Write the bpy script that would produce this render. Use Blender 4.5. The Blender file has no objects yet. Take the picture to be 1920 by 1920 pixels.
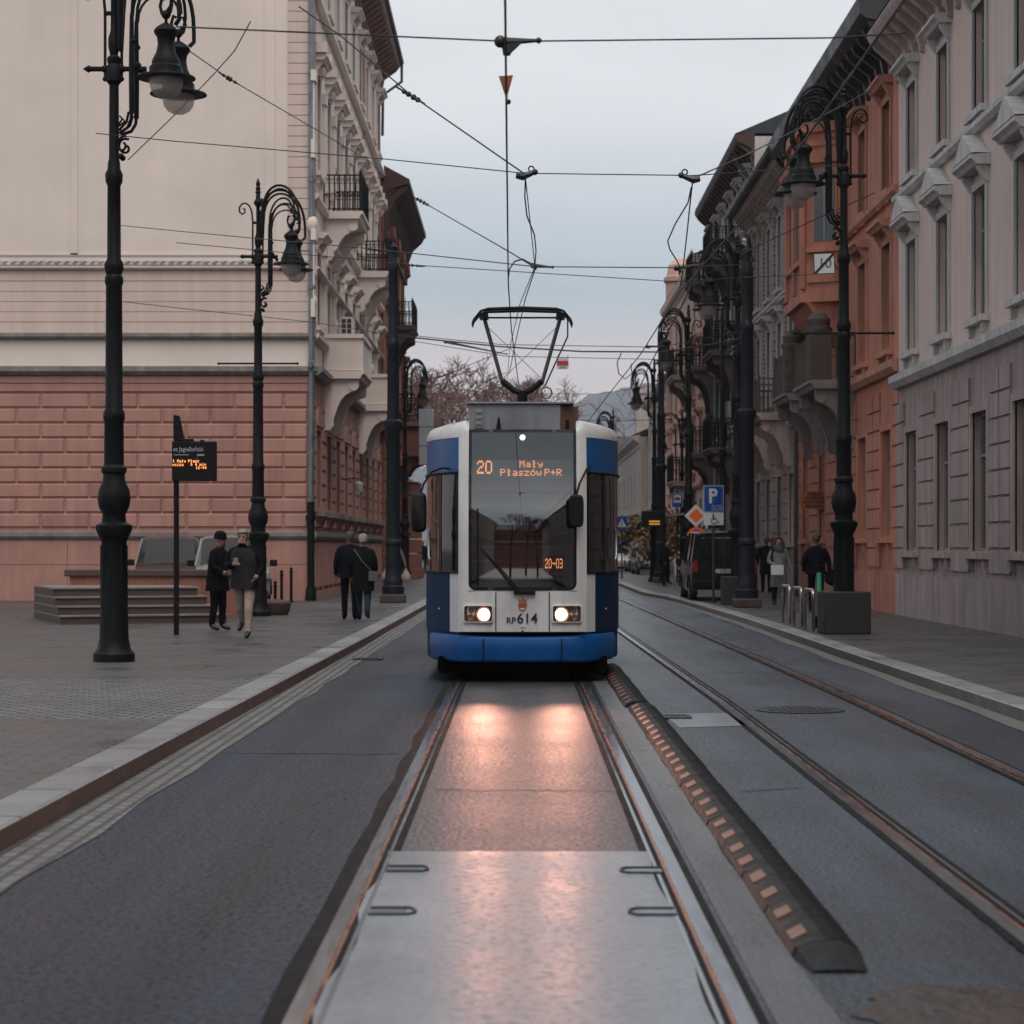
import bpy, bmesh, math, random
from mathutils import Vector, Matrix
R = math.radians
random.seed(7)
F, U0, V0, CH = 4000.0, 975.0, 1024.0, 1.61      # focal length in pixels of a 1920 frame, vanishing point, eye height
sc = bpy.context.scene
col = sc.collection
def P(u, v, Y):                                   # the place in the street that lies Y metres ahead on a line of sight
    s = F / Y
    return Vector(((u - U0) / s, Y, CH - (v - V0) / s))
def YS(s): return F / s

# ------------------------------------------------------------------ materials
MATS = {}
def _n(nt, t, **kw):
    n = nt.nodes.new(t)
    for k, v in kw.items():
        if k in n.inputs.keys(): n.inputs[k].default_value = v
        else: setattr(n, k, v)
    return n
def mat(name, col_, rough=.6, metal=0., var=.18, scale=2.5, bump=0., bscale=60., spec=.5, streak=0., rvar=.15, emit=None, estr=0., coat=0., stretch=(1, 1, 1)):
    if name in MATS: return MATS[name]
    m = bpy.data.materials.new(name); m.use_nodes = True
    nt = m.node_tree; L = nt.links
    b = nt.nodes['Principled BSDF']
    tc = _n(nt, 'ShaderNodeTexCoord')
    mp = _n(nt, 'ShaderNodeMapping'); mp.inputs['Scale'].default_value = stretch
    L.new(tc.outputs['Object'], mp.inputs['Vector'])
    no = _n(nt, 'ShaderNodeTexNoise', Scale=scale, Detail=6., Roughness=.6)
    L.new(mp.outputs[0], no.inputs['Vector'])
    lo = tuple(c * (1 - var) for c in col_) + (1,); hi = tuple(min(1, c * (1 + var)) for c in col_) + (1,)
    rp = _n(nt, 'ShaderNodeValToRGB')
    rp.color_ramp.elements[0].color = lo; rp.color_ramp.elements[0].position = .3
    rp.color_ramp.elements[1].color = hi; rp.color_ramp.elements[1].position = .7
    L.new(no.outputs['Fac'], rp.inputs['Fac'])
    cout = rp.outputs['Color']
    if streak:
        mp2 = _n(nt, 'ShaderNodeMapping'); mp2.inputs['Scale'].default_value = (3.1, 3.1, .22)
        L.new(tc.outputs['Object'], mp2.inputs['Vector'])
        n2 = _n(nt, 'ShaderNodeTexNoise', Scale=1.3, Detail=5., Roughness=.65); L.new(mp2.outputs[0], n2.inputs['Vector'])
        r2 = _n(nt, 'ShaderNodeValToRGB')
        r2.color_ramp.elements[0].position = .38; r2.color_ramp.elements[0].color = (1 - streak,) * 3 + (1,)
        r2.color_ramp.elements[1].position = .62; r2.color_ramp.elements[1].color = (1, 1, 1, 1)
        L.new(n2.outputs['Fac'], r2.inputs['Fac'])
        mx = _n(nt, 'ShaderNodeMix', data_type='RGBA', blend_type='MULTIPLY'); mx.inputs[0].default_value = 1.
        L.new(cout, mx.inputs[6]); L.new(r2.outputs['Color'], mx.inputs[7]); cout = mx.outputs[2]
    L.new(cout, b.inputs['Base Color'])
    mr = _n(nt, 'ShaderNodeMapRange'); mr.inputs['To Min'].default_value = max(.02, rough - rvar); mr.inputs['To Max'].default_value = min(1, rough + rvar)
    mr.inputs['From Min'].default_value = .3; mr.inputs['From Max'].default_value = .7
    L.new(no.outputs['Fac'], mr.inputs['Value']); L.new(mr.outputs[0], b.inputs['Roughness'])
    b.inputs['Metallic'].default_value = metal; b.inputs['Specular IOR Level'].default_value = spec
    if coat: b.inputs['Coat Weight'].default_value = coat; b.inputs['Coat Roughness'].default_value = .08
    if bump:
        n3 = _n(nt, 'ShaderNodeTexNoise', Scale=bscale, Detail=4., Roughness=.6); L.new(mp.outputs[0], n3.inputs['Vector'])
        bp = _n(nt, 'ShaderNodeBump', Strength=bump, Distance=.02); L.new(n3.outputs['Fac'], bp.inputs['Height'])
        L.new(bp.outputs[0], b.inputs['Normal'])
    if emit:
        b.inputs['Emission Color'].default_value = emit + (1,); b.inputs['Emission Strength'].default_value = estr
    MATS[name] = m
    return m
def glass(name, tint=(.02, .024, .028), rough=.03, mixt=None, ior=1.9):
    """dark window glass; mixt = share of light let through (real see-through panes)"""
    if name in MATS: return MATS[name]
    m = mat(name, tint, rough, 0, .25, .8, spec=.7, rvar=.02)
    if mixt is not None:
        nt = m.node_tree; L = nt.links
        tr = _n(nt, 'ShaderNodeBsdfTransparent'); tr.inputs['Color'].default_value = mixt + (1,)
        gl = _n(nt, 'ShaderNodeBsdfGlossy'); gl.inputs['Roughness'].default_value = rough
        fr = _n(nt, 'ShaderNodeFresnel', IOR=ior)
        mx = _n(nt, 'ShaderNodeMixShader')
        L.new(fr.outputs[0], mx.inputs[0]); L.new(tr.outputs[0], mx.inputs[1]); L.new(gl.outputs[0], mx.inputs[2])
        L.new(mx.outputs[0], nt.nodes['Material Output'].inputs['Surface'])
    return m
def tiles(name, c1, c2, mortar, bw, bh, msize=.012, offset=.5, rough=.6, bump=.4, vertical=False, rvar=.2, sq=None, rot=0., spec=.5, dirt=.35):
    """brick / slab / sett pattern, in metres"""
    if name in MATS: return MATS[name]
    m = bpy.data.materials.new(name); m.use_nodes = True
    nt = m.node_tree; L = nt.links; b = nt.nodes['Principled BSDF']
    tc = _n(nt, 'ShaderNodeTexCoord')
    vec = tc.outputs['Object']
    if vertical:
        sp = _n(nt, 'ShaderNodeSeparateXYZ'); L.new(vec, sp.inputs[0])
        ad = _n(nt, 'ShaderNodeMath', operation='ADD'); L.new(sp.outputs[0], ad.inputs[0]); L.new(sp.outputs[1], ad.inputs[1])
        cb = _n(nt, 'ShaderNodeCombineXYZ'); L.new(ad.outputs[0], cb.inputs[0]); L.new(sp.outputs[2], cb.inputs[1]); vec = cb.outputs[0]
    mp = _n(nt, 'ShaderNodeMapping'); mp.inputs['Rotation'].default_value = (0, 0, rot); L.new(vec, mp.inputs['Vector'])
    nz = _n(nt, 'ShaderNodeTexNoise', Scale=1.7, Detail=3.); L.new(mp.outputs[0], nz.inputs['Vector'])
    va = _n(nt, 'ShaderNodeVectorMath', operation='MULTIPLY_ADD'); va.inputs[1].default_value = (.05 * bh, .05 * bh, 0) if not vertical else (0, 0, 0)
    L.new(nz.outputs['Color'], va.inputs[0]); L.new(mp.outputs[0], va.inputs[2])
    br = _n(nt, 'ShaderNodeTexBrick'); br.offset = offset
    br.inputs['Scale'].default_value = 1.; br.inputs['Brick Width'].default_value = bw; br.inputs['Row Height'].default_value = bh
    br.inputs['Mortar Size'].default_value = msize; br.inputs['Mortar Smooth'].default_value = .3
    br.inputs['Color1'].default_value = c1 + (1,); br.inputs['Color2'].default_value = c2 + (1,); br.inputs['Mortar'].default_value = mortar + (1,)
    L.new(va.outputs[0], br.inputs['Vector'])
    n2 = _n(nt, 'ShaderNodeTexNoise', Scale=.9, Detail=7., Roughness=.65); L.new(tc.outputs['Object'], n2.inputs['Vector'])
    r2 = _n(nt, 'ShaderNodeMapRange'); r2.inputs['From Min'].default_value = .3; r2.inputs['From Max'].default_value = .7
    r2.inputs['To Min'].default_value = 1 - dirt; r2.inputs['To Max'].default_value = 1.1; L.new(n2.outputs['Fac'], r2.inputs['Value'])
    mx = _n(nt, 'ShaderNodeMix', data_type='RGBA', blend_type='MULTIPLY'); mx.inputs[0].default_value = 1.
    L.new(br.outputs['Color'], mx.inputs[6]); L.new(r2.outputs[0], mx.inputs[7]); L.new(mx.outputs[2], b.inputs['Base Color'])
    r3 = _n(nt, 'ShaderNodeMapRange'); r3.inputs['From Min'].default_value = .35; r3.inputs['From Max'].default_value = .65
    r3.inputs['To Min'].default_value = max(.05, rough - rvar); r3.inputs['To Max'].default_value = min(1, rough + rvar); L.new(n2.outputs['Fac'], r3.inputs['Value'])
    L.new(r3.outputs[0], b.inputs['Roughness']); b.inputs['Specular IOR Level'].default_value = spec
    n4 = _n(nt, 'ShaderNodeTexNoise', Scale=45., Detail=3.); L.new(tc.outputs['Object'], n4.inputs['Vector'])
    mm = _n(nt, 'ShaderNodeMath', operation='MULTIPLY_ADD'); mm.inputs[1].default_value = -1.; L.new(br.outputs['Fac'], mm.inputs[0])
    ms = _n(nt, 'ShaderNodeMath', operation='MULTIPLY'); ms.inputs[1].default_value = .35; L.new(n4.outputs['Fac'], ms.inputs[0]); L.new(ms.outputs[0], mm.inputs[2])
    bp = _n(nt, 'ShaderNodeBump', Strength=bump, Distance=.015); L.new(mm.outputs[0], bp.inputs['Height']); L.new(bp.outputs[0], b.inputs['Normal'])
    MATS[name] = m
    return m
def wet(name, base, r0, r1, var=.3, bump=.25, bscale=90., wscale=.35, stretch=(1, .35, 1), spec=.5, fine=.25, path=.3, crack=.0, speck=.0, grain=30.):
    """asphalt or concrete after rain: damp film that comes and goes in broad patches"""
    if name in MATS: return MATS[name]
    m = bpy.data.materials.new(name); m.use_nodes = True
    nt = m.node_tree; L = nt.links; b = nt.nodes['Principled BSDF']
    tc = _n(nt, 'ShaderNodeTexCoord')
    mp = _n(nt, 'ShaderNodeMapping'); mp.inputs['Scale'].default_value = stretch; L.new(tc.outputs['Object'], mp.inputs['Vector'])
    big = _n(nt, 'ShaderNodeTexNoise', Scale=wscale, Detail=8., Roughness=.62); L.new(mp.outputs[0], big.inputs['Vector'])
    fin = _n(nt, 'ShaderNodeTexNoise', Scale=bscale, Detail=3., Roughness=.7); L.new(tc.outputs['Object'], fin.inputs['Vector'])
    vor = _n(nt, 'ShaderNodeTexVoronoi', Scale=bscale * .7); L.new(tc.outputs['Object'], vor.inputs['Vector'])
    rp = _n(nt, 'ShaderNodeValToRGB')
    rp.color_ramp.elements[0].position = .3; rp.color_ramp.elements[0].color = tuple(c * (1 - var) for c in base) + (1,)
    rp.color_ramp.elements[1].position = .72; rp.color_ramp.elements[1].color = tuple(c * (1 + var) for c in base) + (1,)
    L.new(big.outputs['Fac'], rp.inputs['Fac'])
    fr = _n(nt, 'ShaderNodeMapRange'); fr.inputs['From Min'].default_value = .38; fr.inputs['From Max'].default_value = .62
    fr.inputs['To Min'].default_value = 1 - fine; fr.inputs['To Max'].default_value = 1 + fine; L.new(fin.outputs['Fac'], fr.inputs['Value'])
    mx = _n(nt, 'ShaderNodeMix', data_type='RGBA', blend_type='MULTIPLY'); mx.inputs[0].default_value = 1.
    mw = _n(nt, 'ShaderNodeMapping'); mw.inputs['Scale'].default_value = (1.6, .05, 1); L.new(tc.outputs['Object'], mw.inputs['Vector'])
    wp = _n(nt, 'ShaderNodeTexNoise', Scale=1.3, Detail=4., Roughness=.55); L.new(mw.outputs[0], wp.inputs['Vector'])
    wm = _n(nt, 'ShaderNodeMapRange'); wm.inputs['From Min'].default_value = .36; wm.inputs['From Max'].default_value = .64; wm.inputs['To Min'].default_value = 1 - path; wm.inputs['To Max'].default_value = 1 + path; L.new(wp.outputs['Fac'], wm.inputs['Value'])
    m5 = _n(nt, 'ShaderNodeMath', operation='MULTIPLY'); L.new(fr.outputs[0], m5.inputs[0]); L.new(wm.outputs[0], m5.inputs[1])
    vc = _n(nt, 'ShaderNodeTexVoronoi', Scale=.55, feature='DISTANCE_TO_EDGE'); nd = _n(nt, 'ShaderNodeTexNoise', Scale=2.2, Detail=5.); L.new(tc.outputs['Object'], nd.inputs['Vector'])
    va_ = _n(nt, 'ShaderNodeVectorMath', operation='MULTIPLY_ADD'); va_.inputs[1].default_value = (.9, .9, 0); L.new(nd.outputs['Color'], va_.inputs[0]); L.new(tc.outputs['Object'], va_.inputs[2]); L.new(va_.outputs[0], vc.inputs['Vector'])
    ck = _n(nt, 'ShaderNodeMapRange'); ck.inputs['From Min'].default_value = .0; ck.inputs['From Max'].default_value = .009; ck.inputs['To Min'].default_value = 1 - crack; ck.inputs['To Max'].default_value = 1.; L.new(vc.outputs['Distance'], ck.inputs['Value'])
    m6 = _n(nt, 'ShaderNodeMath', operation='MULTIPLY'); L.new(m5.outputs[0], m6.inputs[0]); L.new(ck.outputs[0], m6.inputs[1])
    L.new(rp.outputs['Color'], mx.inputs[6]); L.new(m6.outputs[0], mx.inputs[7]); L.new(mx.outputs[2], b.inputs['Base Color'])
    rr = _n(nt, 'ShaderNodeMapRange'); rr.inputs['From Min'].default_value = .38; rr.inputs['From Max'].default_value = .62
    rr.inputs['To Min'].default_value = r0; rr.inputs['To Max'].default_value = r1; L.new(big.outputs['Fac'], rr.inputs['Value']);     sk2 = _n(nt, 'ShaderNodeTexNoise', Scale=grain, Detail=2.5, Roughness=.7); L.new(tc.outputs['Object'], sk2.inputs['Vector'])
    skm = _n(nt, 'ShaderNodeMapRange'); skm.inputs['From Min'].default_value = .5; skm.inputs['From Max'].default_value = .62; L.new(sk2.outputs['Fac'], skm.inputs['Value'])
    rmx = _n(nt, 'ShaderNodeMix'); rmx.inputs[3].default_value = .85; fgm = _n(nt, 'ShaderNodeMath', operation='MULTIPLY'); fgm.inputs[1].default_value = speck; L.new(skm.outputs[0], fgm.inputs[0]); L.new(fgm.outputs[0], rmx.inputs[0]); L.new(rr.outputs[0], rmx.inputs[2]); L.new(rmx.outputs[0], b.inputs['Roughness'])
    sps = _n(nt, 'ShaderNodeMath', operation='MULTIPLY_ADD'); sps.inputs[1].default_value = -spec * .9; sps.inputs[2].default_value = spec; L.new(fgm.outputs[0], sps.inputs[0]); L.new(sps.outputs[0], b.inputs['Specular IOR Level'])
    ad = _n(nt, 'ShaderNodeMath', operation='MULTIPLY_ADD'); ad.inputs[1].default_value = .6; L.new(vor.outputs['Distance'], ad.inputs[0]); L.new(fin.outputs['Fac'], ad.inputs[2])
    bp = _n(nt, 'ShaderNodeBump', Strength=bump, Distance=.012); L.new(ad.outputs[0], bp.inputs['Height']); L.new(bp.outputs[0], b.inputs['Normal'])
    MATS[name] = m
    return m

# ------------------------------------------------------------------ mesh collecting
class MB:
    def __init__(s, M=None): s.v = []; s.f = []; s.m = []; s.M = M or Matrix()
    def add(s, vs, fs, m=0):
        b = len(s.v); s.v += [s.M @ Vector(p) for p in vs]; s.f += [[b + i for i in f] for f in fs]; s.m += [m] * len(fs); return s
    def box(s, x0, x1, y0, y1, z0, z1, m=0, skip=''):
        v = [(x0, y0, z0), (x1, y0, z0), (x1, y1, z0), (x0, y1, z0), (x0, y0, z1), (x1, y0, z1), (x1, y1, z1), (x0, y1, z1)]
        f = {'b': (0, 3, 2, 1), 't': (4, 5, 6, 7), 'f': (0, 1, 5, 4), 'r': (1, 2, 6, 5), 'k': (2, 3, 7, 6), 'l': (3, 0, 4, 7)}
        return s.add(v, [q for k, q in f.items() if k not in skip], m)
    def quad(s, a, b, c, d, m=0): return s.add([a, b, c, d], [(0, 1, 2, 3)], m)
    def prism(s, poly, t0, t1, plane='yz', m=0):
        k = {'yz': lambda p, t: (t, p[0], p[1]), 'xz': lambda p, t: (p[0], t, p[1]), 'xy': lambda p, t: (p[0], p[1], t)}[plane]
        n = len(poly); v = [k(p, t0) for p in poly] + [k(p, t1) for p in poly]
        f = [tuple(range(n)), tuple(range(2 * n - 1, n - 1, -1))] + [(i, (i + 1) % n, n + (i + 1) % n, n + i) for i in range(n)]
        return s.add(v, f, m)
    def lathe(s, prof, m=0, seg=16, o=(0, 0, 0), sx=1, sy=1, caps=True):
        n = len(prof); v = []; f = []
        for (r, z) in prof:
            for k in range(seg):
                a = 2 * math.pi * k / seg; v.append((o[0] + r * sx * math.cos(a), o[1] + r * sy * math.sin(a), o[2] + z))
        for i in range(n - 1):
            for k in range(seg):
                k2 = (k + 1) % seg; f.append((i * seg + k, i * seg + k2, (i + 1) * seg + k2, (i + 1) * seg + k))
        if caps: f.append(tuple(range(seg - 1, -1, -1))); f.append(tuple(range((n - 1) * seg, n * seg)))
        return s.add(v, f, m)
    def tube(s, pts, r, m=0, seg=6, caps=True):
        pts = [Vector(p) for p in pts]; n = len(pts)
        rs = list(r) if isinstance(r, (list, tuple)) else [r] * n
        v = []; f = []; up = None
        for i, p in enumerate(pts):
            t = (pts[min(i + 1, n - 1)] - pts[max(i - 1, 0)])
            t = t.normalized() if t.length > 1e-9 else Vector((0, 0, 1))
            if up is None:
                up = Vector((0, 0, 1)) if abs(t.z) < .9 else Vector((1, 0, 0))
            up = (up - t * up.dot(t))
            if up.length < 1e-6: up = t.orthogonal()
            up.normalize(); sd = t.cross(up)
            for k in range(seg):
                a = 2 * math.pi * k / seg; v.append(p + (up * math.cos(a) + sd * math.sin(a)) * rs[i])
        for i in range(n - 1):
            for k in range(seg):
                k2 = (k + 1) % seg; f.append((i * seg + k, i * seg + k2, (i + 1) * seg + k2, (i + 1) * seg + k))
        if caps: f.append(tuple(range(seg - 1, -1, -1))); f.append(tuple(range((n - 1) * seg, n * seg)))
        return s.add(v, f, m)
    def ball(s, c, r, m=0, seg=10, ring=7, sx=1, sy=1, sz=1):
        pr = [(max(1e-4, r * math.sin(math.pi * i / ring)), -r * sz * math.cos(math.pi * i / ring)) for i in range(ring + 1)]
        return s.lathe(pr, m, seg, c, sx, sy)
    def loft(s, rings, m=0, closed=True, caps=True):
        n = len(rings[0]); v = [p for r in rings for p in r]; f = []
        for i in range(len(rings) - 1):
            for k in range(n if closed else n - 1):
                k2 = (k + 1) % n; f.append((i * n + k, i * n + k2, (i + 1) * n + k2, (i + 1) * n + k))
        if caps and closed: f.append(tuple(range(n - 1, -1, -1))); f.append(tuple(range((len(rings) - 1) * n, len(rings) * n)))
        return s.add(v, f, m)
    def mesh(s, name, mats, ang=32):
        me = bpy.data.meshes.new(name); me.from_pydata([tuple(p) for p in s.v], [], s.f)
        for mm in (mats if isinstance(mats, (list, tuple)) else [mats]): me.materials.append(mm)
        me.polygons.foreach_set('material_index', s.m)
        bm = bmesh.new(); bm.from_mesh(me); bmesh.ops.recalc_face_normals(bm, faces=bm.faces); bm.to_mesh(me); bm.free()
        if ang:
            me.polygons.foreach_set('use_smooth', [True] * len(me.polygons)); me.set_sharp_from_angle(angle=R(ang))
        me.update(); return me
    def build(s, name, mats, parent=None, ang=32, bevel=0, loc=None, seg=2):
        o = bpy.data.objects.new(name, s.mesh(name, mats, ang)); col.objects.link(o)
        if parent: o.parent = parent
        if loc is not None: o.location = loc
        if bevel:
            b = o.modifiers.new('bevel', 'BEVEL'); b.width = bevel; b.segments = seg; b.limit_method = 'ANGLE'; b.angle_limit = R(35); b.harden_normals = False
        return o
def tag(o, label=None, cat=None, group=None, kind=None):
    if label: o['label'] = label
    if cat: o['category'] = cat
    if group: o['group'] = group
    if kind: o['kind'] = kind
    return o
def empty(name, label, cat, loc=(0, 0, 0), rz=0, group=None, parent=None):
    o = bpy.data.objects.new(name, None); col.objects.link(o); o.empty_display_size = .3
    o.location = loc; o.rotation_euler = (0, 0, rz)
    return tag(o, label, cat, group)
def copy_tree(o, parent=None):
    c = o.copy(); col.objects.link(c); c.parent = parent
    for ch in list(o.children): copy_tree(ch, c)
    return c
def text_mesh(body, size, depth=.004, m=None, name='lettering', parent=None, loc=(0, 0, 0), rot=(R(90), 0, 0), align='CENTER', bold=0., sx=1.):
    cu = bpy.data.curves.new(name, 'FONT'); cu.body = body; cu.size = size; cu.extrude = depth; cu.align_x = align; cu.align_y = 'CENTER'; cu.offset = bold; cu.resolution_u = 3
    t = bpy.data.objects.new(name, cu); col.objects.link(t)
    dg = bpy.context.evaluated_depsgraph_get(); me = bpy.data.meshes.new_from_object(t.evaluated_get(dg))
    bpy.data.objects.remove(t); bpy.data.curves.remove(cu)
    me.materials.clear(); me.materials.append(m)
    o = bpy.data.objects.new(name, me); col.objects.link(o); o.location = loc; o.rotation_euler = rot; o.scale = (sx, 1, 1)
    if parent: o.parent = parent
    return o
GL = {'2': '01110 10001 00001 00110 01000 10000 11111', '0': '01110 10001 10001 10001 10001 10001 01110', '3': '11110 00001 00001 01110 00001 00001 11110',
 '-': '00000 00000 00000 11111 00000 00000 00000', 'M': '10001 11011 10101 10101 10001 10001 10001', 'a': '00000 00000 01110 00001 01111 10001 01111',
 'ł': '01100 00100 00110 01100 00100 00100 01110', 'y': '00000 00000 10001 10001 01111 00001 01110', 'P': '11110 10001 10001 11110 10000 10000 10000',
 's': '00000 00000 01111 10000 01110 00001 11110', 'z': '00000 00000 11111 00010 00100 01000 11111', 'ó': '00010 00100 01110 10001 10001 10001 01110',
 'w': '00000 00000 10001 10001 10101 10101 01010', '+': '00000 00100 00100 11111 00100 00100 00000', 'R': '11110 10001 10001 11110 10100 10010 10001',
 '4': '00010 00110 01010 10010 11111 00010 00010', '1': '00100 01100 00100 00100 00100 00100 01110', ':': '00000 00100 00100 00000 00100 00100 00000',
 'm': '00000 00000 11010 10101 10101 10101 10101', 'i': '00100 00000 01100 00100 00100 00100 01110', 'n': '00000 00000 10110 11001 10001 10001 10001',
 'c': '00000 00000 01110 10000 10000 10001 01110', '&': '01000 10100 10100 01000 10101 10010 01101', 'o': '00000 00000 01110 10001 10001 10001 01110', ' ': '00000 ' * 7}
def led(mb, text, x, z, px, y=0., pz=None, fat=.86, adv=6, m=0):
    """dot-matrix words in the xz plane, x = left edge, z = top"""
    pz = pz or px
    for ch in text:
        rows = GL[ch].split()
        for j, row in enumerate(rows):
            for i, c in enumerate(row):
                if c == '1':
                    mb.box(x + i * px, x + (i + fat) * px, y - .003, y, z - (j + fat) * pz, z - j * pz, m)
        x += px * adv
    return x

# ------------------------------------------------------------------ camera, sky and light
cam = bpy.data.cameras.new('camera'); co = bpy.data.objects.new('camera', cam); col.objects.link(co); sc.camera = co
co.location = (0, 0, CH); co.rotation_euler = (R(90), 0, 0)
cam.sensor_width = 36; cam.lens = 36 * F / 1920; cam.shift_x = -(U0 - 960) / 1920; cam.shift_y = (V0 - 960) / 1920
cam.clip_start = .1; cam.clip_end = 9000
cam.dof.use_dof = True; cam.dof.focus_distance = 25.3; cam.dof.aperture_fstop = 3.6
SUN_EL, SUN_AZ = 62., 170.                 # low veiled sun behind the photographer
w = bpy.data.worlds.new('World'); sc.world = w; w.use_nodes = True
nt = w.node_tree; L = nt.links; bg = nt.nodes['Background']
sky = _n(nt, 'ShaderNodeTexSky'); sky.sky_type = 'NISHITA'; sky.sun_disc = False; sky.sun_elevation = R(SUN_EL); sky.sun_rotation = R(SUN_AZ); sky.air_density = 1.5; sky.dust_density = 4.
tc = _n(nt, 'ShaderNodeTexCoord'); sp = _n(nt, 'ShaderNodeSeparateXYZ'); L.new(tc.outputs['Generated'], sp.inputs[0])
mp = _n(nt, 'ShaderNodeMapping'); mp.inputs['Scale'].default_value = (1., 1., 3.2); L.new(tc.outputs['Generated'], mp.inputs['Vector'])
cn = _n(nt, 'ShaderNodeTexNoise', Scale=2.6, Detail=7., Roughness=.52, Distortion=.3); L.new(mp.outputs[0], cn.inputs['Vector'])
wob = _n(nt, 'ShaderNodeMath', operation='MULTIPLY_ADD'); wob.inputs[1].default_value = .10; wob.inputs[2].default_value = -.05
L.new(cn.outputs['Fac'], wob.inputs[0])
el = _n(nt, 'ShaderNodeMath', operation='ADD'); L.new(sp.outputs['Z'], el.inputs[0]); L.new(wob.outputs[0], el.inputs[1])
rp = _n(nt, 'ShaderNodeValToRGB'); cr = rp.color_ramp
for pos, c in ((0., (.80, .70, .70)), (.075, (.84, .755, .76)), (.112, (.53, .62, .69)), (.15, (.64, .71, .78)), (.20, (.84, .87, .90)), (.27, (.88, .90, .93)), (.6, (.78, .86, .96))):
    e = cr.elements[0] if pos == 0. else cr.elements.new(pos); e.color = c + (1,)
    e.position = pos
cr.elements[-1].position = 1.; cr.elements[-1].color = (.78, .86, .96, 1)
L.new(el.outputs[0], rp.inputs['Fac'])
cl = _n(nt, 'ShaderNodeMapRange'); cl.inputs['From Min'].default_value = .3; cl.inputs['From Max'].default_value = .7; cl.inputs['To Min'].default_value = .86; cl.inputs['To Max'].default_value = 1.10
L.new(cn.outputs['Fac'], cl.inputs['Value'])
back = _n(nt, 'ShaderNodeMapRange'); back.inputs['From Min'].default_value = .2; back.inputs['From Max'].default_value = -1.; back.inputs['To Min'].default_value = 1.; back.inputs['To Max'].default_value = 1.15
L.new(sp.outputs['Y'], back.inputs['Value'])
m1 = _n(nt, 'ShaderNodeMath', operation='MULTIPLY'); L.new(cl.outputs[0], m1.inputs[0]); L.new(back.outputs[0], m1.inputs[1])
hv = _n(nt, 'ShaderNodeMapRange'); hv.inputs['From Min'].default_value = .22; hv.inputs['From Max'].default_value = .5; hv.inputs['To Min'].default_value = 0.; hv.inputs['To Max'].default_value = .55; L.new(sp.outputs['Z'], hv.inputs['Value'])
hy_ = _n(nt, 'ShaderNodeMapRange'); hy_.inputs['From Min'].default_value = .1; hy_.inputs['From Max'].default_value = -.4; L.new(sp.outputs['Y'], hy_.inputs['Value'])
hm = _n(nt, 'ShaderNodeMath', operation='MULTIPLY'); L.new(hv.outputs[0], hm.inputs[0]); L.new(hy_.outputs[0], hm.inputs[1])
hi = _n(nt, 'ShaderNodeMath', operation='SUBTRACT'); hi.inputs[0].default_value = 1.; L.new(hm.outputs[0], hi.inputs[1])
m1b = _n(nt, 'ShaderNodeMath', operation='MULTIPLY'); L.new(m1.outputs[0], m1b.inputs[0]); L.new(hi.outputs[0], m1b.inputs[1]); m1 = m1b      # heavier cloud high up behind the street
mc = _n(nt, 'ShaderNodeMix', data_type='RGBA', blend_type='MULTIPLY'); mc.inputs[0].default_value = 1.; L.new(rp.outputs['Color'], mc.inputs[6]); L.new(m1.outputs[0], mc.inputs[7])
sk = _n(nt, 'ShaderNodeMix', data_type='RGBA', blend_type='MULTIPLY'); sk.inputs[0].default_value = 1.; L.new(sky.outputs[0], sk.inputs[6]); sk.inputs[7].default_value = (.08, .08, .08, 1)
mixs = _n(nt, 'ShaderNodeMix', data_type='RGBA'); mixs.inputs[0].default_value = .9; L.new(sk.outputs[2], mixs.inputs[6]); L.new(mc.outputs[2], mixs.inputs[7])
L.new(mixs.outputs[2], bg.inputs['Color']); bg.inputs['Strength'].default_value = 1.0
sl = bpy.data.lights.new('sun', 'SUN'); sl.energy = 2.3; sl.angle = R(40); sl.color = (1., .93, .86)
so = bpy.data.objects.new('sun', sl); col.objects.link(so)
d = Vector((math.sin(R(SUN_AZ)) * math.cos(R(SUN_EL)), math.cos(R(SUN_AZ)) * math.cos(R(SUN_EL)), math.sin(R(SUN_EL))))
so.rotation_euler = d.to_track_quat('Z', 'Y').to_euler(); so.location = (0, -20, 40)
vs = sc.view_settings; vs.view_transform = 'Standard'; vs.look = 'None'; vs.exposure = 0; vs.gamma = 1; vs.use_curve_mapping = False
sc.cycles.max_bounces = 6; sc.cycles.diffuse_bounces = 3; sc.cycles.glossy_bounces = 3; sc.cycles.transparent_max_bounces = 12; sc.cycles.caustics_reflective = False; sc.cycles.caustics_refractive = False
sc.cycles.use_denoising = True; sc.cycles.sample_clamp_indirect = 6
# ------------------------------------------------------------------ ground, roadway, pavements, tracks
LK = [(-12, -2.80), (4, -2.78), (10, -2.74), (16.7, -2.69), (24, -2.62), (34, -2.52), (53, -2.40), (85, -2.3), (130, -2.1), (200, -2.0)]     # left kerb edge
RK = [(-12, 4.62), (5, 4.6), (30, 4.6), (44, 4.67), (54, 4.56), (60.6, 4.47), (64.5, 4.33), (69, 3.97), (76, 3.98), (85, 4.0), (130, 3.8), (200, 3.7)]   # right kerb edge
def lerp(tab, y):
    for (a, b), (c, d) in zip(tab, tab[1:]):
        if y <= c: return b + (d - b) * max(0, (y - a)) / (c - a)
    return tab[-1][1]
def ys(a, b, n): return [a + (b - a) * i / n for i in range(n + 1)]
asphalt = wet('wet_asphalt', (.020, .027, .038), .19, .36, var=.42, bump=.55, bscale=42, wscale=.55, spec=.8, fine=.55, path=.45, crack=.2, speck=.45, grain=30)
asphalt2 = wet('wet_asphalt_worn', (.022, .023, .028), .40, .45, var=.45, bump=.4, bscale=42, wscale=.9, stretch=(1, 1, 1), spec=1.0, fine=.45, crack=.3, speck=.35, grain=34)
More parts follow.
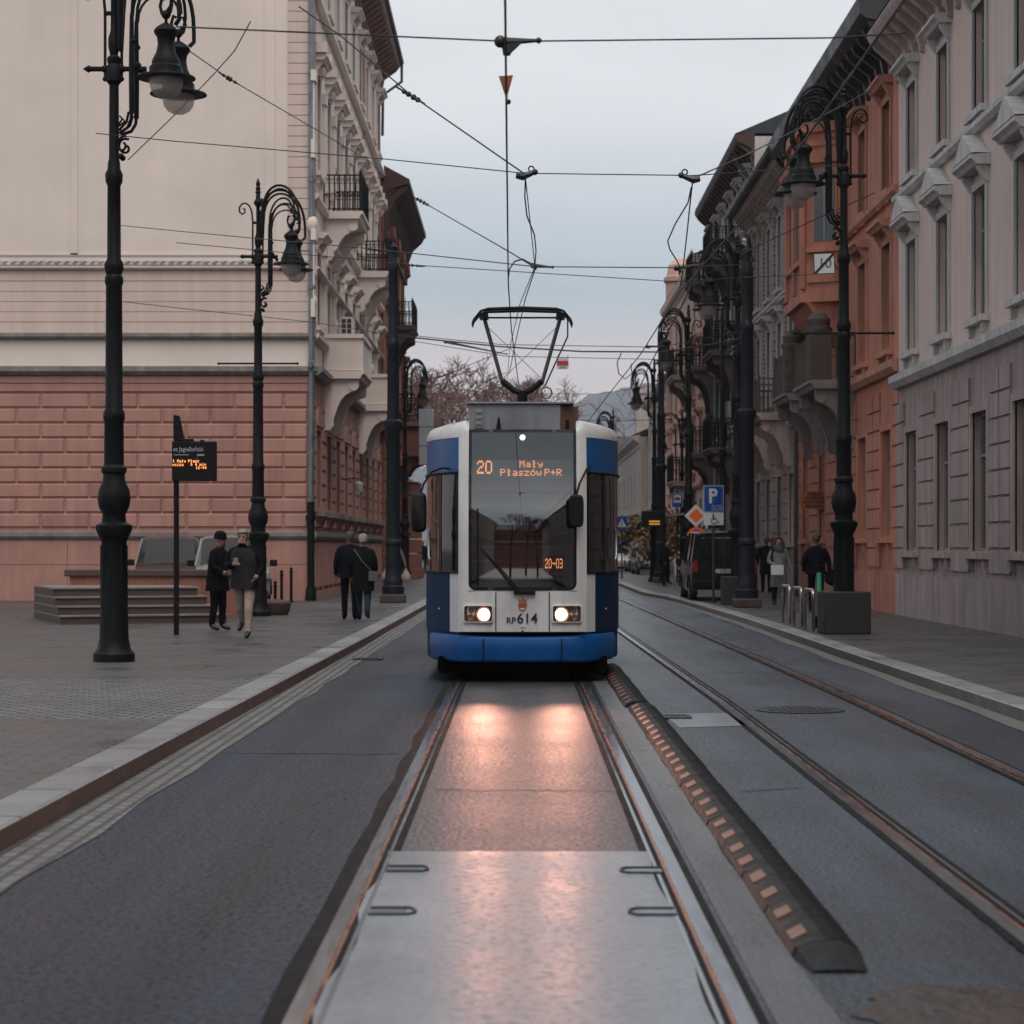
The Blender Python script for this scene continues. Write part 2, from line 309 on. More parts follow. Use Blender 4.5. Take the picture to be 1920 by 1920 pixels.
concrete = wet('wet_concrete', (.155, .168, .186), .28, .38, var=.22, bump=.08, bscale=30, wscale=.9, fine=.12, path=.16, spec=1., speck=.25, grain=22, stretch=(1, .8, 1))
concrete2 = wet('damp_concrete_strip', (.085, .087, .092), .22, .46, var=.4, bump=.3, bscale=50, wscale=.8)
paving = tiles('pavement_slabs', (.085, .078, .079), (.066, .062, .065), (.022, .02, .021), .32, .16, .012, rough=.45, bump=.35, rvar=.18)
setts = tiles('granite_setts', (.19, .187, .178), (.115, .113, .11), (.018, .018, .018), .19, .12, .024, rough=.5, bump=.8, rvar=.15, rot=.06)
gutter = tiles('gutter_setts', (.16, .158, .15), (.11, .108, .10), (.04, .038, .034), .2, .1, .018, rough=.5, bump=.8, rvar=.15, rot=R(90))
kerbst = tiles('kerb_granite', (.24, .24, .24), (.175, .172, .172), (.035, .032, .03), 1.3, 1.1, .02, rough=.5, bump=.3, rot=R(90))
kerbface = mat('kerb_brown_face', (.10, .052, .038), .55, var=.5, scale=5, bump=.3)  # brown-red tone for the face of the left kerb
kerbface2 = mat('kerb_grey_face', (.11, .10, .095), .55, var=.3, scale=5, bump=.3)
earth = mat('town_ground', (.09, .088, .085), .8, var=.3, scale=.2)
mb = MB(); mb.quad((-3000, -60, -.06), (3000, -60, -.06), (3000, 4500, -.06), (-3000, 4500, -.06)); tag(mb.build('ground', earth), kind='structure')
def strip(name, mats, fa, fb, y0, y1, z, n=40, m=0):
    mb = MB(); yy = ys(y0, y1, n)
    for a, b in zip(yy, yy[1:]): mb.quad((fa(a), a, z), (fb(a), a, z), (fb(b), b, z), (fa(b), b, z), m)
    return tag(mb.build(name, mats, ang=0), kind='structure')
asphaltL = wet('dull_asphalt', (.0095, .0135, .022), .26, .48, var=.45, bump=.6, bscale=42, wscale=.45, spec=.35, fine=.6, path=.55, crack=.2, speck=.6, grain=32)
strip('roadway', asphaltL, lambda y: lerp(LK, y) - .01, lambda y: -.5, -12, 60, 0., 40)
strip('roadway', asphaltL, lambda y: lerp(LK, y) - .01, lambda y: -.5, 60, 260, 0., 40)
strip('roadway', asphalt, lambda y: -.5, lambda y: lerp(RK, y) + .01, -12, 260, 0., 60)
strip('gutter', gutter, lambda y: lerp(LK, y) + .005, lambda y: lerp(LK, y) + .36 + .03 * math.sin(y * 1.7), 2, 200, .005, 120)
strip('gutter', kerbface2, lambda y: lerp(RK, y) - .22 - .03 * math.sin(y * 1.1), lambda y: lerp(RK, y) - .005, 2, 130, .005, 90)
for nm, tab, sg, face in (('kerb', LK, -1, kerbface), ('kerb', RK, 1, kerbface2)):
    mb = MB(); yy = ys(-12, 200, 106)
    for a, b in zip(yy, yy[1:]):
        xa, xb = lerp(tab, a), lerp(tab, b); z = .125
        mb.quad((xa, a, -.02), (xb, b, -.02), (xb + sg * .015, b, z - .015), (xa + sg * .015, a, z - .015), 1)
        mb.quad((xa + sg * .015, a, z - .015), (xb + sg * .015, b, z - .015), (xb + sg * .035, b, z), (xa + sg * .035, a, z), 0)
        mb.quad((xa + sg * .035, a, z), (xb + sg * .035, b, z), (xb + sg * .32, b, z), (xa + sg * .32, a, z), 0)
    tag(mb.build(nm, [kerbst, face], ang=0), kind='structure')
mb = MB()
def pv(y0, y1, m, n=12):
    yy = ys(y0, y1, n)
    for a, b in zip(yy, yy[1:]): mb.quad((lerp(LK, a) - .31, a, .12), (lerp(LK, b) - .31, b, .12), (-45, b, .12), (-45, a, .12), m)
pv(-12, 18.4, 0); pv(18.4, 23.9, 1, 4); pv(23.9, 52, 0); pv(52, 56, 1, 3); pv(56, 200, 0, 30)
tag(mb.build('pavement', [paving, setts], ang=0), kind='structure')
mb = MB(); yy = ys(-12, 200, 60)
for a, b in zip(yy, yy[1:]): mb.quad((lerp(RK, a) + .31, a, .12), (lerp(RK, b) + .31, b, .12), (45, b, .12), (45, a, .12))
tag(mb.build('pavement', paving, ang=0), kind='structure')

# tracks
steel = mat('rail_steel', (.50, .52, .55), .22, 1., var=.08, scale=6, rvar=.04, stretch=(4, .3, 1))
rust_glint = mat('rail_rust_glint', (.30, .115, .05), .30, .6, var=.45, scale=8, stretch=(4, .4, 1))  # rusty groove line with the headlamps' orange reflection put into its colour
tar = mat('rail_tar', (.009, .0082, .008), .75, spec=.15, var=.4, scale=6, bump=.3, stretch=(2, .5, 1))
def t1(y): return 0. if y < 80 else -(y - 80) ** 2 * .0006
def t2(y): return 2.79 - (0 if y < 22 else (y - 22) * .010) + (0 if y < 60 else -(y - 60) ** 2 * .0006)
strip('track_bed', asphalt2, lambda y: -.685, lambda y: .685, 11.2, 80, .004, 20)
strip('track_slab', concrete, lambda y: -.69 + .03 * math.sin(y * 3.1), lambda y: .67 + .02 * math.sin(y * 2.3), 2.5, 11.2, .008, 40)
strip('track_edge', concrete2, lambda y: .865, lambda y: 1.07 + .02 * math.sin(y * 2.7), 2.5, 60, .004, 60)
strip('track_edge', tar, lambda y: -.865 - .035 * math.sin(y * 1.3) ** 2, lambda y: -.80, 2.5, 80, .004, 70)
def rail(tr, off, inner, label, y1=170):
    mb = MB(); yy = ys(2.5, y1, 60); c = lambda y: tr(y) + off
    for (a0, a1, z, m) in ((-.045, .024, .012, 0), (.024, .041, .008, 1), (.041, .068, .005, 2), (.068, .086, .011, 0), (-.085, -.045, .006, 2), (.086, .125, .0065, 2)):
        for a, b in zip(yy, yy[1:]):
            xs = [(c(a) + inner * a0, a), (c(b) + inner * a0, b), (c(b) + inner * a1, b), (c(a) + inner * a1, a)]
            mb.quad(*[(x, y, z) for x, y in xs], m)
            if m == 0: mb.quad((xs[3][0], a, z), (xs[2][0], b, z), (xs[2][0], b, 0), (xs[3][0], a, 0), 1); mb.quad((xs[0][0], a, z), (xs[1][0], b, z), (xs[1][0], b, 0), (xs[0][0], a, 0), 0)
    tag(mb.build('rail', [steel, rust_glint, tar], ang=0), label, 'rail', 'tram rails set in the road')
rail(t1, -.7525, 1, 'grooved steel rail left of the glossy slab in front of the tram')
rail(t1, .7525, -1, 'grooved steel rail between the tram and the dark lane divider')
rail(t2, -.72, 1, 'thin rail just right of the lane divider, on the empty track')
rail(t2, .72, -1, 'thin rail on the empty track nearest the right kerb')
# U shaped inlets in the slab
dark = mat('dark_joint', (.012, .012, .012), .5)
for (u, v, sg, lab) in ((1203, 1636, -1, 'far U shaped inset in the slab beside the right rail'), (1224, 1714, -1, 'near U shaped inset in the slab beside the right rail'),
                    (764, 1633, 1, 'far U shaped inset in the slab beside the left rail'), (735, 1713, 1, 'near U shaped inset in the slab beside the left rail')):
    Y = F * CH / (v - V0); x = (u - U0) * Y / F
    t = empty('drain_inset', lab, 'drain', (x, Y, .009), 0, 'U shaped insets in the track slab')
    mb = MB(); a, b = .10, .085
    path = [(sg * -a, b, 0), (sg * a * .7, b, 0), (sg * a, b * .5, 0), (sg * a, -b * .5, 0), (sg * a * .7, -b, 0), (sg * -a, -b, 0)]
    mb.tube(path, .010, 0, 6); mb.build('joint', dark, t)
    mb = MB(); mb.box(-a if sg > 0 else -a * .6, a * .6 if sg > 0 else a, -b * .62, b * .5, -.008, .004); mb.build('cover', concrete2 if sg > 0 else concrete, t, bevel=.003)
# rubber lane divider with reflectors
rubber = mat('black_rubber', (.008, .0075, .007), .6, spec=.25, var=.4, scale=9, bump=.4, bscale=50, rvar=.15)
brickr = mat('reflector_brown', (.165, .092, .068), .45, var=.5, scale=14, rvar=.15, spec=.3)
brownr = mat('rubber_brown_side', (.035, .019, .015), .45, var=.4, scale=9, bump=.3, rvar=.1)
mb = MB(); prof = [(-.135, 0), (-.12, .035), (-.055, .064), (.05, .066), (.125, .024), (.135, 0)]
mb.prism([(x, z) for x, z in prof], .006, .974, 'xz', 0)
for k in range(14): mb.prism([(-.0, .069), (.05, .071), (.128, .028), (.11, .024), (.045, .055)], .02 + k * .068, .055 + k * .068, 'xz', 0)
div0 = mb.mesh('divider_body', rubber)
mb = MB(); mb.prism([(-.139, .004), (-.124, .037), (-.118, .034), (-.132, .002)], .02, .96, 'xz'); side0 = mb.mesh('side_face', brownr)
mb = MB(); mb.prism([(-.118, .039), (-.058, .069), (-.05, .064), (-.11, .032)], -.10, .10, 'xz'); ref0 = mb.mesh('reflector', brickr)
k = 0; Y = 8.35
while Y < 27.5:
    if abs(Y - 20.6) < .5: Y = 21.2
    x = 1.205 + (0 if Y < 21 else -.03) + random.uniform(-.006, .006)
    d = empty('lane_divider', None, 'lane divider', (x, Y, .003), random.uniform(-.006, .006), 'rubber lane divider modules beside the tram track')
    sk = random.random()
    for nm, me, yy in (('divider_body', div0, 0), ('side_face', side0, 0), ('reflector', ref0, .25), ('reflector', ref0, .73)):
        o = bpy.data.objects.new(nm, me); col.objects.link(o); o.parent = d; o.location = (random.uniform(-.004, .004) if nm == 'reflector' else 0, yy + (random.uniform(-.02, .02) if nm == 'reflector' else 0), 0); o.scale = (1, random.uniform(.8, 1.05) if nm == 'reflector' else 1, 1)
    d['n'] = k; k += 1; Y += .975
DIV = [o for o in bpy.data.objects if o.name.startswith('lane_divider')]
ORD = ['nearest', 'second', 'third', 'fourth', 'fifth', 'sixth', 'seventh', 'eighth', 'ninth', 'tenth', 'eleventh', 'twelfth', 'thirteenth']
for o in DIV:
    n = o['n']; del o['n']
    if n < 13: o['label'] = ORD[n] + ' rubber divider module with brown reflectors, counting back from the camera to the gap' if n else 'nearest rubber divider module, its end facing the camera'
    elif n < 18: o['label'] = ORD[n - 13].replace('nearest', 'first') + ' rubber divider module beyond the gap, with brown reflectors'
    else: o['label'] = 'rubber divider module alongside the tram body'
# tapered rubber end pieces
for Y0, sg, lab in ((8.35, -1, 'black sloping rubber end piece at the near tip of the lane divider'), (20.95, 1, 'black sloping rubber end piece at the gap in the lane divider')):
    mb = MB(); L0 = .3
    r0 = [(x, 0, z) for x, z in prof]; r1 = [(x * .8, sg * L0, z * .15) for x, z in prof]
    mb.loft([r0, r1]); o = mb.build('divider_end', rubber); o.location = (1.205, Y0 if sg < 0 else Y0 - .02, .003); o.scale = (1, 1 if sg < 0 else .6, 1); tag(o, lab, 'lane divider')
# manhole, grates
iron = mat('cast_iron_road', (.03, .028, .027), .4, .4, var=.4, scale=20, bump=.6, bscale=50)
def ground_pt(u, v): Y = F * CH / (v - V0); return ((u - U0) * Y / F, Y)
x, Y = ground_pt(1500, 1332); t = empty('manhole_cover', 'round dark manhole cover on the empty track', 'manhole cover', (x, Y, .002))
mb = MB(); mb.lathe([(.44, 0), (.44, .008), (.40, .008), (.40, .003)], 0, 36); mb.build('frame', iron, t)
mb = MB(); mb.lathe([(.395, 0), (.395, .006), (.02, .007)], 0, 36)
for i in range(-5, 6):
    for j in range(-5, 6):
        if i * i + j * j < 24: mb.box(i * .07 - .022, i * .07 + .022, j * .07 - .022, j * .07 + .022, .004, .011)
mb.build('lid', iron, t)
x, Y = ground_pt(1320, 1352); mb = MB()
mb.prism([(x - .28, Y - .75), (x + .34, Y - .55), (x + .30, Y + .9), (x - .34, Y + .75)], .001, .006, 'xy'); tag(mb.build('road_patch', concrete, ang=0), kind='structure')
def grate(u, v, w_, d_, lab, n, rz=0):
    x, Y = ground_pt(u, v); t = empty('drain_grate', lab, 'drain', (x, Y, .007), rz); mb = MB()
    for s in (-1, 1): mb.box(-w_, w_, s * d_ - .02, s * d_ + .02, 0, .012); mb.box(s * w_ - .015, s * w_ + .015, -d_ - .021, d_ + .021, -.001, .013)
    mb.build('frame', iron, t); mb = MB()
    for i in range(n): xx = -w_ + (i + .5) * 2 * w_ / n; mb.box(xx - w_ * .45 / n, xx + w_ * .45 / n, -d_ + .02, d_ - .02, -.003, .009)
    mb.build('bars', iron, t)
grate(1268, 1346, .12, .16, 'small drain grate in the pale patch right of the divider gap', 5)
grate(690, 1237, .19, .17, 'dark drain grate in the gutter left of the tram', 6)

# seams, patches and stains of the roadway
tarseam = wet('tar_seam', (.006, .006, .007), .25, .5, var=.3, bump=.4, bscale=40, spec=.5)
rd = random.Random(11)
def seam(pts, wd, m=tarseam, z=.0045):
    mb = MB(); prev = None; P_ = []
    for (a, b), (c, d) in zip(pts, pts[1:]):
        n = max(2, int(math.hypot(c - a, d - b) / .25))
        for k in range(n): f = k / n; P_.append((a + (c - a) * f + rd.gauss(0, .012), b + (d - b) * f + rd.gauss(0, .03)))
    P_.append(pts[-1])
    for (x0, y0), (x1, y1) in zip(P_, P_[1:]):
        L_ = math.hypot(x1 - x0, y1 - y0) or 1; nx, ny = -(y1 - y0) / L_, (x1 - x0) / L_; w0 = wd * rd.uniform(.6, 1.3)
        q0 = prev or ((x0 + nx * w0, y0 + ny * w0), (x0 - nx * w0, y0 - ny * w0)); q1 = ((x1 + nx * w0, y1 + ny * w0), (x1 - nx * w0, y1 - ny * w0))
        mb.quad((*q0[0], z), (*q1[0], z), (*q1[1], z), (*q0[1], z)); prev = q1
    return tag(mb.build('road_seam', m, ang=0), kind='structure')
seam([(-2.28, 16.6), (-1.2, 16.5), (-.95, 16.55)], .02)
seam([(1.45, 14), (1.9, 14.2)], .015); seam([(2.2, 27), (3.3, 27.3)], .02); seam([(-.6, 14.1), (.6, 14.0)], .015, z=.0085)
def blob(cx, cy, rx, ry, m, z, n=26, j=.16):
    mb = MB(); v = [(cx + rx * math.cos(2 * math.pi * k / n) * (1 + rd.gauss(0, j)), cy + ry * math.sin(2 * math.pi * k / n) * (1 + rd.gauss(0, j)), z) for k in range(n)]
    mb.add(v, [tuple(range(n))]); return tag(mb.build('road_patch', m, ang=0), kind='structure')
blob(1.6, 7.3, .40, .5, wet('rusty_mud', (.035, .02, .015), .25, .6, var=.5, bump=.8, bscale=20, wscale=2), .0049, j=.08, n=40)
# ------------------------------------------------------------------ the tram
TY = 25.0
white = mat('tram_white', (.56, .555, .55), .34, var=.10, scale=1.6, streak=.18, rvar=.08, coat=.2)
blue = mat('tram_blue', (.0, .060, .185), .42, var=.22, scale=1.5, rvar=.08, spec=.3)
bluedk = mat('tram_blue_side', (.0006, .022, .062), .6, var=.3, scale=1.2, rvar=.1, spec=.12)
bumperm = mat('tram_bumper_blue', (.0, .060, .215), .42, var=.25, scale=2., rvar=.1, spec=.35)
greyp = mat('tram_grey', (.20, .215, .235), .5, var=.14, scale=2, streak=.25)
blackp = mat('black_plastic', (.006, .006, .0065), .5, var=.3, scale=6, spec=.18)
blackm = mat('black_iron', (.0065, .007, .008), .5, 0., spec=.14, var=.35, scale=7, bump=.15, bscale=30)
frit = mat('glass_black_border', (.008, .008, .009), .12, rvar=.04)
wscreen = glass('windscreen_glass', (.02, .02, .02), .015, (.42, .44, .46), ior=2.7)
sideg = glass('tram_side_glass', (.011, .008, .007), .05)
cabdark = mat('cab_dark', (.016, .013, .012), .7)
cabbrown = mat('cab_brown', (.085, .058, .05), .6, var=.3)
dash = mat('cab_dashboard', (.20, .21, .215), .5, var=.15)
orangeled = mat('orange_led', (.05, .02, .005), .5, emit=(1., .34, .10), estr=2.6)
lampglow = mat('headlamp_glow', (1, .9, .8), .3, emit=(1., .80, .62), estr=9.)
lampsoft = mat('headlamp_reflector_glow', (.16, .085, .06), .2, .4, emit=(1., .36, .16), estr=.55)  # emission on the reflector imitates the warm ring of glow around the bulb
chrome = mat('chrome', (.5, .5, .5), .12, 1.)
bronze = mat('housing_brown', (.10, .055, .042), .3, .3)
ink = mat('navy_ink', (.008, .012, .03), .5)
crestm = mat('crest_red_brown', (.33, .10, .05), .45, var=.3)
tram = empty('tram', 'blue and white tram number 614 with lit headlights and a route board for line 20', 'tram', (.03, TY, 0))
HP = [(0, 0), (.36, .008), (.634, .035), (.70, .055), (.755, .095), (.86, .25), (.985, .50), (1.09, .80), (1.165, 1.15), (1.2, 1.6)]   # half outline of the nose, seen from above
def outline(dx=0., dy=0., back=13., off=0.):
    pts = [Vector((x, y)) for x, y in HP] + [Vector((1.2, back))]
    out = []
    for i, p in enumerate(pts):
        a = pts[max(0, i - 1)]; b = pts[min(len(pts) - 1, i + 1)]
        t = (b - a).normalized(); n = Vector((-t.y, t.x))          # inward
        q = p + n * off
        if i == 0: q.x = 0
        out.append((q.x * (1 + dx), q.y + (dy if i < len(pts) - 1 else 0)))
    return out
def rake(z): return .0 if z < 1.7 else (z - 1.7) ** 2 * .128
ZL = [.26, .57, .60, .82, 1.09, 1.30, 1.5, 1.7, 1.9, 2.1, 2.3, 2.48, 2.7, 2.90, 2.99]
def ring(z, off=0.): return [(x, y, z) for x, y in outline(0, rake(z), off=off)]
def patch(mb, i0, i1, z0, z1, sgn, off=0., m=0):
    zs = [z for z in ZL if z0 - 1e-6 <= z <= z1 + 1e-6]
    rows = [[(sgn * p[0], p[1], p[2]) for p in ring(z, off)[i0:i1 + 1]] for z in zs]
    mb.loft(rows, m, closed=False)
# shell: white nose panels and pillars
mb = MB()
for sg in (-1, 1):
    patch(mb, 2, 4, 1.09, 2.90, sg)                      # windscreen pillars
    patch(mb, 0, 4, .60, 1.09, sg)                       # lamp panel
    patch(mb, 4, 5, .60, 1.30, sg)
    # roof fairing that starts at the pillar and runs back along each side
    rows = []
    for off, dz in ((0, 2.90), (-.006, 2.97), (.0, 3.03), (.03, 3.085), (.08, 3.115), (.14, 3.115), (.185, 3.07), (.20, 2.95)):
        rr = outline(0, rake(2.90) + max(0, dz - 2.9) * .3, off=off)
        rr = [(sg * max(x, .634 if i > 1 else x), y, dz + ((-.05, -.012, 0, 0)[i - 2] if 2 <= i < 6 and dz > 3.0 else 0) + (0 if i < 4 else - .05 * min(1, (i - 3) / 4)) * (1 if dz > 2.91 else 0)) for i, (x, y) in enumerate(rr)][2:]
        rows.append(rr)
    mb.loft(rows, 0, closed=False)
    n0 = [r[0] for r in rows]; mb.add(n0, [tuple(range(len(n0)))], 0)
# roof between the fairings
mb.quad((-1.02, 1.2, 2.94), (1.02, 1.2, 2.94), (1.02, 13, 2.94), (-1.02, 13, 2.94), 1)
mb.quad((-.66, .38, 2.985), (.66, .38, 2.985), (1.02, 1.21, 2.945), (-1.02, 1.21, 2.945), 1)
mb.quad((-1.2, 13, .26), (1.2, 13, .26), (1.2, 13, 2.94), (-1.2, 13, 2.94), 1)
mb.build('body', [white, greyp], tram, ang=40)
mb = MB()
for sg in (-1, 1):
    patch(mb, 4, 10, 2.48, 2.90, sg, .004)
mb.build('upper_side_panel', blue, tram, ang=40)
mb = MB()
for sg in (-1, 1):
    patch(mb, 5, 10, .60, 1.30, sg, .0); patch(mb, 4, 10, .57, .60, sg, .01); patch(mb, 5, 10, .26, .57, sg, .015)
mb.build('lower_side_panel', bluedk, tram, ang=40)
for sg in (-1, 1):
    mb = MB(); patch(mb, 4, 6, 1.30, 2.48, sg, .012); mb.build('side_window', sideg, tram, ang=40)
    mb = MB(); patch(mb, 6, 9, 1.30, 2.48, sg, .012); mb.build('side_window', sideg, tram, ang=40)
    mb = MB(); patch(mb, 9, 10, 1.30, 2.48, sg, .012); mb.build('side_window', sideg, tram, ang=40)
    mb = MB()
    for i in (4, 6, 9):                                  # black uprights between the panes
        rows = []
        for z in [q for q in ZL if 1.29 < q < 2.49]:
            p = ring(z, .0)[i]; q = ring(z, .0)[min(i + 1, 10)]
            t = (Vector((q[0], q[1])) - Vector((p[0], p[1]))).normalized() * .05
            rows.append([(sg * (p[0]), p[1], z), (sg * (p[0] + t.x), p[1] + t.y, z)])
        mb.loft(rows, 0, closed=False)
    for z in (1.30, 2.48):
        r_ = ring(z, -.004)[4:]; mb.tube([(sg * x, y, z) for x, y, _ in r_], .016, 0, 5)
    mb.build('window_pillar', blackp, tram, ang=0)
    p = ring(1.7)[7]; mb = MB(); mb.tube([(sg * (p[0] + .03), p[1], 1.45), (sg * (p[0] + .045), p[1] + .01, 1.50), (sg * (p[0] + .045), p[1] + .02, 1.78), (sg * (p[0] + .03), p[1] + .02, 1.83)], .014, 0, 6); mb.build('grab_handle', chrome, tram)
# bumper
mb = MB(); rows = []
for z, off, dy in ((.245, .02, .0), (.27, -.015, .0), (.40, -.035, 0), (.52, -.035, 0), (.56, -.02, 0), (.575, .02, 0)):
    o_ = outline(0, 0, off=off)[:8]; full = [(-x, y, z) for x, y in o_[::-1]] + [(x, y, z) for x, y in o_[1:]]
    n = len(full); full = [(x, y, zz + (-.028 * max(0, 1 - (abs(x) / .8) ** 2) if k_ > .5 else 0)) for (x, y, zz), k_ in zip(full, [z] * n)]
    rows.append(full)
mb.loft(rows, 0, closed=False)
for x in (-.46, .46): mb.box(x - .006, x + .006, -.042, .1, .255, .53, 1)
mb.build('bumper', [bumperm, blackp], tram, ang=45)
mb = MB(); mb.box(-1.0, 1.0, .35, 12.5, .10, .30)
for x in (-.95, .95): mb.box(x - .08, x + .08, .9, 12, .12, .32)
mb.build('underframe', mat('under_shadow_black', (.003, .003, .003), .9, spec=.0), tram)  # near black, the shadow beneath the tram is put into this colour
for y in (2.0, 3.8):
    for x in (-.72, .72):
        mb = MB(MatrixRot := Matrix.Translation((x, y, .31)) @ Matrix.Rotation(R(90), 4, 'Y')); mb.lathe([(.05, -.06), (.30, -.06), (.30, .05), (.05, .06)], 0, 20); mb.build('wheel', blackm, tram)
# panel seams, number, crest
mb = MB()
for x in (-.313, .313): mb.box(x - .006, x + .006, -.004 + .005, .03, .615, 1.07)
mb.box(-.74, .74, -.004, .02, .594, .606)
mb.build('panel_seam', blackp, tram, ang=0)
def fronty(x, z):
    o_ = outline(0, rake(z)); ax = abs(x)
    for (a, b), (c, d) in zip(o_, o_[1:]):
        if ax <= c: return b + (d - b) * (ax - a) / (c - a)
    return o_[-1][1]
text_mesh('614', .165, .002, ink, 'fleet_number', tram, (.055, -.004, .758), bold=.002)
text_mesh('RP', .105, .002, ink, 'fleet_number', tram, (-.135, -.004, .737), bold=.0005)
mb = MB(); mb.prism([(-.03, .655), (.03, .655), (.03, .659), (-.03, .659)], -.006, -.003, 'xz'); mb.prism([(-.018, .605), (.018, .605), (0, .632)], -.006, -.003, 'xz'); mb.build('coupling_mark', ink, tram, ang=0)
mb = MB()
sh = [(-.05, .955), (-.05, .90), (-.035, .865), (0, .842), (.035, .865), (.05, .90), (.05, .955)]
mb.prism(sh, -.008, -.003, 'xz', 0)
mb.prism([(-.045, .962), (-.055, 1.0), (-.025, .985), (0, 1.015), (.025, .985), (.055, 1.0), (.045, .962)], -.008, -.003, 'xz', 0)
for x in (-.03, 0, .03): mb.box(x - .008, x + .008, -.011, -.008, .895, .94, 1)
mb.prism([(-.035, .884), (.035, .884), (.015, .864), (-.015, .864)], -.011, -.008, 'xz', 2)
mb.build('crest', [crestm, mat('crest_dark', (.14, .035, .025), .5), white], tram, ang=0)
# headlights
for sg in (-1, 1):
    y0 = -.012; mb = MB()
    x0, x1, z0, z1, r = .34, .70, .71, .925, .035
    def rr(x0, x1, z0, z1, r, n=4):
        out = []
        for cx, cz, a0 in ((x1 - r, z1 - r, 0), (x0 + r, z1 - r, 90), (x0 + r, z0 + r, 180), (x1 - r, z0 + r, 270)):
            for k in range(n + 1): a = R(a0 + 90 * k / n); out.append((cx + r * math.cos(a), cz + r * math.sin(a)))
        return out
    o1 = rr(x0, x1, z0, z1, r); o2 = rr(x0 + .016, x1 - .016, z0 + .016, z1 - .016, r * .7)
    yf = lambda x: fronty(x, .8)
    A = [(sg * x, yf(x) - .026, z) for x, z in o1]; B = [(sg * x, yf(x) - .030, z) for x, z in o2]; C = [(sg * x, yf(x) - .006, z) for x, z in o2]
    mb.loft([A, B, C], 0, caps=False); mb.add(C, [tuple(range(len(C)))], 1)
    A2 = [(sg * x, yf(x) + .004, z) for x, z in o1]; mb.loft([A2, A], 0, caps=False)
    h = mb.build('headlight', [white, bronze], tram, ang=35)
    mb = MB(Matrix.Translation((sg * .452, yf(.45) - .008, .808)) @ Matrix.Rotation(R(90), 4, 'X'))
    mb.lathe([(.098, .0), (.092, .016), (.088, .003)], 0, 24, caps=False); mb.lathe([(.089, .003), (.0001, .001)], 1, 24, caps=False)
    mb.build('reflector', [chrome, lampsoft], h)
    mb = MB(Matrix.Translation((sg * .452, yf(.45) - .010, .808)) @ Matrix.Rotation(R(90), 4, 'X')); mb.lathe([(.072, -.001), (.06, .010), (.03, .016), (.0001, .018)], 0, 24); mb.build('bulb', lampglow, h)
    mb = MB(Matrix.Translation((sg * .61, yf(.61) - .006, .772)) @ Matrix.Rotation(R(90), 4, 'X')); mb.lathe([(.042, 0), (.036, .02), (.0001, .012)], 0, 18); mb.build('indicator_lamp', mat('indicator_lens', (.22, .11, .07), .15, .3), h)
    mb = MB(Matrix.Translation((sg * .60, yf(.6) - .006, .865)) @ Matrix.Rotation(R(90), 4, 'X')); mb.lathe([(.036, 0), (.03, .015), (.0001, .01)], 0, 18); mb.build('indicator_lamp', bronze, h)
    li = bpy.data.lights.new('headlight_beam', 'SPOT'); li.energy = 205; li.color = (1., .44, .30); li.spot_size = R(29); li.spot_blend = 1.; li.shadow_soft_size = .07
    lo = bpy.data.objects.new('headlight_beam', li); col.objects.link(lo); lo.parent = tram; lo.location = (sg * .452, -.06, .808); lo.rotation_euler = (R(90 - .3), 0, R(180))
    mb = MB(); mb.lathe([(.018, 0), (.014, .012), (.001, .016)], 0, 12); o = mb.build('side_marker', mat('amber_lens', (.35, .10, .02), .2), tram); p = ring(.85)[6]; o.location = (sg * (p[0] + .01), p[1] - .01, .86); o.rotation_euler = (R(90), 0, sg * R(60))
# windscreen
mb = MB()
rows = []
for z in ZL[4:]:
    o_ = [(x, y) for x, y in outline(0, rake(z))][:3]; rows.append([(-x, y - .003, z) for x, y in o_[::-1]] + [(x, y - .003, z) for x, y in o_[1:]])
mb.loft(rows, 0, closed=False); ws = mb.build('windscreen', wscreen, tram, ang=60)
mb = MB()
def fs(x0, x1, z0, z1, pr=.006, n=6):                      # black border that follows the glass
    for k in range(n):
        za = z0 + (z1 - z0) * k / n; zb = z0 + (z1 - z0) * (k + 1) / n
        for j in range(4):
            xa = x0 + (x1 - x0) * j / 4; xb = x0 + (x1 - x0) * (j + 1) / 4
            mb.quad((xa, fronty(xa, za) - pr, za), (xb, fronty(xb, za) - pr, za), (xb, fronty(xb, zb) - pr, zb), (xa, fronty(xa, zb) - pr, zb))
fs(-.634, -.60, 1.09, 2.99); fs(.60, .634, 1.09, 2.99); fs(-.6, .6, 1.09, 1.13, n=1); fs(-.6, .6, 2.955, 2.99, n=1)
mb.build('windscreen_border', frit, ws, ang=60)
mb = MB()                                                  # white corners that round the lower ends of the glass
for sg in (-1, 1):
    c = [(.634, 1.09), (.50, 1.09)] + [(.55 + .084 * math.sin(R(a)), 1.175 - .085 * math.cos(R(a))) for a in range(0, 91, 15)]
    mb.add([(sg * x, fronty(x, z) - .010, z) for x, z in c], [tuple(range(len(c)))])
mb.build('windscreen_corner', white, tram, ang=60)
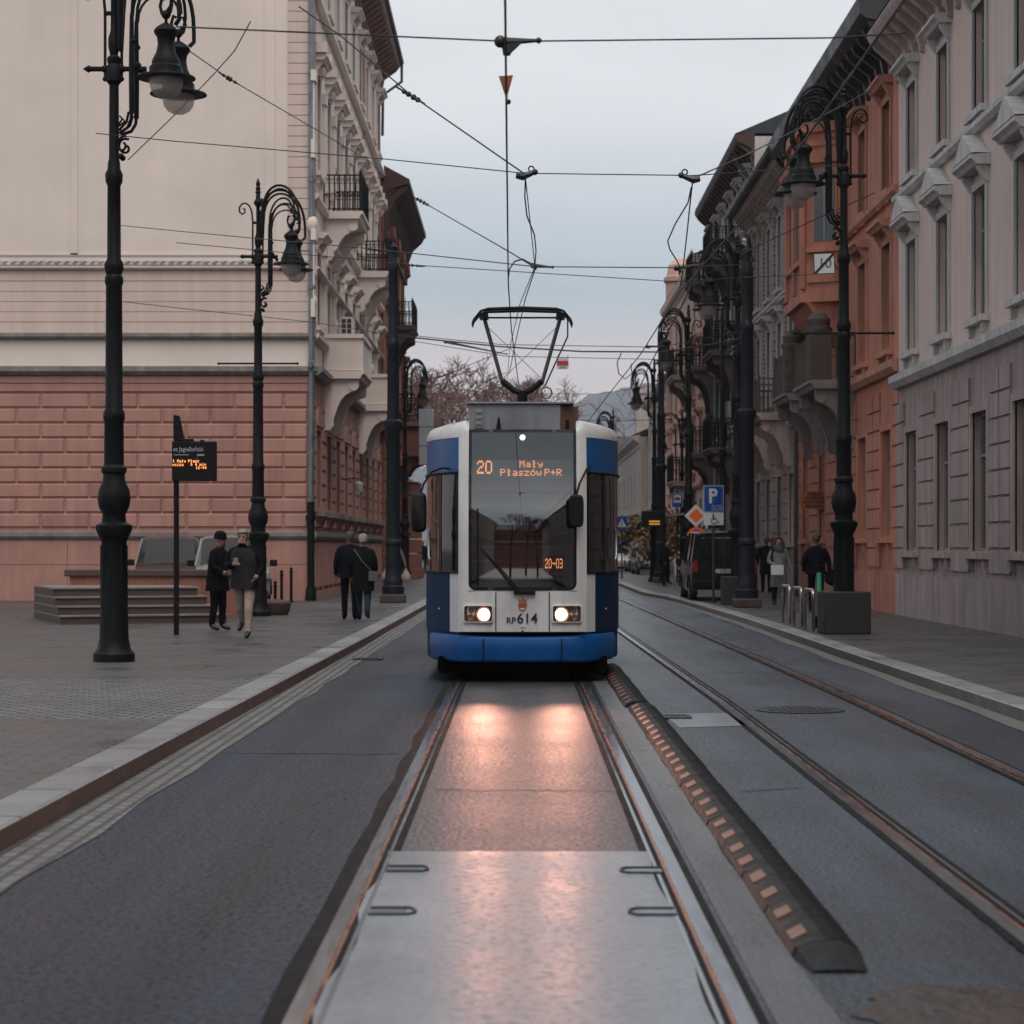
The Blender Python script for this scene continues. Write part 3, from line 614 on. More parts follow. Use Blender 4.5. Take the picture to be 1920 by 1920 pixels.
# cab behind the glass
mb = MB(); mb.box(-.70, .70, .62, 2.6, 1.0, 2.93, 0, skip='f'); mb.box(-1.1, 1.1, 2.58, 2.62, .9, 2.9, 0)
mb.box(-.60, -.36, 1.9, 2.0, 1.1, 2.1, 0)
mb.build('cab_interior', cabdark, tram, ang=0)
mb = MB(); mb.box(-.60, .60, .42, .75, 1.02, 1.24, 1); mb.box(-.60, .60, .5, .95, 1.24, 1.44, 0); mb.box(-.60, .60, .62, 1.1, 1.44, 1.62, 0); mb.box(-.6, .6, .40, .42, 1.20, 1.225, 2); mb.box(-.6, .6, .48, .5, 1.415, 1.45, 2)
mb.build('dashboard', [dash, mat('cab_taupe', (.12, .115, .105), .6), mat('cab_trim_light', (.42, .43, .43), .4)], tram, ang=0)
mb = MB(); mb.box(-.14, .10, 1.5, 1.6, 1.3, 2.05); mb.ball((-.02, 1.55, 2.12), .10, 0); mb.build('driver_seat', blackp, tram)
mb = MB(); mb.box(-.58, .58, .60, .70, 2.20, 2.42, 0); mb.box(-.58, .58, .56, .60, 2.42, 2.64, 1); mb.build('destination_display', [mat('display_grey', (.10, .10, .105), .5), mat('display_panel', (.16, .162, .175), .5, var=.05)], tram, ang=0)
dd = bpy.data.objects['destination_display']
mb = MB(); led(mb, '20', -.545, 2.635, .0165, .555, .0225, 1.0); 
led(mb, 'Mały', -.035, 2.636, .0120, .555, .0118, .9); led(mb, 'Płaszów', -.265, 2.535, .0120, .555, .0118, .9); led(mb, 'P+R', .265, 2.535, .0120, .555, .0118, .9)
mb.build('lettering', orangeled, dd, ang=0)
mb = MB(); mb.box(.25, .50, .34, .38, 1.30, 1.50, 0); rb = mb.build('run_number_board', blackp, tram, ang=0)
mb = MB(); led(mb, '20-03', .268, 1.462, .0072, .336, .0165, 1.0); mb.build('lettering', orangeled, rb, ang=0)
mb = MB(Matrix.Translation((0, .40, 2.90)) @ Matrix.Rotation(R(90), 4, 'X')); mb.lathe([(.034, 0), (.03, .02), (.0001, .026)], 0, 16); mb.build('marker_lamp', mat('marker_glow', (1, 1, 1), .3, emit=(1, .92, .82), estr=5), tram)
bpy.data.objects['marker_lamp'].location = (0, -.08, 0)
# wiper
wy = lambda x, z: fronty(x, z) - .03
mb = MB(); mb.tube([(-.07, wy(.07, 1.09), 1.075), (-.30, wy(.3, 1.36), 1.36), (-.50, wy(.5, 1.60), 1.58)], [.016, .012, .007], 0, 6)
mb.tube([(-.03, wy(.03, 1.09), 1.08), (-.27, wy(.27, 1.36), 1.36), (-.49, wy(.49, 1.6), 1.575)], .008, 0, 6); mb.box(-.10, .15, -.035, .02, 1.045, 1.085, 0)
mb.tube([(-.53, wy(.53, 1.2), 1.14), (-.53, wy(.53, 2.0), 2.05)], .008, 0, 5)
mb.build('wiper', blackp, tram)
# mirrors
for sg, mx, my, mz, hw, hh in ((-1, -1.23, .28, 2.01, .095, .235), (1, .625, -.12, 2.02, .088, .19)):
    mb = MB(); q = [(math.copysign(abs(math.cos(a)) ** .45, math.cos(a)) * hw, math.copysign(abs(math.sin(a)) ** .4, math.sin(a)) * hh) for a in [R(k * 18) for k in range(20)]]
    mb.loft([[(mx + x * .8, my - .06, mz + z * .88) for x, z in q], [(mx + x, my - .03, mz + z) for x, z in q], [(mx + x, my + .04, mz + z) for x, z in q], [(mx + x * .9, my + .06, mz + z * .94) for x, z in q]])
    mo = mb.build('mirror', blackp, tram, ang=50)
    mb = MB()
    if sg < 0: pth = [(-.80, .38, 2.52), (-.95, .36, 2.54), (-1.08, .32, 2.49), (-1.17, .29, 2.35), (mx + .02, my, mz + hh - .02)]
    else: pth = [(.80, .42, 2.55), (.78, .15, 2.56), (.73, -.02, 2.47), (.665, -.1, 2.34), (mx, my, mz + hh - .02)]
    mb.tube(pth, .013, 0, 6); mb.box(pth[0][0] - .05, pth[0][0] + .05, pth[0][1] - .02, pth[0][1] + .05, 2.44, 2.68, 0); mb.build('mirror_arm', blackp, mo)
# roof equipment
mb = MB(); mb.box(-.66, .46, .75, 3.4, 2.96, 3.32, 0); mb.box(-.68, .62, .72, 3.5, 3.325, 3.35, 1)
mb.box(-.58, -.47, .735, .75, 3.03, 3.26, 1)
for z in (3.07, 3.14, 3.21): mb.box(-.56, -.49, .725, .736, z, z + .035, 0)
mb.build('roof_box', [greyp, mat('roof_rail', (.16, .165, .17), .5)], tram, bevel=.012)
mb = MB(); mb.box(.47, .67, .8, 3.3, 2.96, 3.30, 0)
for k in range(8): mb.box(.48 + k * .023, .49 + k * .023, .785, .80, 2.98, 3.28, 1)
for x in (.47, .655): mb.box(x, x + .02, .77, .80, 2.96, 3.31, 1)
mb.build('brake_resistor', [cabbrown, mat('resistor_grid', (.14, .05, .03), .5)], tram, ang=0)
mb = MB(); mb.prism([(-.32, 3.0), (-.255, 3.0), (-.275, 3.16), (-.295, 3.16)], .66, .69, 'xz'); mb.tube([(.48 + .06, .7, 2.99), (.54, .7, 3.13)], .02, 0, 6); mb.build('roof_antenna', blackm, tram)
# pantograph
mb = MB(); PYb, PYt = 4.1, 4.0
mb.tube([(0, PYb, 3.3), (0, PYb, 3.72)], .07, 0, 10)
mb.tube([(-.27, PYb, 3.86), (-.12, PYb, 3.74), (0, PYb, 3.69), (.12, PYb, 3.74), (.27, PYb, 3.86)], .045, 0, 8)
pm = mb.build('pantograph', blackm, tram)
mb = MB()
for sg in (-1, 1):
    mb.tube([(sg * .27, PYb, 3.84), (sg * .52, PYt, 4.72)], .027, 0, 8)
    mb.tube([(sg * .36 + .02 * math.cos(R(a)) * 0 + .075 * math.cos(R(a)) - sg * .03, PYb - .02, 3.70 + .075 * math.sin(R(a))) for a in range(0, 361, 30)], .011, 0, 5)
mb.tube([(.31, PYb + .1, 3.80), (.62, PYt + .1, 4.47), (.62, PYt + .1, 4.7)], .012, 0, 5)
mb.tube([(-.26, PYb, 3.9), (.46, PYt, 4.58)], .004, 0, 4); mb.tube([(.26, PYb, 3.9), (-.46, PYt, 4.58)], .004, 0, 4)
mb.build('arm_frame', mat('pantograph_grey', (.075, .08, .085), .45, .3), pm)
mb = MB()
hd = [(-.68, 4.60), (-.66, 4.67), (-.56, 4.79), (-.46, 4.815), (0, 4.83), (.46, 4.815), (.56, 4.79), (.66, 4.67), (.68, 4.60)]
for y in (PYt - .16, PYt + .16): mb.tube([(x, y, z) for x, z in hd], [.010, .013, .016, .023, .024, .023, .016, .013, .010], 0, 8)
mb.tube([(-.56, PYt, 4.715), (.56, PYt, 4.715)], .013, 0, 6)
for sg in (-1, 1): mb.box(sg * .52 - .06, sg * .52 + .06, PYt - .2, PYt + .2, 4.70, 4.75)
mb.build('collector_head', blackm, pm)
# ------------------------------------------------------------------ buildings.  Local frame of a building: x along the street front, -y out of the front, z up
cream = mat('plaster_cream', (.71, .61, .55), .8, var=.10, scale=.35, streak=.025, bump=.12, bscale=30)
creampink = mat('plaster_cream_pink', (.63, .50, .44), .8, var=.06, scale=.6, streak=.10, bump=.12, bscale=30)
pink = mat('plaster_pink', (.41, .212, .172), .8, var=.12, scale=1.1, streak=.12, bump=.14, bscale=30)
pinkdk = mat('plaster_brick_pink', (.26, .105, .075), .8, var=.2, scale=1.1, streak=.25, bump=.14)
ledge = mat('ledge_grey', (.24, .21, .20), .7, var=.25, scale=3, streak=.3)
orange = mat('plaster_orange', (.52, .215, .145), .8, var=.16, scale=1.0, streak=.25, bump=.12)
otrim = mat('plaster_orange_trim', (.50, .24, .165), .8, var=.16, scale=2., streak=.3)
brownred = mat('plaster_brown_red', (.26, .085, .05), .8, var=.22, scale=1.0, streak=.3, bump=.12)
greywh = mat('plaster_grey_white', (.54, .52, .505), .8, var=.12, scale=1.0, streak=.3, bump=.12)
greypink = mat('plaster_grey_pink', (.41, .325, .305), .8, var=.14, scale=1.0, streak=.3, bump=.12)
pinklt = mat('plaster_light_pink', (.60, .36, .30), .8, var=.10, scale=1.0, streak=.2)
creamfar = mat('plaster_far_cream', (.46, .39, .35), .8, var=.12, scale=.7, streak=.2)
brickm = tiles('brick_strips', (.33, .12, .075), (.26, .09, .06), (.40, .37, .35), .34, .155, .05, vertical=True, rough=.8, rvar=.1, bump=.2)
brickw = tiles('brick_white', (.42, .40, .39), (.36, .34, .335), (.22, .205, .20), .26, .085, .012, vertical=True, rough=.8, rvar=.1, bump=.3)
wood = mat('eave_wood', (.062, .030, .022), .7, var=.4, scale=5, stretch=(1, 4, 1))
rooft = mat('roof_dark_sheet', (.032, .034, .038), .5, .1, var=.3, scale=1.5, streak=.2)
zinc = mat('zinc_pipe', (.20, .225, .245), .42, .6, var=.25, scale=3, streak=.2)
zincdk = mat('zinc_pipe_dark', (.055, .065, .08), .45, .5, var=.25, scale=3)
wframe = mat('window_frame_paint', (.24, .225, .215), .5, var=.12)
wframed = mat('window_frame_dark', (.07, .045, .035), .5, var=.2)
pane = glass('window_pane', (.028, .031, .036), .04)
shut = tiles('louvre_shutter', (.20, .135, .12), (.17, .11, .10), (.05, .03, .027), 5., .075, .02, vertical=True, rough=.6, bump=.7)
terr = mat('terracotta', (.22, .09, .06), .8, var=.25, scale=6)
WC = {}
def win_meshes(w_, h_, style, trim, frame):
    k = (w_, h_, style, trim.name, frame.name)
    if k in WC: return WC[k]
    mb = MB(); hw = w_ / 2
    if style != 'plain':
        t = .13
        mb.box(-hw - t, -hw, -.05, .03, -.02, h_ + t); mb.box(hw, hw + t, -.05, .03, -.02, h_ + t); mb.box(-hw, hw, -.05, .03, h_, h_ + t)
        mb.box(-hw - .2, hw + .2, -.16, .03, -.14, -.02)
        for s in (-1, 1): mb.box(s * hw - .08, s * hw + .08, -.11, .03, -.34, -.14)
    else:
        mb.box(-hw - .05, hw + .05, -.09, .03, -.09, 0)
    if style in ('flat', 'ear', 'ped', 'arch'):
        z = h_ + .30
        for s in (-1, 1): mb.prism([(.03, h_ + .0), (-.06, h_ + .02), (-.20, h_ + .24), (-.22, z), (.03, z)], s * (hw + .09) - .07, s * (hw + .09) + .07, 'yz')
        mb.prism([(.03, z), (-.24, z), (-.29, z + .06), (-.36, z + .10), (-.36, z + .16), (.03, z + .2)], -hw - .26, hw + .26, 'yz')
    if style == 'ped': mb.prism([(-hw - .26, h_ + .50), (hw + .26, h_ + .50), (0, h_ + .95)], -.34, .03, 'xz')
    if style == 'arch': mb.prism([((hw + .22) * math.cos(R(a)), h_ + .5 + .42 * math.sin(R(a))) for a in range(0, 181, 18)], -.34, .03, 'xz')
    if style == 'ear':
        for s in (-1, 1): mb.box(s * (hw + .22) - .13, s * (hw + .22) + .13, -.34, .03, h_ + .49, h_ + .78)
        mb.ball((0, -.10, h_ + .15), .14, sx=.9, sz=1.3)
    a = mb.mesh('window', trim, ang=0)
    mb = MB(); f = .06; y0, y1 = .13, .19
    mb.box(-hw, -hw + f, y0, y1, 0, h_); mb.box(hw - f, hw, y0, y1, 0, h_); mb.box(-hw + f, hw - f, y0, y1, 0, f); mb.box(-hw + f, hw - f, y0, y1, h_ - f, h_)
    mb.box(-.035, .035, y0 - .01, y1 - .01, f, h_ - f); mb.box(-hw + f, -.035, y0 - .005, y1 - .005, h_ * .68, h_ * .68 + .06); mb.box(.035, hw - f, y0 - .005, y1 - .005, h_ * .68, h_ * .68 + .06)
    b = mb.mesh('frame', frame, ang=0)
    mb = MB(); mb.quad((-hw, .175, 0), (hw, .175, 0), (hw, .175, h_), (-hw, .175, h_)); c = mb.mesh('pane', shut if style == 'shutter' else pane, ang=0)
    WC[k] = (a, b, c); return WC[k]
def add_window(root, M, x, z, w_, h_, style, trim, frame=wframe):
    a, b, c = win_meshes(w_, h_, style, trim, frame)
    o = bpy.data.objects.new('window', a); col.objects.link(o); o.parent = root; o.matrix_local = M @ Matrix.Translation((x, 0, z))
    for nm, me in (('frame', b), ('pane', c)):
        q = bpy.data.objects.new(nm, me); col.objects.link(q); q.parent = o
    return o
def wall_holes(mb, x0, x1, z0, z1, holes, m=0, depth=.2, mr=None):
    xs = sorted({x0, x1} | {h[0] for h in holes} | {h[1] for h in holes}); zs = sorted({z0, z1} | {h[2] for h in holes} | {h[3] for h in holes})
    xs = [x for x in xs if x0 <= x <= x1]; zs = [z for z in zs if z0 <= z <= z1]
    for a, b in zip(xs, xs[1:]):
        for c, d in zip(zs, zs[1:]):
            if any(h[0] - 1e-6 <= a and b <= h[1] + 1e-6 and h[2] - 1e-6 <= c and d <= h[3] + 1e-6 for h in holes): continue
            mb.quad((a, 0, c), (b, 0, c), (b, 0, d), (a, 0, d), m)
    mr = m if mr is None else mr
    for a, b, c, d in holes:
        mb.quad((a, 0, c), (a, depth, c), (a, depth, d), (a, 0, d), mr); mb.quad((b, 0, c), (b, 0, d), (b, depth, d), (b, depth, c), mr)
        mb.quad((a, 0, d), (a, depth, d), (b, depth, d), (b, 0, d), mr); mb.quad((a, 0, c), (b, 0, c), (b, depth, c), (a, depth, c), mr)
CORN = [(.0, -.75), (-.08, -.70), (-.10, -.45), (-.30, -.32), (-.55, -.20), (-.62, -.05), (-.62, .05), (0, .12)]
def cornice(mb, x0, x1, z, prof=CORN, m=0, brackets=0., bm=0, k=1.):
    mb.prism([(y * k, z + zz) for y, zz in prof], x0, x1, 'yz', m)
    if brackets:
        n = max(2, int((x1 - x0) / brackets))
        for i in range(n + 1):
            x = x0 + .15 + (x1 - x0 - .3) * i / n
            mb.prism([(.0, z - 1.05), (-.09, z - 1.0), (-.16, z - .65), (-.50 * k, z - .30), (-.56 * k, z - .14), (0, z - .14)], x - .09, x + .09, 'yz', bm)
def band(mb, x0, x1, z0, z1, p, m=0): mb.prism([(.0, z0), (-p * .55, z0), (-p, z0 + (z1 - z0) * .4), (-p, z1 - .03), (0, z1)], x0, x1, 'yz', m)
def console(mb, x, p, z, h, t, m=0):
    """scrolled bracket that carries a balcony of depth p"""
    pr = [(0, z), (-p, z), (-p, z - .22), (-p * .93, z - .34), (-p * .80, z - .38), (-p * .62, z - .48), (-p * .48, z - .66), (-p * .40, z - .86), (-p * .28, z - h * .80), (-p * .30, z - h * .90), (-p * .2, z - h), (0, z - h)]
    mb.prism(pr, x - t / 2, x + t / 2, 'yz', m)
    mb.M = mb.M @ Matrix.Translation((x, -p * .86, z - .22)) @ Matrix.Rotation(R(90), 4, 'Y'); mb.lathe([(.14, -t / 2 - .03), (.14, t / 2 + .03)], m, 12); mb.M = mb.M @ Matrix.Rotation(R(-90), 4, 'Y') @ Matrix.Translation((-x, p * .86, -z + .22))
def scroll(cx, cz, r0, turns, a0, sg=1, n=22):
    return [(cx + sg * r0 * (1 - .8 * k / n) * math.cos(a0 + turns * 2 * math.pi * k / n), cz + r0 * (1 - .8 * k / n) * math.sin(a0 + turns * 2 * math.pi * k / n)) for k in range(n + 1)]
def balcony(root, M, x0, x1, z, p, stone, railm, kind='iron', ch=1.5, consoles=2, rh=1.0, slabm=None):
    mb = MB(M.copy())
    mb.prism([(0, z - .22), (-p + .12, z - .22), (-p + .06, z - .10), (-p, z - .08), (-p, z), (0, z)], x0, x1, 'yz')
    n = consoles
    for i in range(n): console(mb, x0 + .25 + (x1 - x0 - .5) * i / max(1, n - 1), p * .86, z - .21, ch, .24)
    b = mb.build('balcony', slabm or stone, root, ang=30)
    mb = MB(M.copy()); q = p - .08
    if kind == 'stone':
        mb.box(x0 + .08, x1 - .08, -q, -q + .16, z + .02, z + rh, 0); mb.box(x0 + .08, x0 + .24, -q + .16, -.02, z + .02, z + rh, 0); mb.box(x1 - .24, x1 - .08, -q + .16, -.02, z + .02, z + rh, 0)
        mb.box(x0 + .02, x1 - .02, -q - .06, -q + .22, z + rh, z + rh + .12, 0); mb.box(x0 + .02, x0 + .30, -q + .22, -.02, z + rh, z + rh + .12, 0); mb.box(x1 - .30, x1 - .02, -q + .22, -.02, z + rh, z + rh + .12, 0)
        for x in (x0 + .10, x1 - .42): mb.box(x, x + .32, -q - .04, -q, z + .0, z + rh, 0)
    else:
        pts = [(x0 + .08, -.02), (x0 + .08, -q), (x1 - .08, -q), (x1 - .08, -.02)]
        for (a, b_), (c, d_) in zip(pts, pts[1:]):
            for zz, r_ in ((z + .08, .014), (z + rh * .78, .010), (z + rh, .022)): mb.tube([(a, b_, zz), (c, d_, zz)], r_, 0, 4)
            ln = math.hypot(c - a, d_ - b_); k = max(2, int(ln / .14))
            for i in range(k + 1):
                f = i / k; x, y = a + (c - a) * f, b_ + (d_ - b_) * f
                mb.tube([(x, y, z + .02), (x, y, z + rh)], .011 if kind == 'iron' else .02, 0, 4, caps=False)
                if kind == 'fancy' and i < k:
                    f2 = (i + .5) / k; x, y = a + (c - a) * f2, b_ + (d_ - b_) * f2; dx, dy = (c - a) / ln, (d_ - b_) / ln
                    mb.tube([(x + dx * s_, y + dy * s_, zz) for s_, zz in scroll(0, z + rh * .45, .065, 1.1, 0, 1, 10)], .012, 0, 4, caps=False)
                    mb.tube([(x + dx * s_, y + dy * s_, zz) for s_, zz in scroll(0, z + rh * .88, .055, 1.1, 1.5, -1, 10)], .010, 0, 4, caps=False)
            if kind == 'fancy':
                for i in range(k // 2 + 1):
                    f = i / max(1, k // 2); x, y = a + (c - a) * f, b_ + (d_ - b_) * f; mb.tube([(x, y, z + rh), (x, y, z + rh + .22)], [.016, .004], 0, 4)
        for a, c in pts[1:3]: mb.box(a - .035, a + .035, c - .035, c + .035, z + .02, z + rh + .1, 0)
    mb.build('railing', railm, b, ang=30)
    return b
def downpipe(root, M, pts, r, m):
    mb = MB(M.copy()); mb.tube(pts, r, 0, 10)
    for k in range(1, 6):
        z = pts[0][2] + (pts[-1][2] - pts[0][2]) * k / 6
        for (a, b) in zip(pts, pts[1:]):
            if a[0] == b[0] and a[1] == b[1] and min(a[2], b[2]) < z < max(a[2], b[2]): mb.lathe([(r * 1.25, -.05), (r * 1.25, .05)], 0, 10, (a[0], a[1], z))
    return mb.build('drainpipe', m, root)
I4 = Matrix()
WROT = lambda L=0: Matrix.Rotation(R(90), 4, 'Z')

# --- corner building on the left: its gable wall faces the camera, its street front runs away from it
sA = 68.4; AY = YS(sA); AX = -5.70
zz = lambda v, s=sA: CH - (v - V0) / s - .12          # height above the pavement for a line of the photo on a plane at scale s
bA = empty('corner_building', 'tall pink and cream corner building on the left, plain blocked wall facing the camera', 'building', (AX, AY, .12))
LA, DA, HA = YS(46) - AY, 16., 21.2
SF = Matrix.Rotation(R(90), 4, 'Z')                     # frame of the street front: x runs up the street, -y towards the road
mb = MB()
wl = -20.
# camera side wall (local x from wl to 0 at y=0)
exw = [(x, z, w_, h_) for x in (-11.9, -15.6) for z, w_, h_ in ((2.6, 1.15, 2.1), (7.9, 1.1, 1.9), (11.4, 1.2, 2.6), (16.2, 1.15, 2.1))]
hol = [(x - w_ / 2, x + w_ / 2, z, z + h_) for x, z, w_, h_ in exw]
wall_holes(mb, wl, 0, 0, zz(690), [h for h in hol if h[2] < 6], 0); wall_holes(mb, wl, 0, zz(690), HA, [h for h in hol if h[2] > 6], 1)
# rusticated blocks
rdm = random.Random(5); rows = 9; zb0, zb1 = zz(990), zz(737); rh = (zb1 - zb0) / rows
for r_ in range(rows):
    x = -.12 - (0 if r_ % 2 else .66); xs = [-.10]
    while x > wl + 1.4: xs.append(x if xs[-1] != x else x); x -= 1.33
    for a, b in zip(xs, xs[1:]):
        if a - b < .1: continue
        z0, z1 = zb0 + r_ * rh + .02, zb0 + (r_ + 1) * rh - .02
        if any(h[0] - .2 < a and b < h[1] + .2 and h[2] - .25 < z1 and z0 < h[3] + .25 for h in hol): continue
        g = .018; bx0, bx1 = b + g, a - g
        mb.loft([[(bx0, 0, z0), (bx1, 0, z0), (bx1, 0, z1), (bx0, 0, z1)], [(bx0 + .03, -.045, z0 + .03), (bx1 - .03, -.045, z0 + .03), (bx1 - .03, -.045, z1 - .03), (bx0 + .03, -.045, z1 - .03)]], rdm.choice((0, 0, 5, 7, 8)))
# plinth panels, bands and ledges of the camera wall
mb.box(wl, -.06, -.05, .02, .0, zz(1013), 0)
for x in (-1.62, -3.3, -5., -6.7): mb.box(x - .006, x + .006, -.053, -.048, .05, zz(1013) - .05, 6)
mb.box(wl, -.06, -.053, -.048, .98, .99, 6)
band(mb, wl, .10, zz(1012), zz(996), .13, 2)
mb.box(wl, -.05, -.055, .02, zz(735) + .02, zz(718) - .02, 0); mb.box(wl, -.05, -.075, .02, zz(718), zz(706), 0)
band(mb, wl, .16, zz(704), zz(686), .22, 2)
band(mb, wl, .12, zz(637), zz(624), .16, 2)
for v in (604, 585, 566, 547, 527): mb.box(wl, -.05, -.030, .01, zz(v) + .012, zz(v - 19.5) - .012, 3)
mb.box(wl, -.05, -.030, .01, zz(624) + .0, zz(604) - .012, 3)
band(mb, wl, .10, zz(507), zz(498), .15, 3); mb.box(wl, -.08, -.06, .02, zz(497), zz(489), 4)
x = wl
while x < -.3: mb.box(x, x + .10, -.075, -.055, zz(495.5), zz(492.5), 2); mb.box(x + .07, x + .15, -.075, -.055, zz(492), zz(490.5), 2); x += .24
# big recessed panel frame and corner quoins
for x0, x1 in ((-8.85, -8.78), (-6.42, -6.37),): mb.box(x0 - .2, x0, -.03, .01, zz(478), HA - 1, 1)
px0, px1 = -9.2, -1.02
mb.box(px0, px0 + .05, -.03, .01, zz(476), HA - 1.4, 1); mb.box(px1 - .28, px1, -.035, .01, zz(476), HA - 1.4, 1); mb.box(px0 + .05, px1 - .28, -.03, .01, zz(479), zz(475), 1)
z = zz(470)
while z < HA - 1: mb.box(-.66, -.06, -.04, .01, z + .012, z + .275, 3); z += .285
# street front
mb.M = SF.copy()
NW = 9; st = LA / NW
fl = [(7.65, 1.05, 2.1, 'flat'), (11.95, 1.15, 2.75, 'ear'), (17.2, 1.05, 2.0, 'flat')]
hs = []
for i in range(NW):
    for z, w_, h_, s_ in fl: hs.append((st * (i + .5) - w_ / 2, st * (i + .5) + w_ / 2, z, z + h_))
g0 = []
for i in range(NW): g0.append((st * (i + .5) - .7, st * (i + .5) + .7, 2.55, 4.75))
wall_holes(mb, 0, LA, 0, zz(690), g0, 0); wall_holes(mb, 0, LA, zz(690), HA, hs, 1)
for i in range(NW):                                       # rusticated piers, with small dark joints
    for r_ in range(rows):
        z0, z1 = zb0 + r_ * rh + .02, zb0 + (r_ + 1) * rh - .02
        for a, b in ((st * i + .03, st * (i + .5) - .92), (st * (i + .5) + .92, st * (i + 1) - .03)):
            mb.loft([[(a, 0, z0), (b, 0, z0), (b, 0, z1), (a, 0, z1)], [(a + .03, -.06, z0 + .03), (b - .03, -.06, z0 + .03), (b - .03, -.06, z1 - .03), (a + .03, -.06, z1 - .03)]], 0)
    mb.prism([(st * (i + .5) + .85 * math.cos(R(a)), 4.85 + .55 * math.sin(R(a))) for a in range(0, 181, 20)], -.09, .01, 'xz', 0)
    mb.box(st * (i + .5) - .95, st * (i + .5) + .95, -.28, .02, 2.32, 2.46, 2)
    for k in range(4): x = st * (i + .5) - .7 + k * .45; mb.prism([(0, 2.0), (-.10, 2.05), (-.22, 2.32), (0, 2.32)], x - .06, x + .1, 'yz', 0)
    for k in range(5): x = st * i + .25 + k * .62; mb.box(x, x + .32, -.07, .01, .35, 1.6, 0)
    mb.box(st * (i + .3), st * (i + .3) + .28, -.02, .01, .22, .42, 6); mb.box(st * (i + .7), st * (i + .7) + .28, -.02, .01, .22, .42, 6)
mb.box(.0, LA, -.06, .02, 0, .22, 0)
band(mb, -.1, LA, zz(1012), zz(996), .14, 2); band(mb, -.15, LA, zz(704), zz(686), .30, 2); band(mb, -.1, LA, zz(637), zz(624), .2, 3)
band(mb, -.1, LA, zz(507), zz(498), .2, 3); band(mb, 0, LA, 11.0, 11.2, .18, 1); band(mb, 0, LA, 16.5, 16.7, .2, 1)
for x in (LA * .67, LA * .97, .35):                      # pink quoin strips
    z = 7.5
    while z < HA - 1.2: mb.box(x - .3, x + .3, -.05, .01, z + .015, z + .36, 5); z += .375
rd = random.Random(3)
for i in range(NW):                                       # stucco ornament between windows
    for z in (8.2, 9.0, 9.7, 10.3): mb.ball((st * i + rd.uniform(-.15, .15) + .02, -.02, z), rd.uniform(.09, .17), 1, 8, 5, sz=1.5)
    for z in (7.75, 12.1): mb.box(st * i - .26, st * i + .26, -.10, .01, z, z + .5, 1); mb.box(st * i - .2, st * i + .2, -.08, .01, z + .5, z + 2.1, 1); mb.box(st * i - .27, st * i + .27, -.13, .01, z + 2.1, z + 2.4, 1)
mb.M = I4
mb.quad((wl, 0, 0), (wl, 0, HA), (wl, DA, HA), (wl, DA, 0), 1); mb.quad((wl, LA, 0), (wl, LA, HA), (0, LA, HA), (0, LA, 0), 1)
mb.build('wall', [pink, cream, ledge, creampink, greywh, pink, mat('joint_dark', (.06, .03, .025), .8), mat('plaster_pink_worn', (.38, .19, .152), .8, var=.16, scale=1.4, streak=.2, bump=.14), mat('plaster_pink_pale', (.43, .23, .19), .8, var=.14, scale=1.2, streak=.15, bump=.14)], bA, ang=30)
for x, z, w_, h_ in exw: add_window(bA, I4, x, z, w_, h_, 'flat' if 7 < z < 15 else 'arch' if z < 7 else 'flat', pink if z < 6 else cream)
for i in range(NW):
    for z, w_, h_, s_ in fl: add_window(bA, SF, st * (i + .5), z, w_, h_, s_, cream)
    add_window(bA, SF, st * (i + .5), 2.55, 1.4, 2.2, 'shutter', pink, wframed)
mb = MB(SF.copy()); cornice(mb, -.6, LA + .4, HA, m=0, brackets=.75, bm=0, k=1.3); mb.build('cornice', mat('cornice_brown_pink', (.23, .135, .11), .7, var=.25, streak=.3), bA, ang=30)
mb = MB(); cornice(mb, wl, .0, HA - .004, m=0, k=1.28); mb.build('cornice', creampink, bA, ang=30)
mb = MB(); mb.prism([(-.75, HA + .1), (wl, HA + .1), (wl * .5, HA + 4.)], -.5, LA, 'xz'); mb.build('roof', rooft, bA, ang=0)
mb = MB(SF.copy()); mb.tube([(-.6, -.86, HA + .12), (LA + .5, -.86, HA + .10)], .09, 0, 8); mb.tube([(LA + .35, -.86, HA), (LA + .35, -.86, HA - .7), (LA - .1, -.12, HA - 1.35), (LA - .1, -.1, HA - 3)], .06, 0, 8); mb.build('gutter_pipe', zincdk, bA)
downpipe(bA, I4, [(-.02, -.13, 2.7), (.0, -.13, zz(690)), (.0, -.30, zz(686)), (0, -.30, zz(684)), (0, -.13, zz(676)), (0, -.13, HA - .9)], .085, zinc)
mb = MB(); mb.tube([(-.02, -.14, 0), (-.02, -.14, 2.7)], .10, 0, 10); mb.lathe([(.16, .0), (.14, .3), (.11, .4)], 0, 10, (-.02, -.14, 0)); mb.lathe([(.14, 2.2), (.14, 2.35)], 0, 10, (-.02, -.14, 0)); mb.build('drainpipe_boot', blackm, bA)
Yb = lambda u, xw: (xw * F / (u - U0)) - AY               # along-street coordinate where a plane at X=xw meets column u
balcony(bA, SF, 3.1, 6.6, 6.55, 1.2, cream, cream, 'stone', 1.5, 2, .95); balcony(bA, SF, 16.2, 20.2, 6.45, 1.2, cream, cream, 'stone', 1.5, 2, .95)
balcony(bA, SF, 3.3, 6.4, 11.2, 1.15, cream, blackm, 'fancy', 1.2, 2, 1.05); balcony(bA, SF, 16.0, 19.6, 11.1, 1.15, cream, blackm, 'fancy', 1.2, 2, 1.05)
mb = MB(SF.copy()); mb.box(3.5, 4.3, -.85, -.5, 7.62, 8.15); 
for i in range(2):
    for j in range(3): mb.box(3.478, 3.499, -.80 + i * .16, -.68 + i * .16, 7.68 + j * .15, 7.79 + j * .15, 1)
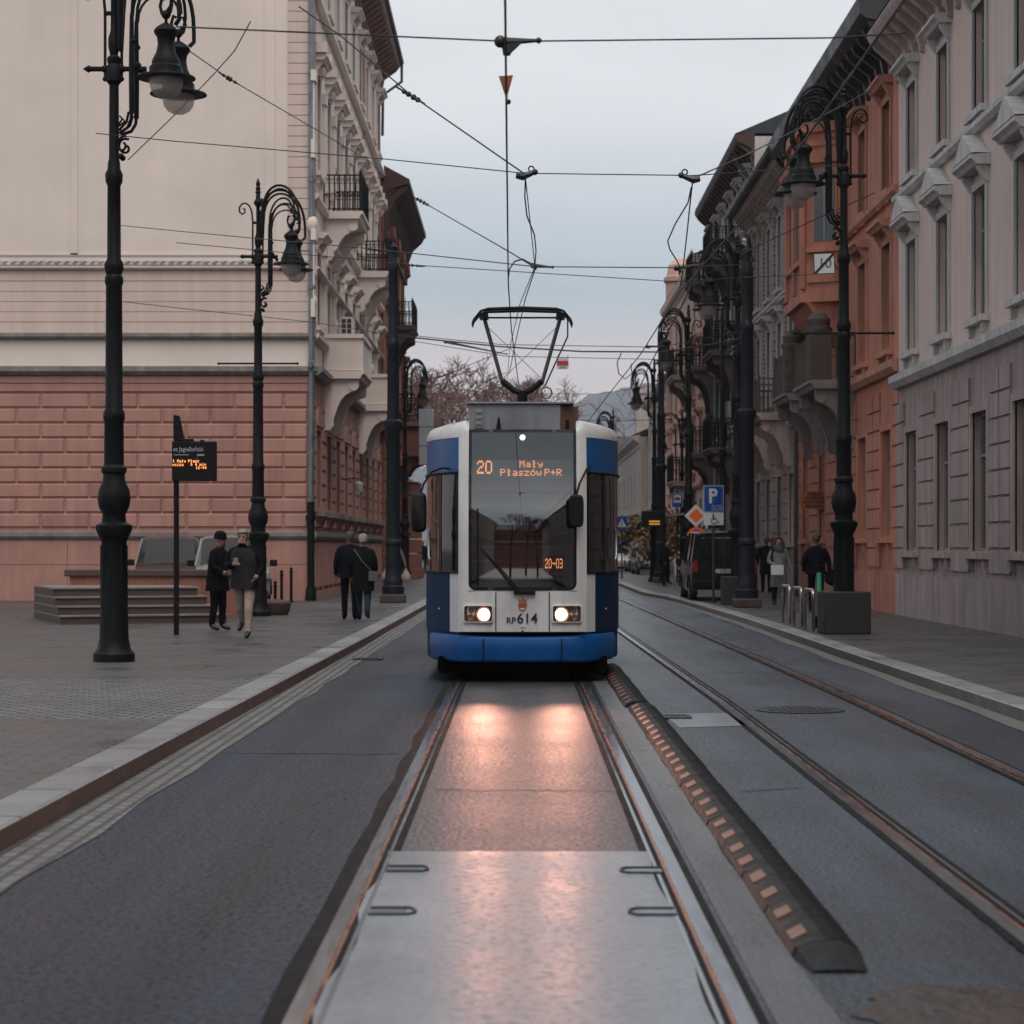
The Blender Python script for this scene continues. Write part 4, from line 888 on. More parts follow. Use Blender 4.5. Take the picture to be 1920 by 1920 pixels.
ac = mb.build('air_conditioner', [greywh, dark], None, ang=0, bevel=0); ac.location = bA.location; tag(ac, 'white air conditioner standing on the stone balcony of the corner building', 'air conditioner')
mb = MB(SF.copy()); mb.tube([(9.2, -.08, 3.6), (9.2, -.45, 3.65), (9.2, -.6, 3.6)], .02); mb.lathe([(.02, .32), (.13, .26), (.13, .22), (.10, 0), (.0, 0)], 1, 8, (9.2, -.6, 3.22)); wlmp = mb.build('wall_lantern', [blackm, greywh]); wlmp.location = bA.location; tag(wlmp, 'small white wall lantern on the pink front behind the walking couple', 'lantern')

# --- generic tenement front
def tenement(name, label, cat, xw, Y0, Y1, side, H, wallm, trimm, roofm, floors, n, ground=None, gm=None, depth=12., corn=CORN, brk=.9, cornm=None, ck=1., frame=wframe, roofh=3.2, pil=None, bands=(), slope=True, gwin=None, rot=None, base=None):
    L_ = Y1 - Y0
    if base is None:
        base = (xw, Y0, .12) if side < 0 else (xw, Y1, .12); rot = R(90) if side < 0 else R(-90)
    b = empty(name, label, cat, base, rot)
    mb = MB(); st = L_ / n; hs = []; gh = []
    for fz, w_, h_, s_ in floors:
        for i in range(n): hs.append((st * (i + .5) - w_ / 2, st * (i + .5) + w_ / 2, fz, fz + h_))
    gz = ground or 0
    if gwin:
        for i in range(n): gh.append((st * (i + .5) - gwin[1] / 2, st * (i + .5) + gwin[1] / 2, gwin[0], gwin[0] + gwin[2]))
    if gz: wall_holes(mb, 0, L_, 0, gz, gh, 1)
    wall_holes(mb, 0, L_, gz, H, hs, 0)
    mb.quad((0, 0, 0), (0, 0, H), (0, depth, H), (0, depth, 0), 0); mb.quad((L_, 0, 0), (L_, 0, H), (L_, depth, H), (L_, depth, 0), 0); mb.quad((0, depth, 0), (L_, depth, 0), (L_, depth, H), (0, depth, H), 0)
    if gz: band(mb, -.05, L_ + .05, gz - .1, gz + .2, .22, 2)
    for z in bands: band(mb, 0, L_, z, z + .2, .16, 2)
    mb.box(0, L_, -.07, .02, 0, .9, 1)
    if pil:
        for i in range(n + 1): x = min(max(st * i, .22), L_ - .22); mb.box(x - .2, x + .2, -.07, .01, gz + .25, H - .8, pil)
    if gz:
        z = 1.0
        while z < gz - .5:
            for i in range(n):
                for a, c in ((st * i + .03, st * (i + .5) - (gwin[1] / 2 + .2 if gwin else .6)), (st * (i + .5) + (gwin[1] / 2 + .2 if gwin else .6), st * (i + 1) - .03)):
                    if c - a > .1: mb.box(a, c, -.05, .01, z + .02, z + .42, 1)
            z += .45
    mb.build('wall', [wallm, gm or wallm, trimm, brickm], b, ang=30)
    for fz, w_, h_, s_ in floors:
        for i in range(n): add_window(b, I4, st * (i + .5), fz, w_, h_, s_, trimm, frame)
    if gwin:
        for i in range(n): add_window(b, I4, st * (i + .5), gwin[0], gwin[1], gwin[2], gwin[3], gm or trimm, frame)
    mb = MB(); cornice(mb, -.05, L_ + .05, H, corn, 0, brk, 0, ck); mb.build('cornice', cornm or trimm, b, ang=30)
    if slope:
        e = -.62 * ck
        mb = MB(); mb.prism([(e, H + .10), (depth, H + .10), (depth * .55, H + roofh)], -.0, L_, 'yz'); mb.build('roof', roofm, b, ang=0)
    return b
# left, second house: red-brown, deep timber eave, stone portal
YB0, YB1 = YS(46), YS(39)
bB = tenement('red_house', 'red brown house beyond the pink corner building, with a deep dark timber eave', 'building', -5.55, YB0 + .05, YB1, -1, 16.4, brownred, brownred, rooft,
    [(7.6, 1.1, 2.3, 'flat'), (11.6, 1.1, 2.3, 'arch')], 4, 6.0, pinkdk, cornm=wood, ck=1.0, brk=.5, gwin=(2.4, 1.3, 2.4, 'arch'), corn=[(0, -.9), (-.10, -.85), (-.14, -.45), (-.30, -.32), (-.95, -.14), (-1.02, -.12), (-1.04, .06), (-.95, .10), (0, .62)])
mb = MB()
for k in range(24):
    x = .15 + k * .655; mb.prism([(0, 14.4), (-.12, 14.45), (-.2, 15.0), (-.42, 15.6), (-.85, 16.0), (-.95, 16.2), (0, 16.0)], x - .08, x + .08, 'yz')
mb.box(0, 15.5, -.15, .01, 14.0, 14.4); mb.build('eave_bracket', wood, bB, ang=0)
balcony(bB, I4, 4.6, 8.6, 11.0, 1.0, wood, blackm, 'fancy', 1.3, 3, 1.0); balcony(bB, I4, 9.6, 14.2, 7.2, 1.0, wood, blackm, 'fancy', 1.3, 3, 1.0)
mb = MB()
for x in (10.2, 12.9):
    mb.box(x - .45, x + .45, -1.05, .02, 0, .5)
    for k in range(5): mb.box(x - .36, x + .36, -.95, .02, .52 + k * .66, .52 + k * .66 + .62)
    mb.lathe([(.40, 0), (.34, .06), (.33, .5), (.42, .56)], 0, 14, (x, -.6, 3.85)); console(mb, x, 1.1, 5.6, 1.1, .8)
mb.box(9.5, 13.6, -1.2, .02, 5.55, 5.75); mb.box(9.6, 13.5, -1.05, .02, 5.75, 6.9); mb.box(9.4, 13.7, -1.3, .02, 6.9, 7.1)
mb.build('portal', [pinkdk], bB, ang=30, bevel=.02)
lc = tenement('low_house', 'low dim house further up the left side, mostly behind the tram', 'building', -9.0, 125, 175, -1, 6.5, creamfar, creamfar, rooft, [(3.6, 1.1, 1.8, 'plain')], 8, gwin=None)
# right side, near to far
XR = 8.3
YR = [YS(86), YS(63), YS(53), YS(43), YS(34.5), YS(29), YS(23)]
r1 = tenement('orange_house', 'orange stucco house on the right edge with a bay window and stone balconies', 'building', XR, YR[0], YR[1], 1, 13.1, orange, otrim, rooft,
    [(5.9, 1.15, 2.4, 'flat'), (9.5, 1.1, 2.0, 'flat')], 5, 5.4, orange, pil=0, cornm=rooft, ck=1.25, brk=.8, gwin=(1.7, 1.3, 2.4, 'shutter'), bands=(9.2,), corn=[(0, -.5), (-.1, -.45), (-.2, -.2), (-.6, -.1), (-.72, .0), (-.75, .35), (-.6, .42), (0, .6)])
rb = tenement('cream_grey_house', 'cream grey house at the right edge, nearer than the orange house', 'building', XR - .05, 20, YR[0] - .03, 1, 12.6, creampink, greywh, rooft,
    [(5.6, 1.1, 2.3, 'ped'), (9.3, 1.05, 1.9, 'flat')], 8, 5., greypink, pil=0, cornm=greypink, ck=1.1, brk=.7, gwin=(1.4, 1.3, 2.5, 'shutter'), bands=(8.9,))
LR1 = YR[1] - YR[0]; ax = lambda s: YR[1] - YS(s)
mb = MB()
for a0, a1 in ((ax(68.3), ax(73.6)),):            # bay windows on brackets
    e = .55
    mb.prism([(a0, 0), (a0 + e, -1.0), (a1 - e, -1.0), (a1, 0)], 8.0, 12.1, 'xy', 0); mb.prism([(a0 - .1, 0), (a0 + e - .1, -1.15), (a1 - e + .1, -1.15), (a1 + .1, 0)], 12.1, 12.35, 'xy', 0)
    mb.prism([(a0 - .05, 0), (a0 + e - .05, -1.1), (a1 - e + .05, -1.1), (a1 + .05, 0)], 7.75, 8.0, 'xy', 0)
    mb.prism([(0, 7.75), (-.95, 7.75), (-.6, 7.2), (-.2, 6.9), (0, 6.8)], a0 + .4, a1 - .4, 'yz', 0)
    for x in (a0 + e + .02, (a0 + a1) / 2, a1 - e - .02): mb.box(x - .14, x + .14, -1.09, -.99, 8.1, 12.0, 0)
    for k in range(2):
        xa = a0 + e + .3 + k * ((a1 - a0) / 2 - e - .14); xb = xa + (a1 - a0) / 2 - e - .46
        mb.box(xa, xb, -1.012, -.99, 8.9, 11.1, 1); mb.prism([(-1.0, 11.15), (-1.25, 11.3), (-1.3, 11.42), (-1.0, 11.55)], xa - .1, xb + .1, 'yz', 0); mb.box(xa - .1, xb + .1, -1.12, -.99, 8.75, 8.88, 0); mb.box((xa + xb) / 2 - .03, (xa + xb) / 2 + .03, -1.03, -1.012, 8.9, 11.1, 2)
    for t0, t1, m, o_ in ((.2, .8, 0, .03), (.26, .74, 1, .045)):
        f = lambda t, d: (a1 - e + e * t + .876 * d, -1. + t - .482 * d)
        mb.prism([f(t0, -.01), f(t1, -.01), f(t1, o_), f(t0, o_)], 9.3 if m else 9.15, 11.1 if m else 11.3, 'xy', m)
    f = lambda t, d: (a1 - e + e * t + .876 * d, -1. + t - .482 * d)
    for za, zb, d in ((11.3, 11.5, .18), (9.02, 9.15, .14), (8.25, 8.4, .06), (11.75, 11.9, .06)): mb.prism([f(.1, 0), f(.9, 0), f(.9, d), f(.1, d)], za, zb, 'xy', 0)
    mb.prism([f(.49, .045), f(.53, .045), f(.53, .06), f(.49, .06)], 9.3, 11.1, 'xy', 2)
mb.build('bay_window', [orange, pane, wframe], r1, ang=30)
for s0, s1, z in ((66.0, 69.5, 5.65), (71.5, 76, 5.6)):
    balcony(r1, I4, ax(s0), ax(s1), z, 1.15, ledge, mat('stone_dark', (.075, .055, .05), .8, var=.4, scale=4), 'post', 1.5, 2, 1.1)
for s_, z in ((69.2, 5.65), (75.6, 5.6)):
    mb = MB(); x = ax(s_); mb.box(x - .28, x + .28, -1.16, -.62, z + .01, z + 1.2); mb.lathe([(.34, 1.2), (.34, 1.3), (.28, 1.32), (.30, 1.5), (.18, 1.66), (.02, 1.7)], 0, 12, (x, -.89, z)); mb.build('balcony_pier', MATS['stone_dark'], r1)
downpipe(r1, I4, [(.35, -.14, 0), (.35, -.14, 12.4)], .06, zincdk)
r2 = tenement('brick_striped_house', 'grey white house with brick strips beside the orange house', 'building', XR, YR[1] + .03, YR[2], 1, 13.1, greywh, greywh, rooft,
    [(6.2, 1.0, 2.4, 'flat'), (9.7, .95, 2.3, 'flat')], 4, 5.2, greypink, pil=3, cornm=greypink, ck=1.2, brk=.7, gwin=(1.6, 1.25, 2.1, 'shutter'), bands=(9.25,), roofh=1.3)
mb = MB(); mb.box(.3, 11.6, -.045, .01, 9.0, 9.29); mb.box(.6, 11.4, -.03, .01, 12.0, 12.3); mb.build('brick_band', brickw, r2, ang=0)
mb = MB(); mb.tube([(-.1, -.9, 13.2), (12.3, -.9, 13.2)], .13, 0, 8); mb.box(-.1, 12.3, -.88, -.6, 13.12, 13.26); mb.build('eave_gutter', rooft, r2)
downpipe(r2, I4, [(.2, -.14, 0), (.2, -.14, 11.3), (.2, -.5, 12.0), (.2, -.88, 12.4), (.2, -.9, 13.1)], .085, zincdk)
balcony(r2, I4, 2.2, 5.4, 5.6, 1.1, greypink, blackm, 'iron', 1.4, 2, 1.0); balcony(r2, I4, 8.0, 10.6, 5.55, 1.1, greypink, MATS['stone_dark'], 'post', 1.4, 2, 1.05)
mb = MB(); mb.prism([(.5, 13.0), (.5, 14.9), (9, 18.5), (9, 13)], .15, .75, 'yz', 0); mb.prism([(.45, 14.93), (9.05, 18.55), (9.05, 18.7), (.45, 15.1)], .08, .82, 'yz', 1); mb.box(.10, .80, .38, .498, 13.0, 15.0, 1); mb.build('fire_wall', [greywh, terr], r2, ang=0)
r3 = tenement('grey_pink_house', 'dark grey pink house with stacked iron balconies in mid distance on the right', 'building', XR, YR[2] + .03, YR[3], 1, 16.0, greywh, greywh, rooft,
    [(6.0, 1.05, 2.3, 'flat'), (9.6, 1.05, 2.3, 'ped'), (13.0, 1.0, 1.7, 'flat')], 6, 4.9, greypink, cornm=wood, ck=1.1, brk=.8, gwin=(1.5, 1.3, 2.4, 'plain'), bands=(9.0, 12.5))
for z, k in ((5.4, 'fancy'), (9.1, 'fancy'), (12.7, 'fancy')):
    balcony(r3, I4, .3, 3.4, z, 1.15, MATS['stone_dark'], blackm, k, 1.7, 2, 1.1); balcony(r3, I4, 8.4, 12., z - .15, 1.1, MATS['stone_dark'], blackm, k, 1.5, 2, 1.1)
downpipe(r3, I4, [(3.9, -.14, 0), (3.9, -.14, 15.2)], .09, zinc); downpipe(r3, I4, [(16.9, -.14, 0), (16.9, -.14, 14.6), (16.9, -.7, 15.4)], .08, zincdk)
mb = MB()
for k in range(14): x = 4. + k * .95; mb.ball((x, -.25, 12.3 + (k % 3) * .1), .32, 0, 8, 6, sz=1.3)
mb.build('stucco_garland', MATS['stone_dark'], r3)
r4 = tenement('light_pink_house', 'light pink house with a rounded corner tower in the right background', 'building', XR - .2, YR[3] + .4, YR[4], 1, 14.2, pinklt, pinklt, rooft,
    [(5.0, 1.0, 2.2, 'flat'), (8.4, 1.0, 2.1, 'flat'), (11.4, .9, 1.5, 'plain')], 6, 4.2, creampink, cornm=creampink, ck=.8, brk=0, gwin=(1.4, 1.3, 2.2, 'plain'))
mb = MB(); mb.lathe([(.85, 0), (.85, 15.6), (.95, 15.7), (.95, 15.95), (.8, 16.0), (.7, 16.6), (.4, 16.9), (.05, 17.0)], 0, 20, (1.0, .6, 0)); mb.build('corner_tower', pinklt, r4, ang=30)
mb = MB(); mb.prism([(-.7, 10.4), (0, 10.2), (0, 10.7)], .6, 5.2, 'yz'); mb.build('awning', mat('awning_terracotta', (.35, .14, .09), .7), r4, ang=0)
balcony(r4, I4, 13.5, 17.2, 4.5, 1.1, ledge, blackm, 'fancy', 1.3, 2, 1.1); balcony(r4, I4, 13.3, 17.4, 9.4, 1.1, ledge, blackm, 'fancy', 1.3, 2, 1.1)
r5 = tenement('cream_house', 'cream house with dark awnings far down the right side', 'building', XR, YR[4] + .4, YR[5], 1, 10.6, creamfar, creamfar, rooft, [(4.6, 1., 2., 'plain'), (7.6, 1., 1.8, 'plain')], 6, 3.8, creampink, brk=0, ck=.8, gwin=(1., 1.6, 2.2, 'plain'))
r6 = tenement('far_cream_house', 'low cream house at the far end of the right side, next to the bare trees', 'building', XR - .5, YR[5] + .4, YR[6], 1, 8.6, creamfar, creamfar, rooft, [(4.4, 1., 2., 'plain')], 8, 3.6, pinklt, brk=0, ck=.8, gwin=(.9, 1.5, 2.2, 'plain'))
mb = MB(); mb.box(20, 21.6, .5, 2, 8.6, 12.4); mb.box(19.9, 21.7, .4, 2.1, 12.4, 12.7)
for k in range(3): mb.box(20.1 + k * .55, 20.4 + k * .55, .5, .9, 12.7, 13.1)
mb.build('chimney', creamfar, r6, ang=0)
r7 = tenement('end_house', 'pale house closing the view at the end of the street', 'building', 0, 0, 22, 1, 9.2, creamfar, creamfar, rooft, [(1.2, 1.1, 2., 'plain'), (5., 1.1, 2., 'plain')], 7, base=(-8., 205, .12), rot=0, brk=0, ck=.8)

# the street behind the photographer, which the windscreen and the wet road mirror
r0 = tenement('unseen_house', 'plain house behind the photographer, mirrored in the tram windscreen', 'building', 10.5, -95, 20, 1, 13.5, greypink, greywh, rooft, [(5., 1.2, 2.2, 'plain'), (9., 1.2, 2.2, 'plain')], 14, 4.4, greypink, brk=0)
l0 = tenement('unseen_house', 'plain house behind the photographer on the left, mirrored in the tram windscreen', 'building', -14.5, -110, -30, -1, 14.5, greypink, greywh, rooft, [(5., 1.2, 2.2, 'plain'), (9., 1.2, 2.2, 'plain')], 10, 4.4, greypink, brk=0)
b0 = tenement('unseen_house', 'dark house block added unseen behind the photographer, darkening the lower windscreen reflection', 'building', 0, 0, 50, 1, 10.5, pinkdk, greywh, rooft, [(5., 1.2, 2.2, 'plain')], 14, 4.2, pinkdk, base=(25, -92, .12), rot=R(180), brk=0)  # dark block added out of view to darken the lower half of the windscreen
# ------------------------------------------------------------------ street lamps
globe = mat('lamp_globe', (.55, .50, .47), .25, var=.08)
_nt = globe.node_tree; _tr = _n(_nt, 'ShaderNodeBsdfTransparent'); _tr.inputs[0].default_value = (.9, .87, .85, 1); _mx = _n(_nt, 'ShaderNodeMixShader'); _mx.inputs[0].default_value = .5
_nt.links.new(_tr.outputs[0], _mx.inputs[1]); _nt.links.new(_nt.nodes['Principled BSDF'].outputs[0], _mx.inputs[2]); _nt.links.new(_mx.outputs[0], _nt.nodes['Material Output'].inputs['Surface'])
def arc(x0, z0, x1, z1, h, n=14, p=1.0):
    """flattened arch from one point to the other, bulging up by h"""
    return [(x0 + (x1 - x0) * (1 - math.cos(math.pi * k / n)) / 2, z0 + (z1 - z0) * k / n + h * math.sin(math.pi * k / n) ** p) for k in range(n + 1)]
LM = {}
def lamp_parts():
    if LM: return LM
    mb = MB()
    mb.lathe([(.27, 0), (.27, .10), (.22, .16), (.19, .30), (.165, 1.2), (.165, 1.55), (.19, 1.60), (.235, 1.70), (.235, 1.76), (.16, 1.80), (.15, 1.9), (.20, 2.0), (.215, 2.1), (.20, 2.22), (.15, 2.32), (.14, 2.42), (.165, 2.45), (.165, 2.5), (.13, 2.54), (.125, 3.1), (.14, 3.13), (.14, 3.22), (.115, 3.26), (.105, 4.85), (.12, 4.9), (.12, 4.96), (.10, 5.0), (.125, 5.08), (.125, 5.14), (.09, 5.2), (.085, 6.15), (.11, 6.2), (.115, 6.3), (.085, 6.36), (.08, 6.44), (.066, 6.5), (.062, 7.45), (.10, 7.5), (.10, 7.68), (.075, 7.72), (.09, 7.76), (.09, 7.8), (.05, 7.84), (.075, 7.95), (.075, 8.05), (.045, 8.15), (.04, 8.7), (.06, 8.74), (.09, 8.78), (.095, 8.82), (.055, 8.88), (.045, 9.0), (.065, 9.03), (.04, 9.07), (.06, 9.11), (.035, 9.15), (.05, 9.22), (.0, 9.34)], 0, 16)
    for k in range(8):                                     # fluting on the pedestal
        a = k * math.pi / 4; mb.box(.165 * math.cos(a) - .012, .165 * math.cos(a) + .012, .165 * math.sin(a) - .012, .165 * math.sin(a) + .012, .35, 1.5)
    LM['pole'] = mb.mesh('pole', blackm)
    mb = MB()                                              # scrolled back stay and collar arms
    for (x, top) in ((-.115, 0), (.10, 1)):
        pts = [(x, 0, 7.66), (x, 0, 8.45)]
        if not top: pts = [(x, 0, 7.66), (x, 0, 8.4)] + [(x - .02, 0, 8.62), (x - .07, 0, 8.74), (x - .15, 0, 8.80), (x - .23, 0, 8.78), (x - .285, 0, 8.70), (x - .28, 0, 8.61), (x - .22, 0, 8.56), (x - .165, 0, 8.60), (x - .17, 0, 8.67), (x - .21, 0, 8.68)]
        mb.tube(pts, .019, 0, 6)
    mb.tube([(-.13, 0, 8.38), (.13, 0, 8.38)], .03, 0, 6); mb.tube([(-.30, 0, 7.66), (.42, 0, 7.66)], .034, 0, 6); mb.tube([(-.40, 0, 7.66), (-.33, 0, 7.66), (-.27, 0, 7.66)], [.004, .05, .02], 0, 8)
    for x in (-.115, .10): mb.ball((x, 0, 7.66), .052); mb.ball((x, 0, 7.53), .034); mb.tube([(x, 0, 7.5), (x, 0, 7.66)], .018, 0, 6)
    for k in range(3): mb.ball((.30 + .05 * k, 0, 7.70 - .05 * k), .055 - .008 * k)
    LM['bracket'] = mb.mesh('bracket', blackm)
    mb = MB()
    out = [(.10, 8.45)] + arc(.14, 8.55, 1.12, 8.25, .72, 16, .8)
    mb.tube([(x, 0, z) for x, z in out] + [(1.12, 0, 8.15), (1.06, 0, 8.09)], .028, 0, 7)
    mb.tube([(.10, 0, 7.9), (.11, 0, 8.6), (.16, 0, 8.72)], [.03, .06, .02], 0, 7)
    mb.tube([(x, 0, z) for x, z in arc(.14, 8.45, 1.0, 8.45, .60, 14, .85)] + [(.98, 0, 8.34), (.92, 0, 8.28)], .024, 0, 6)
    mb.tube([(.31, 0, 7.05), (.31, 0, 7.6), (.31, 0, 8.3)] + [(x, 0, z) for x, z in arc(.315, 8.35, .94, 8.5, .42, 12, .85)], [.035, .04, .028] + [.022] * 13, 0, 6)
    mb.tube([(x, 0, z) for x, z in arc(.33, 8.3, .9, 8.5, .30, 10, .9)], .018, 0, 5)
    mb.tube([(.31, 0, 7.1), (.30, 0, 6.98), (.24, 0, 6.88), (.10, 0, 6.82)], .022, 0, 6); mb.tube([(.26, 0, 7.08), (.22, 0, 6.95), (.09, 0, 6.86)], .018, 0, 5)
    mb.tube([(x, 0, z) for x, z in scroll(.16, 6.66, .12, 1.0, 1.2, 1, 14)], .018, 0, 5); mb.tube([(.07, 0, 6.93), (.15, 0, 7.0), (.10, 0, 7.04)], .014, 0, 5); mb.ball((.33, 0, 7.98), .035); mb.ball((.12, 0, 6.52), .04)
    mb.tube([(.10, 0, 8.88), (.14, 0, 8.80), (.12, 0, 8.5)], [.03, .05, .03], 0, 6)
    for sg in (-1, 1): mb.tube([(.90 + x * sg * 1., 0, 8.36 + z) for x, z in ((.0, -.14), (.07, -.10), (.10, 0), (.07, .1), (.03, .08))], .022, 0, 6)
    mb.tube([(.90, 0, 8.20), (.90, 0, 8.0)], .022, 0, 6); mb.ball((.90, 0, 8.24), .06)
    LM['arm'] = mb.mesh('lamp_arm', blackm)
    mb = MB(); mb.lathe([(.02, 8.14), (.06, 8.12), (.13, 8.07), (.155, 8.03), (.15, 8.0), (.115, 7.95), (.105, 7.86), (.125, 7.76), (.165, 7.68), (.18, 7.64), (.18, 7.60), (.21, 7.57), (.215, 7.50), (.22, 7.485), (.37, 7.445), (.375, 7.43), (.22, 7.42), (.215, 7.44), (.001, 7.46)], 0, 24, (.90, 0, 0), caps=False)
    LM['head'] = mb.mesh('lamp_head', blackm)
    mb = MB(); mb.lathe([(.215, 7.43), (.213, 7.37), (.195, 7.29), (.15, 7.22), (.08, 7.18), (.001, 7.17)], 0, 20, (.90, 0, 0), caps=False); LM['globe'] = mb.mesh('globe', globe)
    mb = MB(); mb.tube([(0, -.84, 0), (0, .84, 0)], .021, 0, 7)
    for y in (-.84, .84): mb.ball((0, y, 0), .03)
    LM['rod'] = mb.mesh('banner_rod', blackm)
    mb = MB(); mb.box(-.36, .36, -.36, .36, 0, .74); LM['plinth'] = mb
    return LM
def street_lamp(label, X, Y, rz, arms=(-33, 33), rod=None, plinth=False, dz=0.):
    p = lamp_parts(); t = empty('street_lamp', label, 'street lamp', (X, Y, .12 + dz), rz, 'cast iron street lamps along both pavements')
    def put(nm, me, par, rot=0, loc=(0, 0, 0), sc_=1):
        o = bpy.data.objects.new(nm, me); col.objects.link(o); o.parent = par; o.rotation_euler = (0, 0, rot); o.location = loc; return o
    put('pole', p['pole'], t); put('bracket', p['bracket'], t)
    for a in arms:
        q = put('lamp_arm', p['arm'], t, R(a)); h = put('lamp_head', p['head'], q)
        g = put('globe', p['globe'], t, R(a))
    if rod: put('banner_rod', p['rod'], t, R(90) + rod[1], (0, 0, rod[0]))
    if plinth:
        mb = MB(); mb.box(-.40, .40, -.40, .40, -dz, .58); mb.build('plinth', mat('plinth_stone', (.026, .024, .022), .75, var=.3, scale=5, bump=.3), t, bevel=.02)
    return t
street_lamp('iron street lamp standing in front of the pink wall on the left', -5.58, YS(88), 0, rod=(5.38, 0))
street_lamp('iron street lamp nearest the camera on the left, before the stop display', -5.25, YS(145), 0)
street_lamp('iron street lamp nearest the camera on the right, on a square stone plinth', 5.52, YS(110), R(180), rod=(4.98, 0), plinth=True, dz=.14)
street_lamp('iron street lamp on a stone plinth close behind the dark van', 5.55, YS(73.5), R(180), plinth=True, dz=.14)
street_lamp('iron street lamp behind the priority road sign on the right', 5.45, YS(58), R(180))
street_lamp('iron street lamp beside the shelter on the right pavement', 5.6, YS(45), R(180))
street_lamp('double armed iron lamp in the right distance by the light pink house', 7.6, YS(40), R(180), arms=(0, 180), dz=-1.4)
street_lamp('small far street lamp on the right, above the crossing sign', 5.3, YS(33), R(180))
street_lamp('farthest street lamp on the right, before the cream house', 5.1, YS(27), R(180))
street_lamp('street lamp beyond the stone portal on the left', -4.9, YS(44), 0, dz=.3)
# big tram poles
def tram_pole(label, X, Y, top, k=1.):
    t = empty('tram_pole', label, 'pole', (X, Y, .12), 0, 'round catenary poles'); mb = MB(); h = top - .12
    pr = [(.29, 0), (.29, .42), (.25, .46), (.25, .60), (.215, .66), (.20, .9), (.19, 1.5), (.225, 1.55), (.225, 1.62), (.185, 1.68), (.18, 4.5), (.20, 4.55), (.235, 4.70), (.235, 4.78), (.16, 4.84), (.15, 6.7), (.17, 6.75), (.18, 6.86), (.15, 6.92), (.125, 7.0), (.12, h - .75), (.14, h - .7), (.15, h - .55), (.11, h - .45), (.10, h - .15), (.12, h - .1), (.06, h - .04), (.0, h + .05)]
    mb.lathe([(r * k, z) for r, z in pr], 0, 20); mb.build('shaft', mat('pole_blue_black', (.0085, .0115, .0155), .5, 0., var=.25, scale=3, spec=.2), t)
    mb = MB(); mb.box(-.33 * k, .33 * k, -.33 * k, .33 * k, 0, .22); mb.build('foot', mat('pole_foot_brown', (.05, .034, .03), .7, var=.4, scale=6), t, bevel=.03)
    return t
tram_pole('thick catenary pole on the left pavement between the walking couple and the tram', -3.35, YS(71), 9.6)
tram_pole('thick catenary pole on the right, nearest one beside the dark van', 5.52, YS(77), 8.9)
tram_pole('thick catenary pole further up the right pavement near the shelter', 5.75, YS(46), 10.4)
tram_pole('slim far catenary pole behind the priority sign', 6.9, YS(55), 9.8, .55)
tram_pole('distant catenary pole behind the crossing sign', 5.6, YS(30), 9.5, .9)
# ------------------------------------------------------------------ signs
sb = mat('sign_blue', (.006, .05, .26), .35, var=.08); sw = mat('sign_white', (.52, .53, .54), .4, var=.06); so_ = mat('sign_orange', (.75, .13, .008), .4, var=.08); sk_ = mat('sign_black', (.01, .01, .012), .5); sr = mat('sign_red', (.40, .035, .02), .4)
galv = mat('galvanised', (.16, .165, .17), .45, .5, var=.2); alu = mat('sign_back', (.18, .185, .19), .5, .3)
def sign(name, label, X, Y, z, build, top, rz=0, r=.035, pole=True, cat='traffic sign'):
    t = empty(name, label, cat, (X, Y, .12), rz)
    if pole: mb = MB(); mb.tube([(0, .05, 0), (0, .05, top)], r, 0, 8); mb.lathe([(r * 1.8, 0), (r * 1.8, .05)], 0, 10, (0, .05, 0)); mb.build('post', mat('sign_post_dark', (.03, .031, .034), .5, .3), t)
    build(t, z - .12); return t
def plate(t, nm, polys, y=0., th=.012):
    """polys: list of (outline in xz, material, layer)"""
    ms = []; mb = MB()
    for po, m, l in polys:
        if m not in ms: ms.append(m)
        y0 = y - .004 * l
        mb.prism(po, y0 - (.003 if l else 0), y0 + (th if l == 0 else .002), 'xz', ms.index(m))
    return mb.build(nm, ms, t, ang=0)
def rect(x0, x1, z0, z1): return [(x0, z0), (x1, z0), (x1, z1), (x0, z1)]
def circ(cx, cz, r, n=24): return [(cx + r * math.cos(2 * math.pi * k / n), cz + r * math.sin(2 * math.pi * k / n)) for k in range(n)]
def ringp(cx, cz, r0, r1, a0, a1, n=14): return [(cx + r1 * math.cos(R(a0 + (a1 - a0) * k / n)), cz + r1 * math.sin(R(a0 + (a1 - a0) * k / n))) for k in range(n + 1)] + [(cx + r0 * math.cos(R(a1 - (a1 - a0) * k / n)), cz + r0 * math.sin(R(a1 - (a1 - a0) * k / n))) for k in range(n + 1)]
SP = 71.
